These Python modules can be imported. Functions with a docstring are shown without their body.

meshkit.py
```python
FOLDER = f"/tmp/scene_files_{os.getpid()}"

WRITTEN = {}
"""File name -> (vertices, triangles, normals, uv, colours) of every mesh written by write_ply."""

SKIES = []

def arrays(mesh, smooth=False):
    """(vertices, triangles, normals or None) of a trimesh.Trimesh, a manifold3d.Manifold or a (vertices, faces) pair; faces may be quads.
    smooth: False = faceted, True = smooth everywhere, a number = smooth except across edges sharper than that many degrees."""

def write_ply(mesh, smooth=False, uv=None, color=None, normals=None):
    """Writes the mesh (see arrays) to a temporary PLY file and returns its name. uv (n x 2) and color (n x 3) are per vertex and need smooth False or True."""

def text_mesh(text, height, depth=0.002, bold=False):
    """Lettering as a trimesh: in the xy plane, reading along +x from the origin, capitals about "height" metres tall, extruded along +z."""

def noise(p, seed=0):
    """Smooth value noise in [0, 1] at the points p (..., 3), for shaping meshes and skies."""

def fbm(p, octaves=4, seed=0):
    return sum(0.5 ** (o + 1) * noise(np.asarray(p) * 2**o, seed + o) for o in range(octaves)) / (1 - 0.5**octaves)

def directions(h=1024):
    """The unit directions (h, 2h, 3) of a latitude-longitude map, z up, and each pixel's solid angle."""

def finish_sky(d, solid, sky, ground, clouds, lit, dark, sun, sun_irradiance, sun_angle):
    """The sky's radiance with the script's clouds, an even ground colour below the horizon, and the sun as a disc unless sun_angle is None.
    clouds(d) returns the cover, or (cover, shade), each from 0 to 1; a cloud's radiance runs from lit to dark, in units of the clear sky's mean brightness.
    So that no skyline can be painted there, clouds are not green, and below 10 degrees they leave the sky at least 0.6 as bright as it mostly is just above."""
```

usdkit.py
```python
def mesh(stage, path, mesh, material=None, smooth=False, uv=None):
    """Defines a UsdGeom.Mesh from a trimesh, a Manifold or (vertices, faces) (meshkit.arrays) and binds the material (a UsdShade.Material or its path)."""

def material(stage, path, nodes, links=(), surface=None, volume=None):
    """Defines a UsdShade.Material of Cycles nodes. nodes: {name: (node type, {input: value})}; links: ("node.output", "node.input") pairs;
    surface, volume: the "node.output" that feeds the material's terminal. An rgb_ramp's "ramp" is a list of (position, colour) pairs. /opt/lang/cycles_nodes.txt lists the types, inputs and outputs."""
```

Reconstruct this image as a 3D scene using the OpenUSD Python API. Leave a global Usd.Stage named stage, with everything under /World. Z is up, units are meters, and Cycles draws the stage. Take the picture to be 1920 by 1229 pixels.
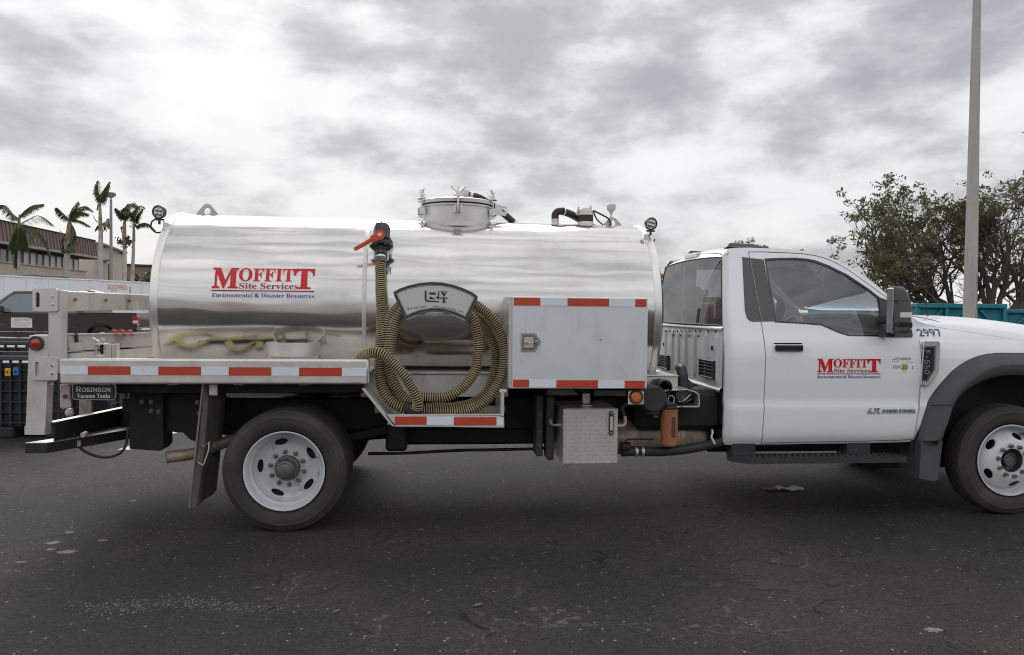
import math, random, glob
import numpy as np, trimesh, shapely, usdkit
import manifold3d as m3
from shapely.geometry import Polygon, MultiPolygon, box as sbox, Point, LineString
from shapely import affinity
from shapely.ops import unary_union
from pxr import Usd, UsdGeom, UsdLux, UsdShade, Gf, Sdf
from PIL import Image, ImageDraw, ImageFont

stage = Usd.Stage.CreateInMemory()
UsdGeom.SetStageUpAxis(stage, 'Z'); UsdGeom.SetStageMetersPerUnit(stage, 1.0)
UsdGeom.Xform.Define(stage, '/World'); UsdGeom.Scope.Define(stage, '/World/Looks')
rng = np.random.default_rng(7); random.seed(7)

# ---------------------------------------------------------------- camera
CX, CY, CZ = 0.9792, -6.5266, 1.4831
YAW, PITCH, ROLL, FPX = 0.09611, -0.0228, 0.00914, 1500.0
_F = np.array([math.sin(YAW) * math.cos(PITCH), math.cos(YAW) * math.cos(PITCH), math.sin(PITCH)])
_R = np.cross(_F, [0, 0, 1]); _R /= np.linalg.norm(_R); _U = np.cross(_R, _F)
_R, _U = math.cos(ROLL) * _R + math.sin(ROLL) * _U, -math.sin(ROLL) * _R + math.cos(ROLL) * _U
EYE = np.array([CX, CY, CZ])
cam = UsdGeom.Camera.Define(stage, '/World/camera')
_m = Gf.Matrix4d(*[float(v) for v in (*_R, 0, *_U, 0, *(-_F), 0, *EYE, 1)])
cam.AddTransformOp().Set(_m)
cam.CreateHorizontalApertureAttr(36.0); cam.CreateFocalLengthAttr(36.0 * FPX / 1920)
cam.CreateVerticalApertureAttr(36.0 * 655 / 1024)
cam.CreateClippingRangeAttr(Gf.Vec2f(0.05, 5000))
cam.CreateExposureAttr(0.74)

# ---------------------------------------------------------------- sky and sun
SUN_EL, SUN_AZ = math.radians(38), math.radians(-12)          # azimuth from +y towards +x
sd = np.array([math.cos(SUN_EL) * math.sin(SUN_AZ), math.cos(SUN_EL) * math.cos(SUN_AZ), math.sin(SUN_EL)])
def skydir(px, py):
    d = _F * FPX + _R * (px - 960) - _U * (py - 614.5); return d / np.linalg.norm(d)
CLOUDS = [(440, 160, 0.17, 0.095), (160, 40, 0.14, 0.035), (760, 340, 0.22, 0.04), (60, 370, 0.15, 0.08), (1640, 190, 0.13, 0.07), (1230, 340, 0.12, 0.05), (640, 190, 0.10, 0.06),
          (90, 225, 0.14, -0.13), (850, 30, 0.26, -0.21), (1100, 180, 0.20, -0.13), (1780, 20, 0.22, -0.13), (1350, 50, 0.2, -0.06), (680, 280, 0.10, -0.05), (1450, 290, 0.10, -0.05)]
_sn = {
    'tc': ('texture_coordinate', {}),
    'mp': ('mapping', {'mapping_type': 'point', 'scale': (5.6, 5.6, 12.0), 'location': (1.3, 5.4, 2.6)}),
    'n1': ('noise_texture', {'scale': 1.0, 'detail': 11.0, 'roughness': 0.57, 'distortion': 0.0}),
    'mp2': ('mapping', {'mapping_type': 'point', 'scale': (1.6, 1.6, 4.2), 'location': (7.7, 1.9, 0.35)}),
    'n2': ('noise_texture', {'scale': 1.0, 'detail': 4.0, 'roughness': 0.5, 'distortion': 0.1}),
    'mx': ('mix_float', {'fac': 0.22}), 'flat': ('mapping', {'mapping_type': 'point', 'scale': (1.0, 1.0, 2.0)}),
    'rp': ('rgb_ramp', {'ramp': [(0.0, (1.8, 1.86, 1.98)), (0.38, (2.5, 2.57, 2.7)), (0.455, (3.3, 3.37, 3.48)), (0.515, (4.5, 4.56, 4.65)), (0.57, (5.25, 5.28, 5.33)), (0.66, (5.6, 5.62, 5.64)), (1.0, (5.8, 5.8, 5.8))]}),
    'sx': ('separate_xyz', {}), 'zb': ('map_range', {'from_min': 0.0, 'from_max': 1.0, 'to_min': 0.92, 'to_max': 1.30, 'clamp': True}), 'zc': ('combine_xyz', {}), 'zm': ('mix', {'mix_type': 'multiply', 'fac': 1.0}),
    'sk': ('sky_texture', {'sky_type': 'single_scattering', 'sun_disc': False, 'sun_elevation': SUN_EL, 'sun_rotation': SUN_AZ, 'aerosol_density': 2.0}),
    'mix': ('mix', {'mix_type': 'mix', 'fac': 0.95}),
    'bg': ('background_shader', {'strength': 0.1})}
_sl = [('tc.generated', 'mp.vector'), ('mp.vector', 'n1.vector'), ('tc.generated', 'mp2.vector'), ('mp2.vector', 'n2.vector'), ('tc.generated', 'flat.vector'),
     ('n1.fac', 'mx.a'), ('n2.fac', 'mx.b'), ('sk.color', 'mix.color1'), ('rp.color', 'zm.color1'), ('tc.generated', 'sx.vector'), ('sx.z', 'zb.value'), ('zb.result', 'zc.x'), ('zb.result', 'zc.y'), ('zb.result', 'zc.z'), ('zc.vector', 'zm.color2'), ('zm.color', 'mix.color2'), ('mix.color', 'bg.color')]
_last = 'mx.result'
for _i, (_a, _b, _r, _w) in enumerate(CLOUDS):                      # the large bright and dark cloud masses
    _d = skydir(_a, _b) * (1, 1, 2.0)
    _sn[f'd{_i}'] = ('vector_math', {'math_type': 'distance', 'vector2': tuple(_d)}); _sn[f'm{_i}'] = ('map_range', {'range_type': 'smoothstep', 'from_min': 0.0, 'from_max': _r, 'to_min': _w, 'to_max': 0.0, 'clamp': True}); _sn[f'a{_i}'] = ('math', {'math_type': 'add'})
    _sl += [('flat.vector', f'd{_i}.vector1'), (f'd{_i}.value', f'm{_i}.value'), (_last, f'a{_i}.value1'), (f'm{_i}.result', f'a{_i}.value2')]; _last = f'a{_i}.value'
_sl.append((_last, 'rp.fac'))
N = usdkit.material(stage, '/World/Looks/overcast_sky', _sn, _sl, surface='bg.background')
dome = UsdLux.DomeLight.Define(stage, '/World/sky')
UsdShade.MaterialBindingAPI.Apply(dome.GetPrim()).Bind(N)
dome.GetPrim().SetCustomDataByKey('kind', 'structure')
sun = UsdLux.DistantLight.Define(stage, '/World/sun')
sun.CreateIntensityAttr(0.26); sun.CreateAngleAttr(40.0); sun.CreateNormalizeAttr(True); sun.CreateColorAttr(Gf.Vec3f(1, 0.97, 0.93))
zx = sd; xx = np.cross([0, 0, 1], zx); xx /= np.linalg.norm(xx); yx = np.cross(zx, xx)
sun.AddTransformOp().Set(Gf.Matrix4d(*[float(v) for v in (*xx, 0, *yx, 0, *zx, 0, 0, 0, 50, 1)]))

# ---------------------------------------------------------------- measuring: a pixel of the photograph on a plane of the place
def ray(px, py): return _F * FPX + _R * (px - 960) - _U * (py - 614.5)
def at(px, py, Y):
    d = ray(px, py); p = EYE + d * ((Y - CY) / d[1]); return p[0], p[2]
def atx(px, py, X):
    d = ray(px, py); p = EYE + d * ((X - CX) / d[0]); return p[1], p[2]
def atz(px, py, Z):
    d = ray(px, py); p = EYE + d * ((Z - CZ) / d[2]); return p[0], p[1]
def far(px, py, depth): return EYE + ray(px, py) / FPX * depth
def on(px, py, ys, y0=-1.0):
    y = y0
    for _ in range(12):
        x, z = at(px, py, y); y = 0.5 * y + 0.5 * float(ys(np.array([x]), np.array([z]))[0])
    return at(px, py, y)
def P2(pts, Y): return [at(a, b, Y) for a, b in pts]

# ---------------------------------------------------------------- materials
LOOK = {}
def mat(name, color, rough=0.5, metal=0.0, var=0.0, vscale=4.0, bump=0.0, bscale=60.0, dirt=None, dscale=3.0, dlo=0.5, dhi=0.7, rvar=0.0, streak=None, **kw):
    """principled look; var = lightness variation, dirt = second colour in patches, bump = fine relief"""
    n = {'g': ('geometry', {}), 'p': ('principled_bsdf', {'base_color': color, 'roughness': rough, 'metallic': metal, **kw})}
    l = []
    last = None
    if var or dirt is not None:
        n['nv'] = ('noise_texture', {'scale': vscale, 'detail': 5.0, 'roughness': 0.6})
        l.append(('g.position', 'nv.vector'))
        lo, hi = [max(0, c * (1 - var)) for c in color], [min(1, c * (1 + var)) for c in color]
        n['rv'] = ('rgb_ramp', {'ramp': [(0.3, lo), (0.7, hi)]}); l.append(('nv.fac', 'rv.fac')); last = 'rv.color'
    if dirt is not None:
        n['nd'] = ('noise_texture', {'scale': dscale, 'detail': 8.0, 'roughness': 0.65})
        if streak: n['ms'] = ('mapping', {'mapping_type': 'point', 'scale': streak}); l += [('g.position', 'ms.vector'), ('ms.vector', 'nd.vector')]
        else: l.append(('g.position', 'nd.vector'))
        n['md'] = ('map_range', {'from_min': dlo, 'from_max': dhi, 'clamp': True, 'range_type': 'smoothstep'}); l.append(('nd.fac', 'md.value'))
        n['mm'] = ('mix', {'mix_type': 'mix', 'color2': dirt}); l += [('md.result', 'mm.fac'), (last, 'mm.color1')]; last = 'mm.color'
    if last: l.append((last, 'p.base_color'))
    if rvar:
        n['nr'] = ('noise_texture', {'scale': vscale * 2.3, 'detail': 6.0, 'roughness': 0.65}); l.append(('g.position', 'nr.vector'))
        n['mr'] = ('map_range', {'from_min': 0.3, 'from_max': 0.7, 'to_min': max(0.02, rough - rvar), 'to_max': min(1, rough + rvar), 'clamp': True})
        l += [('nr.fac', 'mr.value'), ('mr.result', 'p.roughness')]
    if bump:
        n['nb'] = ('noise_texture', {'scale': bscale, 'detail': 3.0}); n['b'] = ('bump', {'strength': 1.0, 'distance': bump})
        l += [('g.position', 'nb.vector'), ('nb.fac', 'b.height'), ('b.normal', 'p.normal')]
    LOOK[name] = usdkit.material(stage, '/World/Looks/' + name, n, l, surface='p.BSDF')
    return LOOK[name]

def glass(name, tint, ior=1.45, gl=(0.9, 0.92, 0.95), dust=0.0):
    LOOK[name] = usdkit.material(stage, '/World/Looks/' + name, {
        't': ('transparent_bsdf', {'color': tint}), 'g': ('glossy_bsdf', {'color': gl, 'roughness': 0.015}), 'f': ('fresnel', {'IOR': ior}),
        'm': ('mix_closure', {}), 'd': ('diffuse_bsdf', {'color': (0.5, 0.5, 0.49)}), 'x': ('mix_closure', {'fac': dust})}, [('f.fac', 'm.fac'), ('t.BSDF', 'x.closure1'), ('d.BSDF', 'x.closure2'), ('x.closure', 'm.closure1'), ('g.BSDF', 'm.closure2')], surface='m.closure')

mat('white_paint', (0.74, 0.75, 0.765), 0.32, var=0.02, vscale=2.0, coat_weight=0.6, coat_roughness=0.04, dirt=(0.6, 0.58, 0.55), dscale=6, dlo=0.62, dhi=0.85)
mat('brushed_aluminium', (0.64, 0.615, 0.59), 0.42, 0.75, var=0.10, vscale=5, rvar=0.12, bump=0.0006, bscale=180, dirt=(0.42, 0.39, 0.36), dscale=4, dlo=0.58, dhi=0.8)
mat('dirty_aluminium', (0.60, 0.56, 0.52), 0.5, 0.55, var=0.15, vscale=6, rvar=0.1, dirt=(0.24, 0.21, 0.18), dscale=3, dlo=0.48, dhi=0.72)
mat('door_aluminium', (0.66, 0.68, 0.70), 0.42, 0.6, var=0.05, vscale=3, rvar=0.08, dirt=(0.58, 0.565, 0.57), dscale=2.0, dlo=0.5, dhi=0.8, streak=(5.0, 5.0, 0.8))
mat('floor_aluminium', (0.70, 0.66, 0.62), 0.55, 0.4, var=0.10, vscale=5, dirt=(0.42, 0.37, 0.32), dscale=3, dlo=0.5, dhi=0.78)
mat('satin_aluminium', (0.78, 0.76, 0.74), 0.3, 1.0, var=0.04, vscale=4)
mat('plate_aluminium', (0.66, 0.62, 0.60), 0.38, 0.8, var=0.08, vscale=9, dirt=(0.40, 0.36, 0.32), dscale=7, dlo=0.58, dhi=0.8)
mat('galvanised_steel', (0.5, 0.48, 0.46), 0.45, 0.8, var=0.15, vscale=12)
mat('bright_steel', (0.72, 0.71, 0.69), 0.2, 1.0, var=0.08, vscale=15, rvar=0.08)
mat('chrome', (0.85, 0.85, 0.86), 0.06, 1.0)
mat('black_plastic', (0.028, 0.028, 0.030), 0.42, var=0.15, vscale=20, bump=0.0004, bscale=400)
mat('black_gloss', (0.012, 0.012, 0.014), 0.12, coat_weight=0.5)
mat('grey_trim', (0.075, 0.073, 0.072), 0.38)
mat('flare_plastic', (0.062, 0.062, 0.064), 0.55, var=0.1, vscale=8, bump=0.0005, bscale=350, dirt=(0.14, 0.135, 0.13), dscale=7, dlo=0.6, dhi=0.8)
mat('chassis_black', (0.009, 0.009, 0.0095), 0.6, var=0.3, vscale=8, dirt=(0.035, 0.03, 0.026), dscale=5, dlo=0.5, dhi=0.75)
mat('tyre_rubber', (0.026, 0.023, 0.021), 0.75, var=0.2, vscale=6, bump=0.0006, bscale=150, dirt=(0.062, 0.050, 0.041), dscale=4, dlo=0.45, dhi=0.75)
mat('tyre_dust', (0.11, 0.092, 0.075), 0.8, var=0.5, vscale=9)
mat('flap_rubber', (0.17, 0.16, 0.15), 0.7, var=0.25, vscale=7, bump=0.001, bscale=50, dirt=(0.28, 0.25, 0.22), dscale=5, dlo=0.5, dhi=0.8)
mat('wheel_white', (0.60, 0.61, 0.63), 0.36, var=0.07, vscale=9, dirt=(0.25, 0.21, 0.17), dscale=9, dlo=0.54, dhi=0.8)
mat('hub_iron', (0.12, 0.115, 0.11), 0.4, 0.5, var=0.3, vscale=25)
mat('nut_steel', (0.24, 0.23, 0.22), 0.3, 0.85, var=0.3, vscale=40)
mat('tape_red', (0.42, 0.046, 0.020), 0.42, var=0.08, vscale=60, coat_weight=0.3)
mat('tape_white', (0.66, 0.69, 0.74), 0.4, var=0.08, vscale=70, coat_weight=0.3)
mat('lens_red', (0.30, 0.015, 0.012), 0.15, coat_weight=1.0, bump=0.002, bscale=70)
mat('lens_amber', (0.45, 0.12, 0.02), 0.2, coat_weight=1.0, bump=0.002, bscale=70)
mat('lens_clear', (0.62, 0.60, 0.56), 0.12, coat_weight=1.0, bump=0.002, bscale=90)
mat('logo_red', (0.55, 0.006, 0.006), 0.35)
mat('logo_dark_red', (0.30, 0.004, 0.006), 0.35)
mat('logo_blue', (0.015, 0.03, 0.28), 0.4)
mat('decal_white', (0.80, 0.78, 0.78), 0.4)
mat('number_blue', (0.02, 0.045, 0.10), 0.4)
mat('ink_black', (0.015, 0.015, 0.015), 0.5)
mat('sign_silver', (0.55, 0.54, 0.54), 0.35, 0.4, var=0.03)
mat('hose_black', (0.022, 0.021, 0.018), 0.55)
mat('hose_yellow', (0.44, 0.36, 0.19), 0.45, var=0.2, vscale=10, dirt=(0.22, 0.165, 0.07), dscale=7, dlo=0.5, dhi=0.8)
mat('valve_red', (0.60, 0.075, 0.035), 0.38, var=0.08, vscale=30)
mat('blue_cap', (0.02, 0.13, 0.26), 0.45)
mat('filter_orange', (0.31, 0.115, 0.06), 0.42, var=0.1, vscale=14, dirt=(0.25, 0.09, 0.05), dscale=12, dlo=0.5, dhi=0.8)
mat('exhaust_rust', (0.38, 0.30, 0.235), 0.55, 0.6, var=0.35, vscale=14, dirt=(0.09, 0.055, 0.035), dscale=9, dlo=0.5, dhi=0.75)
mat('seat_grey', (0.24, 0.24, 0.245), 0.8, var=0.1, vscale=30)
mat('liner_grey', (0.60, 0.59, 0.57), 0.8)
mat('yellow_strap', (0.47, 0.46, 0.19), 0.6, var=0.2, vscale=20)
mat('green_stick', (0.10, 0.36, 0.13), 0.5)
mat('wire_pink', (0.5, 0.25, 0.22), 0.5); mat('wire_white', (0.6, 0.57, 0.5), 0.5)
glass('side_glass', (0.85, 0.89, 0.88), 1.9, dust=0.07); glass('tinted_glass', (0.28, 0.29, 0.29), 1.5, dust=0.05); glass('screen_glass', (0.82, 0.86, 0.85)); glass('far_glass', (0.25, 0.28, 0.28), 1.5)

# polished tank shell: anisotropic streaks round the barrel, smudges
LOOK['polished_aluminium'] = usdkit.material(stage, '/World/Looks/polished_aluminium', {
    'g': ('geometry', {}), 'mp': ('mapping', {'mapping_type': 'point', 'scale': (1.2, 9.0, 9.0)}),
    'n': ('noise_texture', {'scale': 1.6, 'detail': 6.0, 'roughness': 0.6}),
    'r': ('map_range', {'from_min': 0.3, 'from_max': 0.75, 'to_min': 0.09, 'to_max': 0.20, 'clamp': True}),
    'n3': ('noise_texture', {'scale': 2.2, 'detail': 7.0, 'roughness': 0.65}),
    'c': ('rgb_ramp', {'ramp': [(0.25, (0.62, 0.59, 0.565)), (0.5, (0.72, 0.695, 0.675)), (0.8, (0.77, 0.745, 0.725))]}),
    'mpb': ('mapping', {'mapping_type': 'point', 'scale': (0.8, 2.4, 2.4)}),
    'nb': ('noise_texture', {'scale': 1.3, 'detail': 2.0, 'roughness': 0.5}), 'b': ('bump', {'strength': 1.0, 'distance': 0.014}),
    'p': ('principled_bsdf', {'metallic': 1.0})},
    [('g.position', 'mp.vector'), ('mp.vector', 'n.vector'), ('n.fac', 'r.value'), ('r.result', 'p.roughness'), ('g.position', 'n3.vector'), ('n3.fac', 'c.fac'), ('c.color', 'p.base_color'),
     ('g.position', 'mpb.vector'), ('mpb.vector', 'nb.vector'), ('nb.fac', 'b.height'), ('b.normal', 'p.normal')], surface='p.BSDF')
# raised diamond plate for the hydraulic tank
def diamond(): pass

# ---------------------------------------------------------------- prims
COUNT = {}
def numbered(path):
    k = COUNT.get(path, 0); COUNT[path] = k + 1
    return path if k == 0 else f'{path}_{k:03d}'
BASE = {}
class Node:
    def __init__(s, prim, loc): s.prim, s.path, s.loc = prim, str(prim.GetPath()), np.array(loc, float)
def tag(n, label=None, category=None, group=None, kind=None):
    for k, v in (('label', label), ('category', category), ('group', group), ('kind', kind)):
        if v: n.prim.SetCustomDataByKey(k, v)
    return n
def thing(name, label, category, loc=(0, 0, 0), group=None, rotz=0.0):
    x = UsdGeom.Xform.Define(stage, numbered('/World/' + name))
    x.AddTranslateOp().Set(Gf.Vec3d(*map(float, loc)))
    if rotz: x.AddRotateZOp().Set(float(rotz))
    n = Node(x.GetPrim(), loc if not rotz else (0, 0, 0)); n.local = bool(rotz)
    return tag(n, label, category, group)
def xpart(parent, name):
    x = UsdGeom.Xform.Define(stage, numbered(parent.path + '/' + name)); return Node(x.GetPrim(), parent.loc)
def arr(m):
    if isinstance(m, (list,)): m = join(m)
    if hasattr(m, 'to_mesh'):
        q = m.to_mesh(); return np.array(q.vert_properties[:, :3], float), np.array(q.tri_verts)
    if isinstance(m, tuple):
        v, f = np.asarray(m[0], float), np.asarray(m[1], int)
        if f.shape[1] == 4: f = np.vstack([f[:, [0, 1, 2]], f[:, [0, 2, 3]]])
        return v, f
    return np.array(m.vertices, float), np.array(m.faces)
def join(ms):
    V, Fc, n = [], [], 0
    for m in ms:
        v, f = arr(m); V.append(v); Fc.append(f + n); n += len(v)
    return np.vstack(V), np.vstack(Fc)
def obj(parent, name, m, look, smooth=32, label=None):
    v, f = arr(m)
    if parent is None: path, loc = '/World/' + name, np.zeros(3)
    else: path, loc = parent.path + '/' + name, parent.loc
    p = usdkit.mesh(stage, numbered(path), (v - loc, f), LOOK[look] if isinstance(look, str) else look, smooth)
    return tag(Node(p.GetPrim(), loc), label)
def flip(m, axis=1):
    v, f = arr(m); v = v.copy(); v[:, axis] *= -1; return v, f[:, ::-1]
def copy_of(first, loc, rotz=0, label=None, category=None, group=None, scale=None):
    x = UsdGeom.Xform.Define(stage, numbered('/World/' + first.prim.GetName()))
    x.AddTranslateOp().Set(Gf.Vec3d(*map(float, loc))); x.AddRotateZOp().Set(float(rotz))
    if scale: x.AddScaleOp().Set(Gf.Vec3f(*scale))
    x.GetPrim().GetReferences().AddInternalReference(first.prim.GetPath()); x.GetPrim().SetInstanceable(True)
    return tag(Node(x.GetPrim(), loc), label, category, group)

# ---------------------------------------------------------------- shapes
def hull(pts): return trimesh.convex.convex_hull(np.asarray(pts, float))
def cbox(x0, x1, y0, y1, z0, z1, c=0.004):
    a, b = np.array([x0, y0, z0], float), np.array([x1, y1, z1], float); a, b = np.minimum(a, b), np.maximum(a, b)
    c = min(c, 0.45 * (b - a).min()); pts = []
    for s in np.ndindex(2, 2, 2):
        q = np.where(s, b, a); sg = np.where(s, -1, 1)
        for k in range(3):
            o = sg * c; o[k] = 0; pts.append(q + o)
    return hull(pts)
def prism(poly, y0, y1):
    """polygon of (x, z) pulled along y"""
    p = poly if hasattr(poly, 'geom_type') else Polygon(poly)
    if not p.is_valid: p = p.buffer(0)
    m = join([trimesh.creation.extrude_polygon(g, y1 - y0, engine='earcut') for g in getattr(p, 'geoms', [p])])
    v, f = m; return np.stack([v[:, 0], y0 + v[:, 2], v[:, 1]], 1), f[:, ::-1]
def prism_x(poly, x0, x1):
    """polygon of (y, z) pulled along x"""
    p = poly if hasattr(poly, 'geom_type') else Polygon(poly)
    m = join([trimesh.creation.extrude_polygon(g, x1 - x0, engine='earcut') for g in getattr(p, 'geoms', [p])])
    v, f = m; return np.stack([x0 + v[:, 2], v[:, 0], v[:, 1]], 1), f
def prism_z(poly, z0, z1):
    p = poly if hasattr(poly, 'geom_type') else Polygon(poly)
    m = trimesh.creation.extrude_polygon(p, z1 - z0, engine='earcut'); v = np.array(m.vertices); v[:, 2] += z0; return v, np.array(m.faces)
def lathe(prof, n=48, axis='y', c=(0, 0, 0), a0=0.0, a1=2 * math.pi):
    """prof of (radius, height along axis)"""
    prof = np.asarray(prof, float); full = abs(a1 - a0 - 2 * math.pi) < 1e-6
    t = np.linspace(a0, a1, n, endpoint=not full); k = len(prof)
    r, h = prof[:, 0][None], prof[:, 1][None]
    a, b, hh = r * np.cos(t)[:, None], r * np.sin(t)[:, None], np.repeat(h, n, 0)
    V = {'x': (hh, a, b), 'y': (b, hh, a), 'z': (a, b, hh)}[axis]
    V = np.stack(V, -1).reshape(-1, 3) + np.array(c, float)
    Fc = []
    for i in range(n if full else n - 1):
        j = (i + 1) % n
        for q in range(k - 1): Fc.append((i * k + q, j * k + q, j * k + q + 1, i * k + q + 1))
    return arr((V, np.array(Fc)))
def disc_cyl(c, r, h, axis='y', n=24, b=0.15):
    """solid round puck centred at c, bevelled"""
    q = min(b * r, 0.4 * h)
    return lathe([(0, -h / 2), (r - q, -h / 2), (r, -h / 2 + q), (r, h / 2 - q), (r - q, h / 2), (0, h / 2)], n, axis, c)
def spline(pts, n=12, closed=False):
    p = np.asarray(pts, float); out = []
    q = np.vstack([2 * p[0] - p[1], p, 2 * p[-1] - p[-2]])
    for i in range(1, len(q) - 2):
        a, b, c, d = q[i - 1], q[i], q[i + 1], q[i + 2]
        for t in np.linspace(0, 1, n, endpoint=False):
            out.append(0.5 * (2 * b + (c - a) * t + (2 * a - 5 * b + 4 * c - d) * t * t + (3 * b - a - 3 * c + d) * t ** 3))
    out.append(p[-1]); return np.array(out)
def frames(p):
    t = np.gradient(p, axis=0); t /= np.maximum(np.linalg.norm(t, axis=1, keepdims=True), 1e-9)
    n = np.cross(t[0], [0.13, 0.9, 0.3]); n /= np.linalg.norm(n); Ns = []
    for k in t:
        n = n - k * (n @ k); n /= np.linalg.norm(n); Ns.append(n)
    Ns = np.array(Ns); return t, Ns, np.cross(t, Ns)
def tube(p, r, n=8, caps=True):
    p = np.asarray(p, float); k = len(p); r = np.broadcast_to(r, k)
    t, a, b = frames(p); th = np.arange(n) * 2 * math.pi / n
    V = p[:, None] + r[:, None, None] * (np.cos(th)[None, :, None] * a[:, None] + np.sin(th)[None, :, None] * b[:, None])
    V = V.reshape(-1, 3); i, j = np.meshgrid(np.arange(k - 1), np.arange(n), indexing='ij'); i, j = i.ravel(), j.ravel(); j2 = (j + 1) % n
    Fc = np.stack([i * n + j, i * n + j2, (i + 1) * n + j2, (i + 1) * n + j], 1); v, f = arr((V, Fc))
    if caps:
        v = np.vstack([v, p[:1], p[-1:]]); c0, c1 = len(v) - 2, len(v) - 1
        e = [(c0, (q + 1) % n, q) for q in range(n)] + [(c1, (k - 1) * n + q, (k - 1) * n + (q + 1) % n) for q in range(n)]
        f = np.vstack([f, e])
    return v, f
def bar(a, b, w, h, up=(0, 0, 1), c=0.003):
    """bevelled bar of section w x h from a to b"""
    a, b, up = np.array(a, float), np.array(b, float), np.array(up, float); L = np.linalg.norm(b - a); d = (b - a) / L
    s = np.cross(d, up); s /= np.linalg.norm(s); u = np.cross(s, d)
    v, f = arr(cbox(0, L, -w / 2, w / 2, -h / 2, h / 2, c)); return a + v[:, :1] * d + v[:, 1:2] * s + v[:, 2:] * u, f
def resample(p, step):
    d = np.r_[0, np.cumsum(np.linalg.norm(np.diff(p, axis=0), axis=1))]; s = np.linspace(0, d[-1], max(2, int(d[-1] / step)))
    return np.stack([np.interp(s, d, p[:, k]) for k in range(3)], 1), s
def panel(poly, ys, h=0.04, lip=0.02, off=0.0):
    """polygon of (x, z) laid on the side surface y = ys(x, z), with its edges turned in by lip"""
    p = poly if hasattr(poly, 'geom_type') else Polygon(poly)
    if not p.is_valid: p = p.buffer(0)
    x0, z0, x1, z1 = p.bounds; V, Fc, n = [], [], 0
    gx, gz = np.arange(math.floor(x0 / h), math.ceil(x1 / h)) * h, np.arange(math.floor(z0 / h), math.ceil(z1 / h)) * h
    X, Z = np.meshgrid(gx, gz); cells = shapely.box(X.ravel(), Z.ravel(), X.ravel() + h, Z.ravel() + h)
    shapely.prepare(p); cells = cells[shapely.intersects(p, cells)]
    for g in shapely.intersection(cells, p):
        for q in getattr(g, 'geoms', [g]):
            if q.geom_type != 'Polygon' or q.area < 1e-9: continue
            v, f = trimesh.creation.triangulate_polygon(q, engine='earcut')
            V.append(np.asarray(v)); Fc.append(np.asarray(f) + n); n += len(v)
    V, Fc = np.vstack(V), np.vstack(Fc)
    key, inv = np.unique(np.round(V, 6), axis=0, return_inverse=True); Fc = inv.ravel()[Fc]; V = key
    a, b, c = V[Fc[:, 0]], V[Fc[:, 1]], V[Fc[:, 2]]
    cr = (b[:, 0] - a[:, 0]) * (c[:, 1] - a[:, 1]) - (b[:, 1] - a[:, 1]) * (c[:, 0] - a[:, 0])
    Fc = np.where((cr < 0)[:, None], Fc[:, ::-1], Fc); Fc = Fc[np.abs(cr) > 1e-12]
    y = ys(V[:, 0], V[:, 1]) + off; parts = [(np.stack([V[:, 0], y, V[:, 1]], 1), Fc)]
    if lip:
        for g in getattr(p, 'geoms', [p]):
            for r in [g.exterior, *g.interiors]:
                q = np.array(shapely.segmentize(r, h).coords)[:, :2]; yy = ys(q[:, 0], q[:, 1]) + off; k = len(q)
                v = np.vstack([np.stack([q[:, 0], yy, q[:, 1]], 1), np.stack([q[:, 0], yy + lip, q[:, 1]], 1)])
                i = np.arange(k - 1); f = np.stack([i, i + k, i + k + 1, i + 1], 1); parts.append(arr((v, f)))
    return join(parts)
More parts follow.
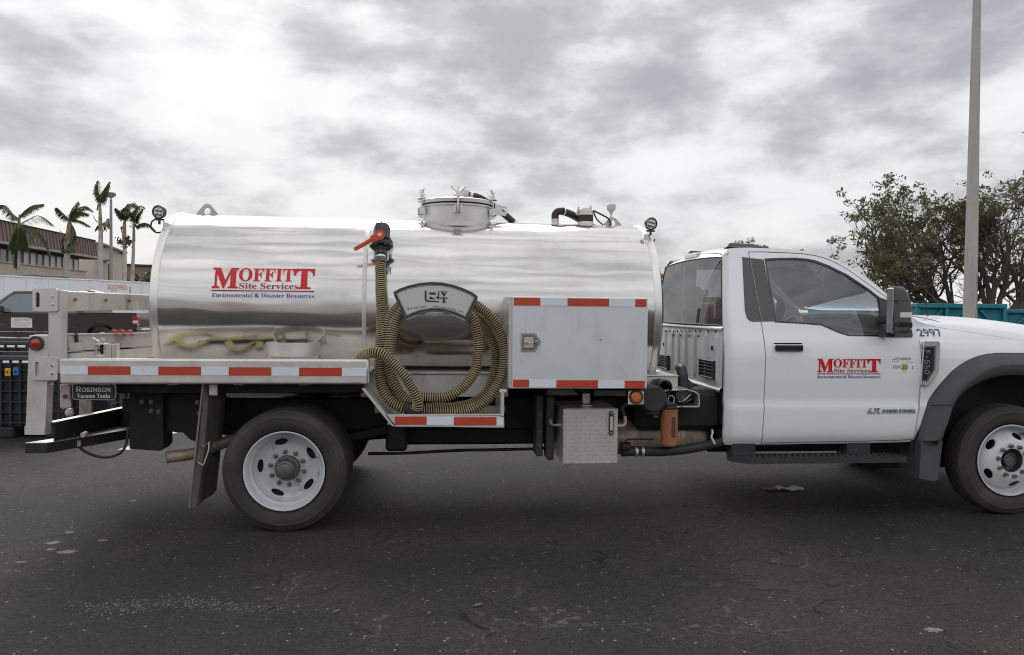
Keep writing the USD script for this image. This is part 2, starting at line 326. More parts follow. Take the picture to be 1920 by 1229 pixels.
def grid(fn, u, v):
    U, W = np.meshgrid(u, v, indexing='ij'); P = fn(U, W); a, b = len(u), len(v)
    i, j = np.meshgrid(np.arange(a - 1), np.arange(b - 1), indexing='ij'); i, j = i.ravel(), j.ravel()
    return arr((P.reshape(-1, 3), np.stack([i * b + j, (i + 1) * b + j, (i + 1) * b + j + 1, i * b + j + 1], 1)))

# ---------------------------------------------------------------- lettering
FONTS = {}
def font(kind, weight=400):
    if (kind, weight) not in FONTS:
        f = ImageFont.truetype(glob.glob('/opt/blender-*/*/datafiles/fonts/' + ('NotoSansMath*' if kind == 'serif' else 'Inter.woff2'))[0], 110)
        if kind != 'serif': f.set_variation_by_axes([14, weight])
        FONTS[kind, weight] = f
    return FONTS[kind, weight]
def serif(s): return ''.join(chr(0x1D400 + ord(c) - 65) if c.isupper() else chr(0x1D41A + ord(c) - 97) if c.islower() else chr(0x1D7CE + ord(c) - 48) if c.isdigit() else c for c in s)
def glyphs(s, kind='sans', weight=500, fat=0):
    """outline of the words as a polygon, baseline at 0, 100 units to the em"""
    f = font(kind, weight); t = serif(s) if kind == 'serif' else s
    x0, y0, x1, y1 = f.getbbox(t, anchor='ls', stroke_width=fat); im = Image.new('L', (x1 - x0 + 8, y1 - y0 + 8))
    ImageDraw.Draw(im).text((4 - x0, 4 - y0), t, 255, f, anchor='ls', stroke_width=fat)
    a = np.pad(np.asarray(im) > 127, ((0, 0), (1, 1))).astype(np.int8); r, s0 = np.nonzero(np.diff(a, axis=1) == 1); s1 = np.nonzero(np.diff(a, axis=1) == -1)[1]
    g = unary_union(list(shapely.box(s0, -r - 1.0, s1, -r + 0.0))).buffer(0.6).buffer(-0.6).simplify(0.6)
    return affinity.translate(g, -4 + x0, 4 - y0)
def fit(g, x0, x1, z0, z1):
    a, b, c, d = g.bounds; return affinity.translate(affinity.scale(affinity.translate(g, -a, -b), (x1 - x0) / (c - a), (z1 - z0) / (d - b), origin=(0, 0)), x0, z0)
# ================================================================ TANK TRUCK
TR = thing('tank_truck', 'white pickup-cab vacuum truck carrying a long polished aluminium tank', 'truck', (0, 0, 0))
SY = -1.2                                                          # plane of the near deck side
TX0, TX1, TR_R = -1.0, 2.65, 0.72
def tzc(x): return 1.482 - 0.0065 * (x - TX0)
def tank_y(x, z): return -np.sqrt(np.maximum(1e-6, TR_R ** 2 - (z - tzc(x)) ** 2))
# barrel: flat cylinder with rolled heads
def tank_lathe(prof, n=160):
    v, f = lathe(prof, n, 'x'); v = v.copy(); v[:, 2] += tzc(v[:, 0]); return v, f
d = 0.05
xs = np.linspace(TX0 + 0.03, TX1 - 0.03, 60)
barrel = tank_lathe([(TR_R, x) for x in xs])
T = obj(TR, 'tank', barrel, 'polished_aluminium', True)
headp = [(TR_R * math.sin(a), -0.16 * math.cos(a)) for a in np.linspace(0, math.pi / 2, 14)]
obj(T, 'tank_head', tank_lathe([(r, TX0 + 0.035 + h) for r, h in headp]), 'polished_aluminium', True)
obj(T, 'tank_head', tank_lathe([(r, TX1 - 0.035 - h) for r, h in headp][::-1]), 'polished_aluminium', True)
for x in (TX0 + 0.02, TX1 - 0.02):
    obj(T, 'end_ring', tank_lathe([(TR_R - 0.004, x - 0.030), (TR_R + 0.006, x - 0.026), (TR_R + 0.011, x - 0.012), (TR_R + 0.011, x + 0.012), (TR_R + 0.006, x + 0.026), (TR_R - 0.004, x + 0.030)]), 'satin_aluminium', 40)
xw = at(683, 600, -0.7)[0]
obj(T, 'weld_seam', tank_lathe([(TR_R - 0.002, xw - 0.018), (TR_R + 0.003, xw - 0.012), (TR_R + 0.003, xw + 0.012), (TR_R - 0.002, xw + 0.018)]), 'brushed_aluminium', 30)
# lifting eyes
def lifting_eye(px, top, w, name='lifting_eye'):
    x, _ = at(px, 400, 0.0); z = tzc(x) + TR_R - 0.012
    w = w / 228 * 0.5; h = top
    p = Polygon([(x - w, z), (x + w, z), (x + w, z + 0.02), (x + 0.30 * w, z + h * 0.92), (x, z + h), (x - 0.30 * w, z + h * 0.92), (x - w, z + 0.02)]).buffer(0.008).difference(Point(x, z + 0.48 * h).buffer(0.026))
    obj(T, name, prism(p, -0.008, 0.008), 'galvanised_steel')
lifting_eye(389, 0.095, 34); lifting_eye(1148, 0.075, 32)
# manway
mx, _ = at(857, 400, 0.0); mz = tzc(mx) + TR_R
mr = 0.272
MW = obj(TR, 'manway', lathe([(mr, mz - 0.09), (mr, mz + 0.105), (mr + 0.012, mz + 0.107), (mr + 0.012, mz + 0.118), (mr, mz + 0.12), (mr - 0.02, mz + 0.12)], 64, 'z', (mx, 0, 0)), 'brushed_aluminium', 25)
obj(MW, 'collar_weld', lathe([(mr + 0.03, mz - 0.06), (mr + 0.005, mz - 0.02)], 64, 'z', (mx, 0, 0)), 'galvanised_steel')
obj(MW, 'gasket', lathe([(mr + 0.004, mz + 0.12), (mr + 0.004, mz + 0.131)], 64, 'z', (mx, 0, 0)), 'ink_black')
obj(MW, 'lid', lathe([(mr + 0.014, mz + 0.131), (mr + 0.016, mz + 0.158), (mr + 0.004, mz + 0.164), (mr * 0.7, mz + 0.178), (mr * 0.35, mz + 0.187), (0, mz + 0.19)], 64, 'z', (mx, 0, 0)), 'brushed_aluminium', 25)
for k, a in enumerate((-90, -20, 200, 90, 20, 160)):
    a = math.radians(a); c = np.array([mx + (mr + 0.03) * math.cos(a), (mr + 0.03) * math.sin(a), 0]); r_ = np.array([math.cos(a), math.sin(a), 0]); t_ = np.array([-r_[1], r_[0], 0])
    b = [bar(c + (0, 0, mz + 0.04) + t_ * s * 0.024, c + (0, 0, mz + 0.10) + t_ * s * 0.024, 0.05, 0.012, tuple(t_), 0.004) for s in (-1, 1)]
    cl = obj(MW, 'clamp', join(b + [tube([c + (0, 0, mz + 0.05), c + (0, 0, mz + 0.205)], 0.008, 8), bar(c + (0, 0, mz + 0.17) - t_ * 0.04, c + (0, 0, mz + 0.17) + t_ * 0.04, 0.05, 0.012)]), 'bright_steel')
    z0 = mz + 0.19
    obj(MW, 'wing_nut', join([disc_cyl(c + (0, 0, z0), 0.018, 0.03, 'z', 12)] + [tube([c + (0, 0, z0), c + t_ * s * 0.055 + r_ * q + (0, 0, z0 + hh)], 0.0075, 8) for s, q, hh in ((-1, 0, 0.052), (1, 0, 0.052), (0, 0.0, 0.05))]), 'bright_steel')
hc = np.array([mx + 0.06, 0.12, mz + 0.17])
obj(MW, 'relief_dome', lathe([(0.062, 0), (0.062, 0.05), (0.058, 0.075), (0.044, 0.10), (0.022, 0.114), (0, 0.118)], 32, 'z', hc), 'dirty_aluminium', True)
obj(MW, 'hinge_bracket', prism(Polygon([(mx + 0.30, mz + 0.05), (mx + 0.385, mz + 0.04), (mx + 0.395, mz + 0.06), (mx + 0.39, mz + 0.115), (mx + 0.36, mz + 0.12), (mx + 0.30, mz + 0.14)]).difference(Point(mx + 0.372, mz + 0.09).buffer(0.016)), -0.13, -0.115), 'bright_steel')
vh = spline([(mx + 0.10, 0.10, mz + 0.235), (mx + 0.20, 0.09, mz + 0.205), (mx + 0.36, 0.07, mz + 0.10), (mx + 0.44, 0.06, mz + 0.035), (mx + 0.475, 0.06, mz + 0.005)], 8)
VH = obj(TR, 'vent_hose', tube(vh, 0.028, 12), 'hose_black')
obj(VH, 'hose_clamp', tube([vh[-3], vh[-1] + (0.01, 0, -0.008)], 0.031, 12), 'bright_steel')
obj(VH, 'hose_clamp', tube([vh[1], vh[3]], 0.0305, 12), 'bright_steel')
# vent stack, elbow, level float
sx, _ = at(1098, 400, 0.0); sz = tzc(sx) + TR_R - 0.006
VS = obj(TR, 'vent_stack', lathe([(0.068, -0.03), (0.068, 0.016), (0.064, 0.03), (0.06, 0.035), (0.06, 0.04)], 32, 'z', (sx, 0, sz)), 'brushed_aluminium', 25)
obj(VS, 'rubber_sleeve', lathe([(0.0, 0.036), (0.063, 0.036), (0.063, 0.085), (0.0, 0.085)], 32, 'z', (sx, 0, sz)), 'hose_black', 25)
obj(VS, 'stack_cap', lathe([(0.0, 0.086), (0.064, 0.086), (0.067, 0.092), (0.062, 0.098), (0.060, 0.125), (0.045, 0.145), (0.0, 0.15)], 32, 'z', (sx, 0, sz)), 'dirty_aluminium', 25)
obj(VS, 'cap_lug', join([bar((sx - 0.075, 0, sz + 0.09), (sx - 0.058, 0, sz + 0.158), 0.03, 0.014), disc_cyl((sx + 0.036, -0.03, sz + 0.152), 0.009, 0.024, 'z', 10)]), 'dirty_aluminium')
ex, _ = at(1041, 400, 0.0); ez = tzc(ex) + TR_R - 0.006
EL = obj(TR, 'vent_elbow', tube(spline([(ex, 0, ez + 0.045), (ex, 0, ez + 0.085), (ex + 0.02, 0, ez + 0.112), (ex + 0.06, 0.0, ez + 0.115)], 6), 0.030, 14), 'hose_black')
obj(EL, 'elbow_base', lathe([(0.035, -0.02), (0.035, 0.012), (0.031, 0.018), (0.031, 0.05), (0, 0.05)], 24, 'z', (ex, 0, ez)), 'brushed_aluminium', 25)
obj(EL, 'elbow_hose', tube(spline([(ex + 0.055, 0, ez + 0.116), (ex + 0.12, 0.05, ez + 0.105), (ex + 0.20, 0.09, ez + 0.075), (ex + 0.30, 0.12, ez + 0.02), (ex + 0.37, 0.14, ez - 0.01)], 8), 0.031, 14), 'hose_black')
obj(EL, 'hose_clamp', tube([(ex + 0.063, 0.003, ez + 0.116), (ex + 0.075, 0.008, ez + 0.115)], 0.034, 14), 'bright_steel')
fx, _ = at(1146, 400, 0.1)
FL = obj(TR, 'vent_cap', lathe([(0.0, 0.215), (0.032, 0.212), (0.038, 0.205), (0.038, 0.172), (0.034, 0.166), (0.018, 0.148), (0.008, 0.13), (0.007, 0.0)], 24, 'z', (fx, 0.1, tzc(fx) + TR_R - 0.02)), 'dirty_aluminium', 25)
wz = tzc(sx) + TR_R
obj(VS, 'wire', tube(spline([(sx + 0.06, -0.02, wz + 0.12), (sx + 0.13, -0.03, wz + 0.085), (sx + 0.19, -0.03, wz + 0.05), (sx + 0.205, -0.03, wz + 0.0)], 8), 0.007, 8), 'ink_black')
obj(VS, 'wire', tube(spline([(sx + 0.06, -0.02, wz + 0.115), (sx + 0.09, -0.02, wz + 0.05), (sx + 0.14, -0.02, wz + 0.005)], 8), 0.006, 8), 'ink_black')
# work lights at both ends
def work_light(px, py, Y, yaw, side):
    x, z = at(px, py, Y); c = np.array([x, Y, z]); d = np.array([math.sin(yaw), -math.cos(yaw), -0.12]); d /= np.linalg.norm(d)
    def turned(prof):
        v, f = lathe(prof, 32, 'z'); zz = d; xx = np.cross([0, 0, 1], zz); xx /= np.linalg.norm(xx); yy = np.cross(zz, xx)
        return c + v[:, :1] * xx + v[:, 1:2] * yy + v[:, 2:] * zz, f
    L = obj(TR, 'work_light', turned([(0, -0.05), (0.03, -0.045), (0.046, -0.02), (0.05, 0.0), (0.05, 0.016), (0.043, 0.018), (0.04, 0.012)]), 'black_plastic', 30)
    obj(L, 'light_lens', turned([(0.0, 0.013), (0.04, 0.011)]), 'lens_clear')
    for a in range(4):
        q = a * math.pi / 2 + 0.6; v, f = turned([(0.0, 0.016), (0.012, 0.014)]); xx = np.cross([0, 0, 1], d); xx /= np.linalg.norm(xx); yy = np.cross(d, xx)
        obj(L, 'light_emitter', (v + 0.02 * (math.cos(q) * xx + math.sin(q) * yy) + 0.001 * d, f), 'chrome')
    obj(L, 'light_foot', join([cbox(x - 0.035, x + 0.035, Y - 0.012, Y + 0.012, z - 0.062, z - 0.05), cbox(x - 0.008, x + 0.008, Y - 0.01, Y + 0.01, z - 0.09, z - 0.055)]), 'black_plastic')
    return L, c
L, c = work_light(299, 398, -0.42, -0.25, -1)
obj(L, 'light_cable', tube(spline([c + (-0.02, 0, -0.045), c + (-0.055, 0, -0.075), c + (-0.06, 0.01, -0.12), c + (-0.02, 0.01, -0.15), c + (0.045, 0.0, -0.135)], 8), 0.006, 8), 'ink_black')
q = lambda px, py: at(px, py, -0.42)
obj(L, 'light_bracket', prism(Polygon([q(308, 415), q(321, 421), q(322, 426), q(317, 436), q(312, 433), q(308, 426)]), -0.45, -0.42), 'brushed_aluminium')
obj(L, 'mounting_plate', prism(Polygon([q(290, 424), q(305, 424), q(294, 450), q(291, 451)]), -0.2, -0.19), 'galvanised_steel')
obj(L, 'bracket_post', bar((*[q(321, 425)[0], -0.44], q(321, 425)[1]), (q(318, 445)[0], -0.49, q(318, 445)[1]), 0.03, 0.018), 'brushed_aluminium')
L, c = work_light(1220, 420, -0.42, 0.22, 1)
q = lambda px, py: at(px, py, -0.42)
obj(L, 'light_bracket', prism(Polygon([q(1206, 440), q(1212, 440), q(1216, 448), q(1212, 458), q(1205, 453)]), -0.45, -0.42), 'brushed_aluminium')
obj(L, 'bracket_post', bar((q(1209, 452)[0], -0.45, q(1209, 452)[1]), (q(1206, 468)[0], -0.50, q(1206, 468)[1]), 0.03, 0.018), 'brushed_aluminium')
obj(L, 'light_cable', tube(spline([c + (0.0, 0, -0.07), c + (-0.02, -0.01, -0.11), c + (0.015, -0.01, -0.145), c + (0.035, 0, -0.12)], 8), 0.006, 8), 'ink_black')

# ---- lettering on the tank
def decal_words(parent, ys, box, white=0.004, off=0.0016):
    """red serif name with its two lines, in the (x, z) box x0, x1, z0, z1"""
    x0, x1, z0, z1 = box; u = lambda a: x0 + (x1 - x0) * (a - 400.0) / 189.0; w = lambda b: z1 - (z1 - z0) * (b - 502.0) / 57.0
    gl = []
    gl.append((fit(glyphs('M', 'serif', fat=2), u(400.2), u(447.8), w(542), w(502)), 'logo_red'))
    gl.append((fit(glyphs('OFFIT', 'serif', fat=1), u(448.5), u(550.5), w(528), w(502)), 'logo_red'))
    gl.append((fit(glyphs('T', 'serif', fat=2), u(550), u(589), w(542), w(502)), 'logo_red'))
    gl.append((fit(glyphs('Site Services', 'serif'), u(450), u(558.5), w(542.6), w(531)), 'logo_dark_red'))
    gl.append((sbox(u(400), w(547.6), u(589), w(545.4)), 'logo_dark_red'))
    a = glyphs('Environmental', 'serif'); b = glyphs('Disaster Resources', 'serif'); c = glyphs('&', 'sans', 800)
    gl.append((unary_union([fit(a, u(401), u(475.5), w(559.2), w(551.2)), fit(c, u(479), u(487), w(559.2), w(551.4)), fit(b, u(491), u(589), w(559.2), w(551.2))]), 'logo_blue'))
    D = None
    halo = unary_union([g.buffer((x1 - x0) * white) for g, _ in gl]).simplify(0.0006)
    D = obj(parent, 'name_decal', panel(halo, ys, 0.02, 0, -off), 'decal_white', True)
    for g, look in gl: obj(D, 'decal_letters', panel(g.simplify(0.0004), ys, 0.02, 0, -off - 0.0012), look, True)
xa, za = on(400, 502, tank_y, -0.7); xb, zb = on(589, 559, tank_y, -0.7)
decal_words(T, tank_y, (xa, xb, zb, za), 0.006)
xa, za = on(722, 502, tank_y, -0.7); xb, zb = on(735, 513.5, tank_y, -0.7)
obj(T, 'tank_lettering', panel(fit(glyphs('ET', 'serif'), xa, xb, zb, za), tank_y, 0.02, 0, -0.002), 'blue_cap', True)

# ---- suction valve
vx, vz = at(713, 462, -0.80)
nrm = lambda z: np.array([0, -math.sqrt(TR_R ** 2 - (z - tzc(vx)) ** 2), z - tzc(vx)]) / TR_R
n_ = nrm(vz + 0.02); base = np.array([vx, n_[1] * TR_R, tzc(vx) + n_[2] * TR_R])
def along(p0, dirn, prof, n=28, sides=None):
    v, f = lathe(prof, n, 'z'); zz = np.array(dirn, float) / np.linalg.norm(dirn); xx = np.array([1.0, 0, 0]); xx -= zz * (xx @ zz); xx /= np.linalg.norm(xx); yy = np.cross(zz, xx)
    return p0 + v[:, :1] * xx + v[:, 1:2] * yy + v[:, 2:] * zz, f
VA = xpart(TR, 'suction_valve')
obj(VA, 'tank_flange', along(base, n_, [(0, 0.0), (0.082, 0.0), (0.082, 0.02), (0.078, 0.024), (0, 0.024)]), 'bright_steel', 25)
obj(VA, 'valve_flange', along(base, n_, [(0, 0.026), (0.072, 0.026), (0.076, 0.03), (0.076, 0.044), (0.07, 0.048), (0, 0.048)], 8), 'black_plastic', 20)
vc = base + n_ * 0.12; dn = np.array([0.0, -0.45, -0.893])
obj(VA, 'valve_body', join([along(base, n_, [(0.05, 0.045), (0.055, 0.15), (0.035, 0.165), (0, 0.165)], 12), along(vc + (0, 0, 0.06), dn, [(0, 0), (0.055, 0.0), (0.06, 0.02), (0.06, 0.115), (0.05, 0.12), (0, 0.12)], 8)]), 'black_plastic', 20)
q0 = vc + dn * 0.085
obj(VA, 'valve_flange', along(q0, dn, [(0, 0), (0.080, 0.0), (0.085, 0.005), (0.085, 0.022), (0.08, 0.026), (0, 0.026)], 6), 'black_plastic', 20)
for k in range(6):
    a = k * math.pi / 3 + 0.02; xx = np.array([1.0, 0, 0]); yy = np.cross(dn, xx)
    obj(VA, 'bolt', along(q0 - dn * 0.006 + 0.066 * (math.cos(a) * xx + math.sin(a) * yy), dn, [(0, 0), (0.009, 0), (0.009, 0.04), (0, 0.04)], 6), 'nut_steel')
obj(VA, 'coupling', along(q0 + dn * 0.024, dn, [(0.045, 0), (0.047, 0.03), (0.04, 0.034), (0.040, 0.065), (0.033, 0.07), (0.033, 0.10)], 24), 'black_plastic', 25)
obj(VA, 'coupling_collar', along(q0 + dn * 0.098, dn, [(0.034, 0), (0.036, 0.002), (0.036, 0.016), (0.034, 0.018)], 24), 'bright_steel', 25)
obj(VA, 'coupling_socket', along(q0 + dn * 0.112, dn, [(0.03, 0), (0.041, 0.004), (0.043, 0.04), (0.04, 0.045)], 24), 'grey_trim', 25)
for s in (-1, 1): obj(VA, 'cam_lever', bar(q0 + dn * 0.05 + (s * 0.046, 0, 0), q0 + dn * 0.135 + (s * 0.05, 0, 0), 0.012, 0.008), 'galvanised_steel')
hp = np.array([vx, vc[1] - 0.085, vc[2] + 0.045]); hq = lambda px, py: np.array([at(px, py, hp[1] - 0.02)[0], at(px, py, hp[1] - 0.02)[1]])
piv, end = hq(712, 441), hq(667, 467); dv = (end - piv) / np.linalg.norm(end - piv)
arm = unary_union([Point(*piv).buffer(0.036), LineString([piv, piv + dv * 0.05]).buffer(0.026), LineString([piv + dv * 0.04, end]).buffer(0.0135)]).buffer(0.008).buffer(-0.008)
obj(VA, 'valve_handle', prism(arm, hp[1] - 0.028, hp[1] - 0.008), 'valve_red')
obj(VA, 'handle_rib', prism(LineString([piv + dv * 0.05, end - dv * 0.03]).buffer(0.005), hp[1] - 0.034, hp[1] - 0.026), 'valve_red')
obj(VA, 'handle_screw', disc_cyl((piv[0], hp[1] - 0.03, piv[1]), 0.015, 0.008, 'y', 16), 'bright_steel')
obj(VA, 'valve_stem', disc_cyl((piv[0], hp[1] + 0.03, piv[1]), 0.022, 0.09, 'y', 16), 'black_plastic')

# ---- deck: near side rail, step well, far rail, floor
def boxpx(x0, y0, x1, y1, Y0, depth, c=0.004):
    a, b = at(x0, y0, Y0), at(x1, y1, Y0); return cbox(a[0], b[0], Y0, Y0 + depth, b[1], a[1], c)
RZ1, RZ0 = at(400, 674, SY)[1], at(400, 721, SY)[1]
RX0, RX1 = at(110, 690, SY)[0], at(691, 690, SY)[0]
DK = obj(TR, 'deck_rail', cbox(RX0, RX1, SY, SY + 0.075, RZ0, RZ1, 0.012), 'brushed_aluminium', 40)
obj(DK, 'rail_end_cap', cbox(RX1 - 0.004, RX1 + 0.003, SY + 0.004, SY + 0.071, RZ0 + 0.006, RZ1 - 0.004, 0.003), 'dirty_aluminium')
FZ = 1.055
obj(TR, 'deck_rail', cbox(RX0, TX1 + 0.2, 1.125, 1.2, 1.045, 1.2, 0.012), 'brushed_aluminium', 40)
obj(TR, 'deck_floor', join([cbox(RX0, RX1, SY + 0.075, -0.56, FZ - 0.012, FZ, 0.002), cbox(RX0, TX1, 0.56, 1.125, FZ - 0.012, FZ, 0.002), cbox(RX0, TX0 - 0.02, -0.56, 0.56, FZ - 0.012, FZ, 0.002)]), 'floor_aluminium')
for x in np.arange(RX0 + 0.25, RX1 - 0.1, 0.42):
    obj(TR, 'deck_crossbar', cbox(x - 0.03, x + 0.03, SY + 0.08, 1.12, FZ - 0.09, FZ - 0.014, 0.004), 'dirty_aluminium')
# reflective tape
def tape(parent, y0, y1, cuts, Y, z0=None, z1=None, slope=None):
    for i in range(len(cuts) - 1):
        x0, x1, red = cuts[i][0], cuts[i + 1][0], cuts[i][1]
        if x1 - x0 < 1: continue
        a, b = at(x0, y0(x0), Y), at(x1, y1(x1), Y)
        zt, zb = (a[1] + at(x1, y0(x1), Y)[1]) / 2, (b[1] + at(x0, y1(x0), Y)[1]) / 2
        obj(parent, 'tape_strip', cbox(a[0] + 0.0008, b[0] - 0.0008, Y - 0.0025, Y + 0.001, zb, zt, 0.0006), 'tape_red' if red else 'tape_white')
lin = lambda xa, ya, xb, yb: (lambda x: ya + (yb - ya) * (x - xa) / (xb - xa))
tape(DK, lin(112, 686.5, 690, 690.5), lin(112, 702.5, 690, 706), [(113, 0), (165, 1), (245, 0), (297, 1), (377, 0), (429, 1), (509, 0), (561, 1), (641, 0), (687, 0)], SY)
# step well holding the hose
q = lambda px, py: at(px, py, SY)
SW = obj(TR, 'step_face', prism(Polygon([q(723, 778), q(945, 780), q(945.5, 802), q(741, 800), q(738, 797)]), SY, SY + 0.012), 'brushed_aluminium')
tape(SW, lin(740, 781, 945, 783), lin(740, 796.5, 945, 798.5), [(740, 1), (800, 0), (851, 1), (931, 0), (944, 0)], SY)
zs = q(800, 779)[1]; xl, xr_ = q(680, 728), q(738, 800)
obj(SW, 'step_tray', cbox(q(726, 790)[0], q(944, 790)[0], SY + 0.012, -0.62, q(800, 797)[1], q(800, 793)[1], 0.002), 'dirty_aluminium')
obj(SW, 'step_flange', cbox(q(723, 790)[0] , q(945, 790)[0], SY + 0.0005, SY + 0.03, zs - 0.002, zs + 0.006, 0.002), 'brushed_aluminium')
sl = Polygon([q(678, 729), q(684, 729), q(741, 797), q(738, 800.5), q(732, 797)])
obj(SW, 'sloping_side', prism(sl, SY, -0.72), 'dirty_aluminium')
obj(SW, 'step_end', cbox(q(939, 790)[0], q(945, 790)[0], SY, -0.72, q(945, 800)[1], q(945, 732)[1], 0.004), 'brushed_aluminium')
obj(SW, 'end_fold', cbox(q(936, 790)[0], q(950, 790)[0], SY - 0.001, SY + 0.03, q(945, 737)[1], q(945, 731)[1], 0.004), 'brushed_aluminium')
# subframe beam and tank saddle seen through the hose
zbm = at(830, 702, -0.70)[1]; zbl = at(830, 745, -0.70)[1]
obj(TR, 'side_beam', cbox(RX1 - 0.1, 1.52, -0.70, -0.62, zbl, zbm, 0.005), 'brushed_aluminium', label='pale aluminium beam below the tank behind the coiled hose')
obj(TR, 'beam_cap', cbox(RX1 - 0.1, 1.52, -0.72, -0.60, zbm + 0.001, zbm + 0.018, 0.004), 'dirty_aluminium')
obj(TR, 'lower_beam', cbox(RX1, 1.50, -0.66, -0.60, at(830, 775, -0.66)[1], at(830, 762, -0.66)[1], 0.004), 'dirty_aluminium')

# ---- hose carrier plate with its sign
def ring_pts(c, r, a0, a1, n): return [(c[0] + r * math.cos(a), c[1] + r * math.sin(a)) for a in np.linspace(a0, a1, n)]
HY = -1.16
sp = [(739, 549), (750, 543), (765, 537.5), (785, 533), (806, 530.8), (828, 531.5), (850, 536), (870, 543), (886, 550.5), (894.5, 557), (893.5, 561), (875.5, 597.5), (873, 599), (868, 596.5), (850, 588.5), (830, 583.5), (810, 582.5), (790, 586), (775, 591), (762, 597.5), (759, 595), (741, 556)]
plate = Polygon([at(a, b, HY) for a, b in sp]).buffer(0.006).buffer(-0.006)
HC = obj(TR, 'hose_carrier', prism(plate, HY, HY + 0.012), 'black_gloss')
obj(HC, 'carrier_rim', prism(plate.buffer(0.006).difference(plate.buffer(-0.004)), HY - 0.002, HY + 0.016), 'grey_trim')
SG = obj(HC, 'sign_plate', prism(plate.buffer(-0.013), HY - 0.004, HY + 0.002), 'sign_silver')
obj(SG, 'sign_border', prism(plate.buffer(-0.0155).difference(plate.buffer(-0.0185)), HY - 0.0052, HY - 0.003), 'ink_black')
def flat(parent, name, g, Y, look, t=0.0012): return obj(parent, name, prism(g.simplify(0.0002), Y - t, Y), look)
q = lambda px, py: at(px, py, HY)
def sx_(x): return 720 + x / 9.6
def sy_(y): return 510 + y / 9.6
def Q(pts): return Polygon([q(sx_(a), sy_(b)) for a, b in pts])
mark = unary_union([Q([(735, 340), (765, 340), (765, 495), (790, 517), (990, 530), (990, 550), (785, 540), (755, 535), (735, 505)]),
                    Q([(815, 370), (930, 375), (930, 412), (815, 410)]), Q([(820, 440), (870, 462), (925, 498), (820, 492)]),
                    Q([(975, 350), (995, 352), (995, 505), (925, 455), (975, 440)])])
flat(SG, 'sign_mark', mark, HY - 0.004, 'ink_black', 0.0018)
for s, a, b, c, e in (('V', 1015, 352, 1142, 445), ('T', 1015, 460, 1140, 555)):
    A, B = q(sx_(a), sy_(e)), q(sx_(c), sy_(b)); flat(SG, 'sign_letter', fit(glyphs(s, 'serif', fat=3), A[0], B[0], A[1], B[1]), HY - 0.004, 'ink_black', 0.0018)
def arc_words(s, pts, h):
    """letters set one by one along a pixel polyline"""
    out = []; p = np.array([q(sx_(a), sy_(b)) for a, b in pts]); dd = np.r_[0, np.cumsum(np.linalg.norm(np.diff(p, axis=0), axis=1))]
    for i, ch in enumerate(s):
        t = (i + 0.5) / len(s) * dd[-1]; x, z = np.interp(t, dd, p[:, 0]), np.interp(t, dd, p[:, 1]); k = min(len(p) - 2, int(np.searchsorted(dd, t, 'right')) - 1); a = math.degrees(math.atan2(*(p[k + 1] - p[k])[::-1]))
        g = glyphs(ch, 'sans', 500); sc = h / 80.0; g = affinity.scale(affinity.translate(g, -(g.bounds[0] + g.bounds[2]) / 2, 0), sc, sc, origin=(0, 0)); out.append(affinity.translate(affinity.rotate(g, a, origin=(0, 0)), x, z))
    return unary_union(out)
flat(SG, 'sign_words', arc_words('814.933.0927', [(425, 685), (600, 660), (770, 640)], 0.0115), HY - 0.004, 'ink_black', 0.0014)
flat(SG, 'sign_words', arc_words('RobinsonTanks.com', [(885, 630), (1060, 655), (1250, 690), (1425, 740)], 0.0115), HY - 0.004, 'ink_black', 0.0014)
hk = at(815, 575, -0.95)
obj(HC, 'carrier_arm', join([cbox(hk[0] - 0.12, hk[0] - 0.06, HY + 0.012, -0.66, hk[1] - 0.03, hk[1], 0.004), cbox(hk[0] + 0.06, hk[0] + 0.12, HY + 0.012, -0.66, hk[1] - 0.03, hk[1], 0.004)]), 'brushed_aluminium')
hb = [at(a, b, HY) for a, b in [(762, 600), (790, 590), (812, 587), (832, 588), (852, 593), (872, 602)]]
obj(HC, 'hose_saddle', join([bar((hb[i][0], -1.03, hb[i][1]), (hb[i + 1][0], -1.03, hb[i + 1][1]), 0.21, 0.008) for i in range(len(hb) - 1)]), 'brushed_aluminium')

# ---- tool box
BY = -1.212
q = lambda px, py: at(px, py, BY)
bx0, bz1 = q(961.5, 556.5); bx1, bz0 = q(1213, 730)
TB = obj(TR, 'tool_box', cbox(bx0 - 0.02, bx1 + 0.006, BY + 0.022, -0.72, bz0, bz1 + 0.004, 0.006), 'brushed_aluminium')
TD = obj(TB, 'box_door', cbox(bx0, bx1, BY, BY + 0.02, bz0 + 0.003, bz1, 0.005), 'door_aluminium')
tape(TB, lin(963, 558, 1213, 561.5), lin(963, 573, 1213, 576), [(963.5, 1), (1013, 0), (1064, 1), (1142, 0), (1191, 1), (1212, 0)], BY)
tape(TB, lin(961, 712, 1211, 714.5), lin(961, 726.5, 1211, 729), [(962, 1), (992, 0), (1043, 1), (1121, 0), (1171, 1), (1209, 0)], BY)
lt = lambda a, b: q(940 + a / 3.4136, 530 + b / 3.4136)
LA = Polygon([lt(128, 327), (lt(215, 327)), lt(247, 372), lt(247, 392), lt(215, 440), lt(128, 440)]).buffer(0.004)
LT = obj(TB, 'latch', prism(LA, BY - 0.004, BY + 0.001), 'bright_steel')
obj(LT, 'latch_recess', prism(LA.buffer(-0.012), BY - 0.005, BY - 0.0035), 'nut_steel')
a, b = lt(145, 350), lt(205, 420); obj(LT, 'latch_paddle', cbox(a[0], b[0], BY - 0.011, BY - 0.005, b[1], a[1], 0.003), 'galvanised_steel')
a = lt(160, 385); obj(LT, 'latch_pin', join([disc_cyl((a[0], BY - 0.013, a[1]), 0.012, 0.01, 'y', 16), cbox(a[0], a[0] + 0.05, BY - 0.015, BY - 0.010, a[1] - 0.004, a[1] + 0.004, 0.002)]), 'bright_steel')
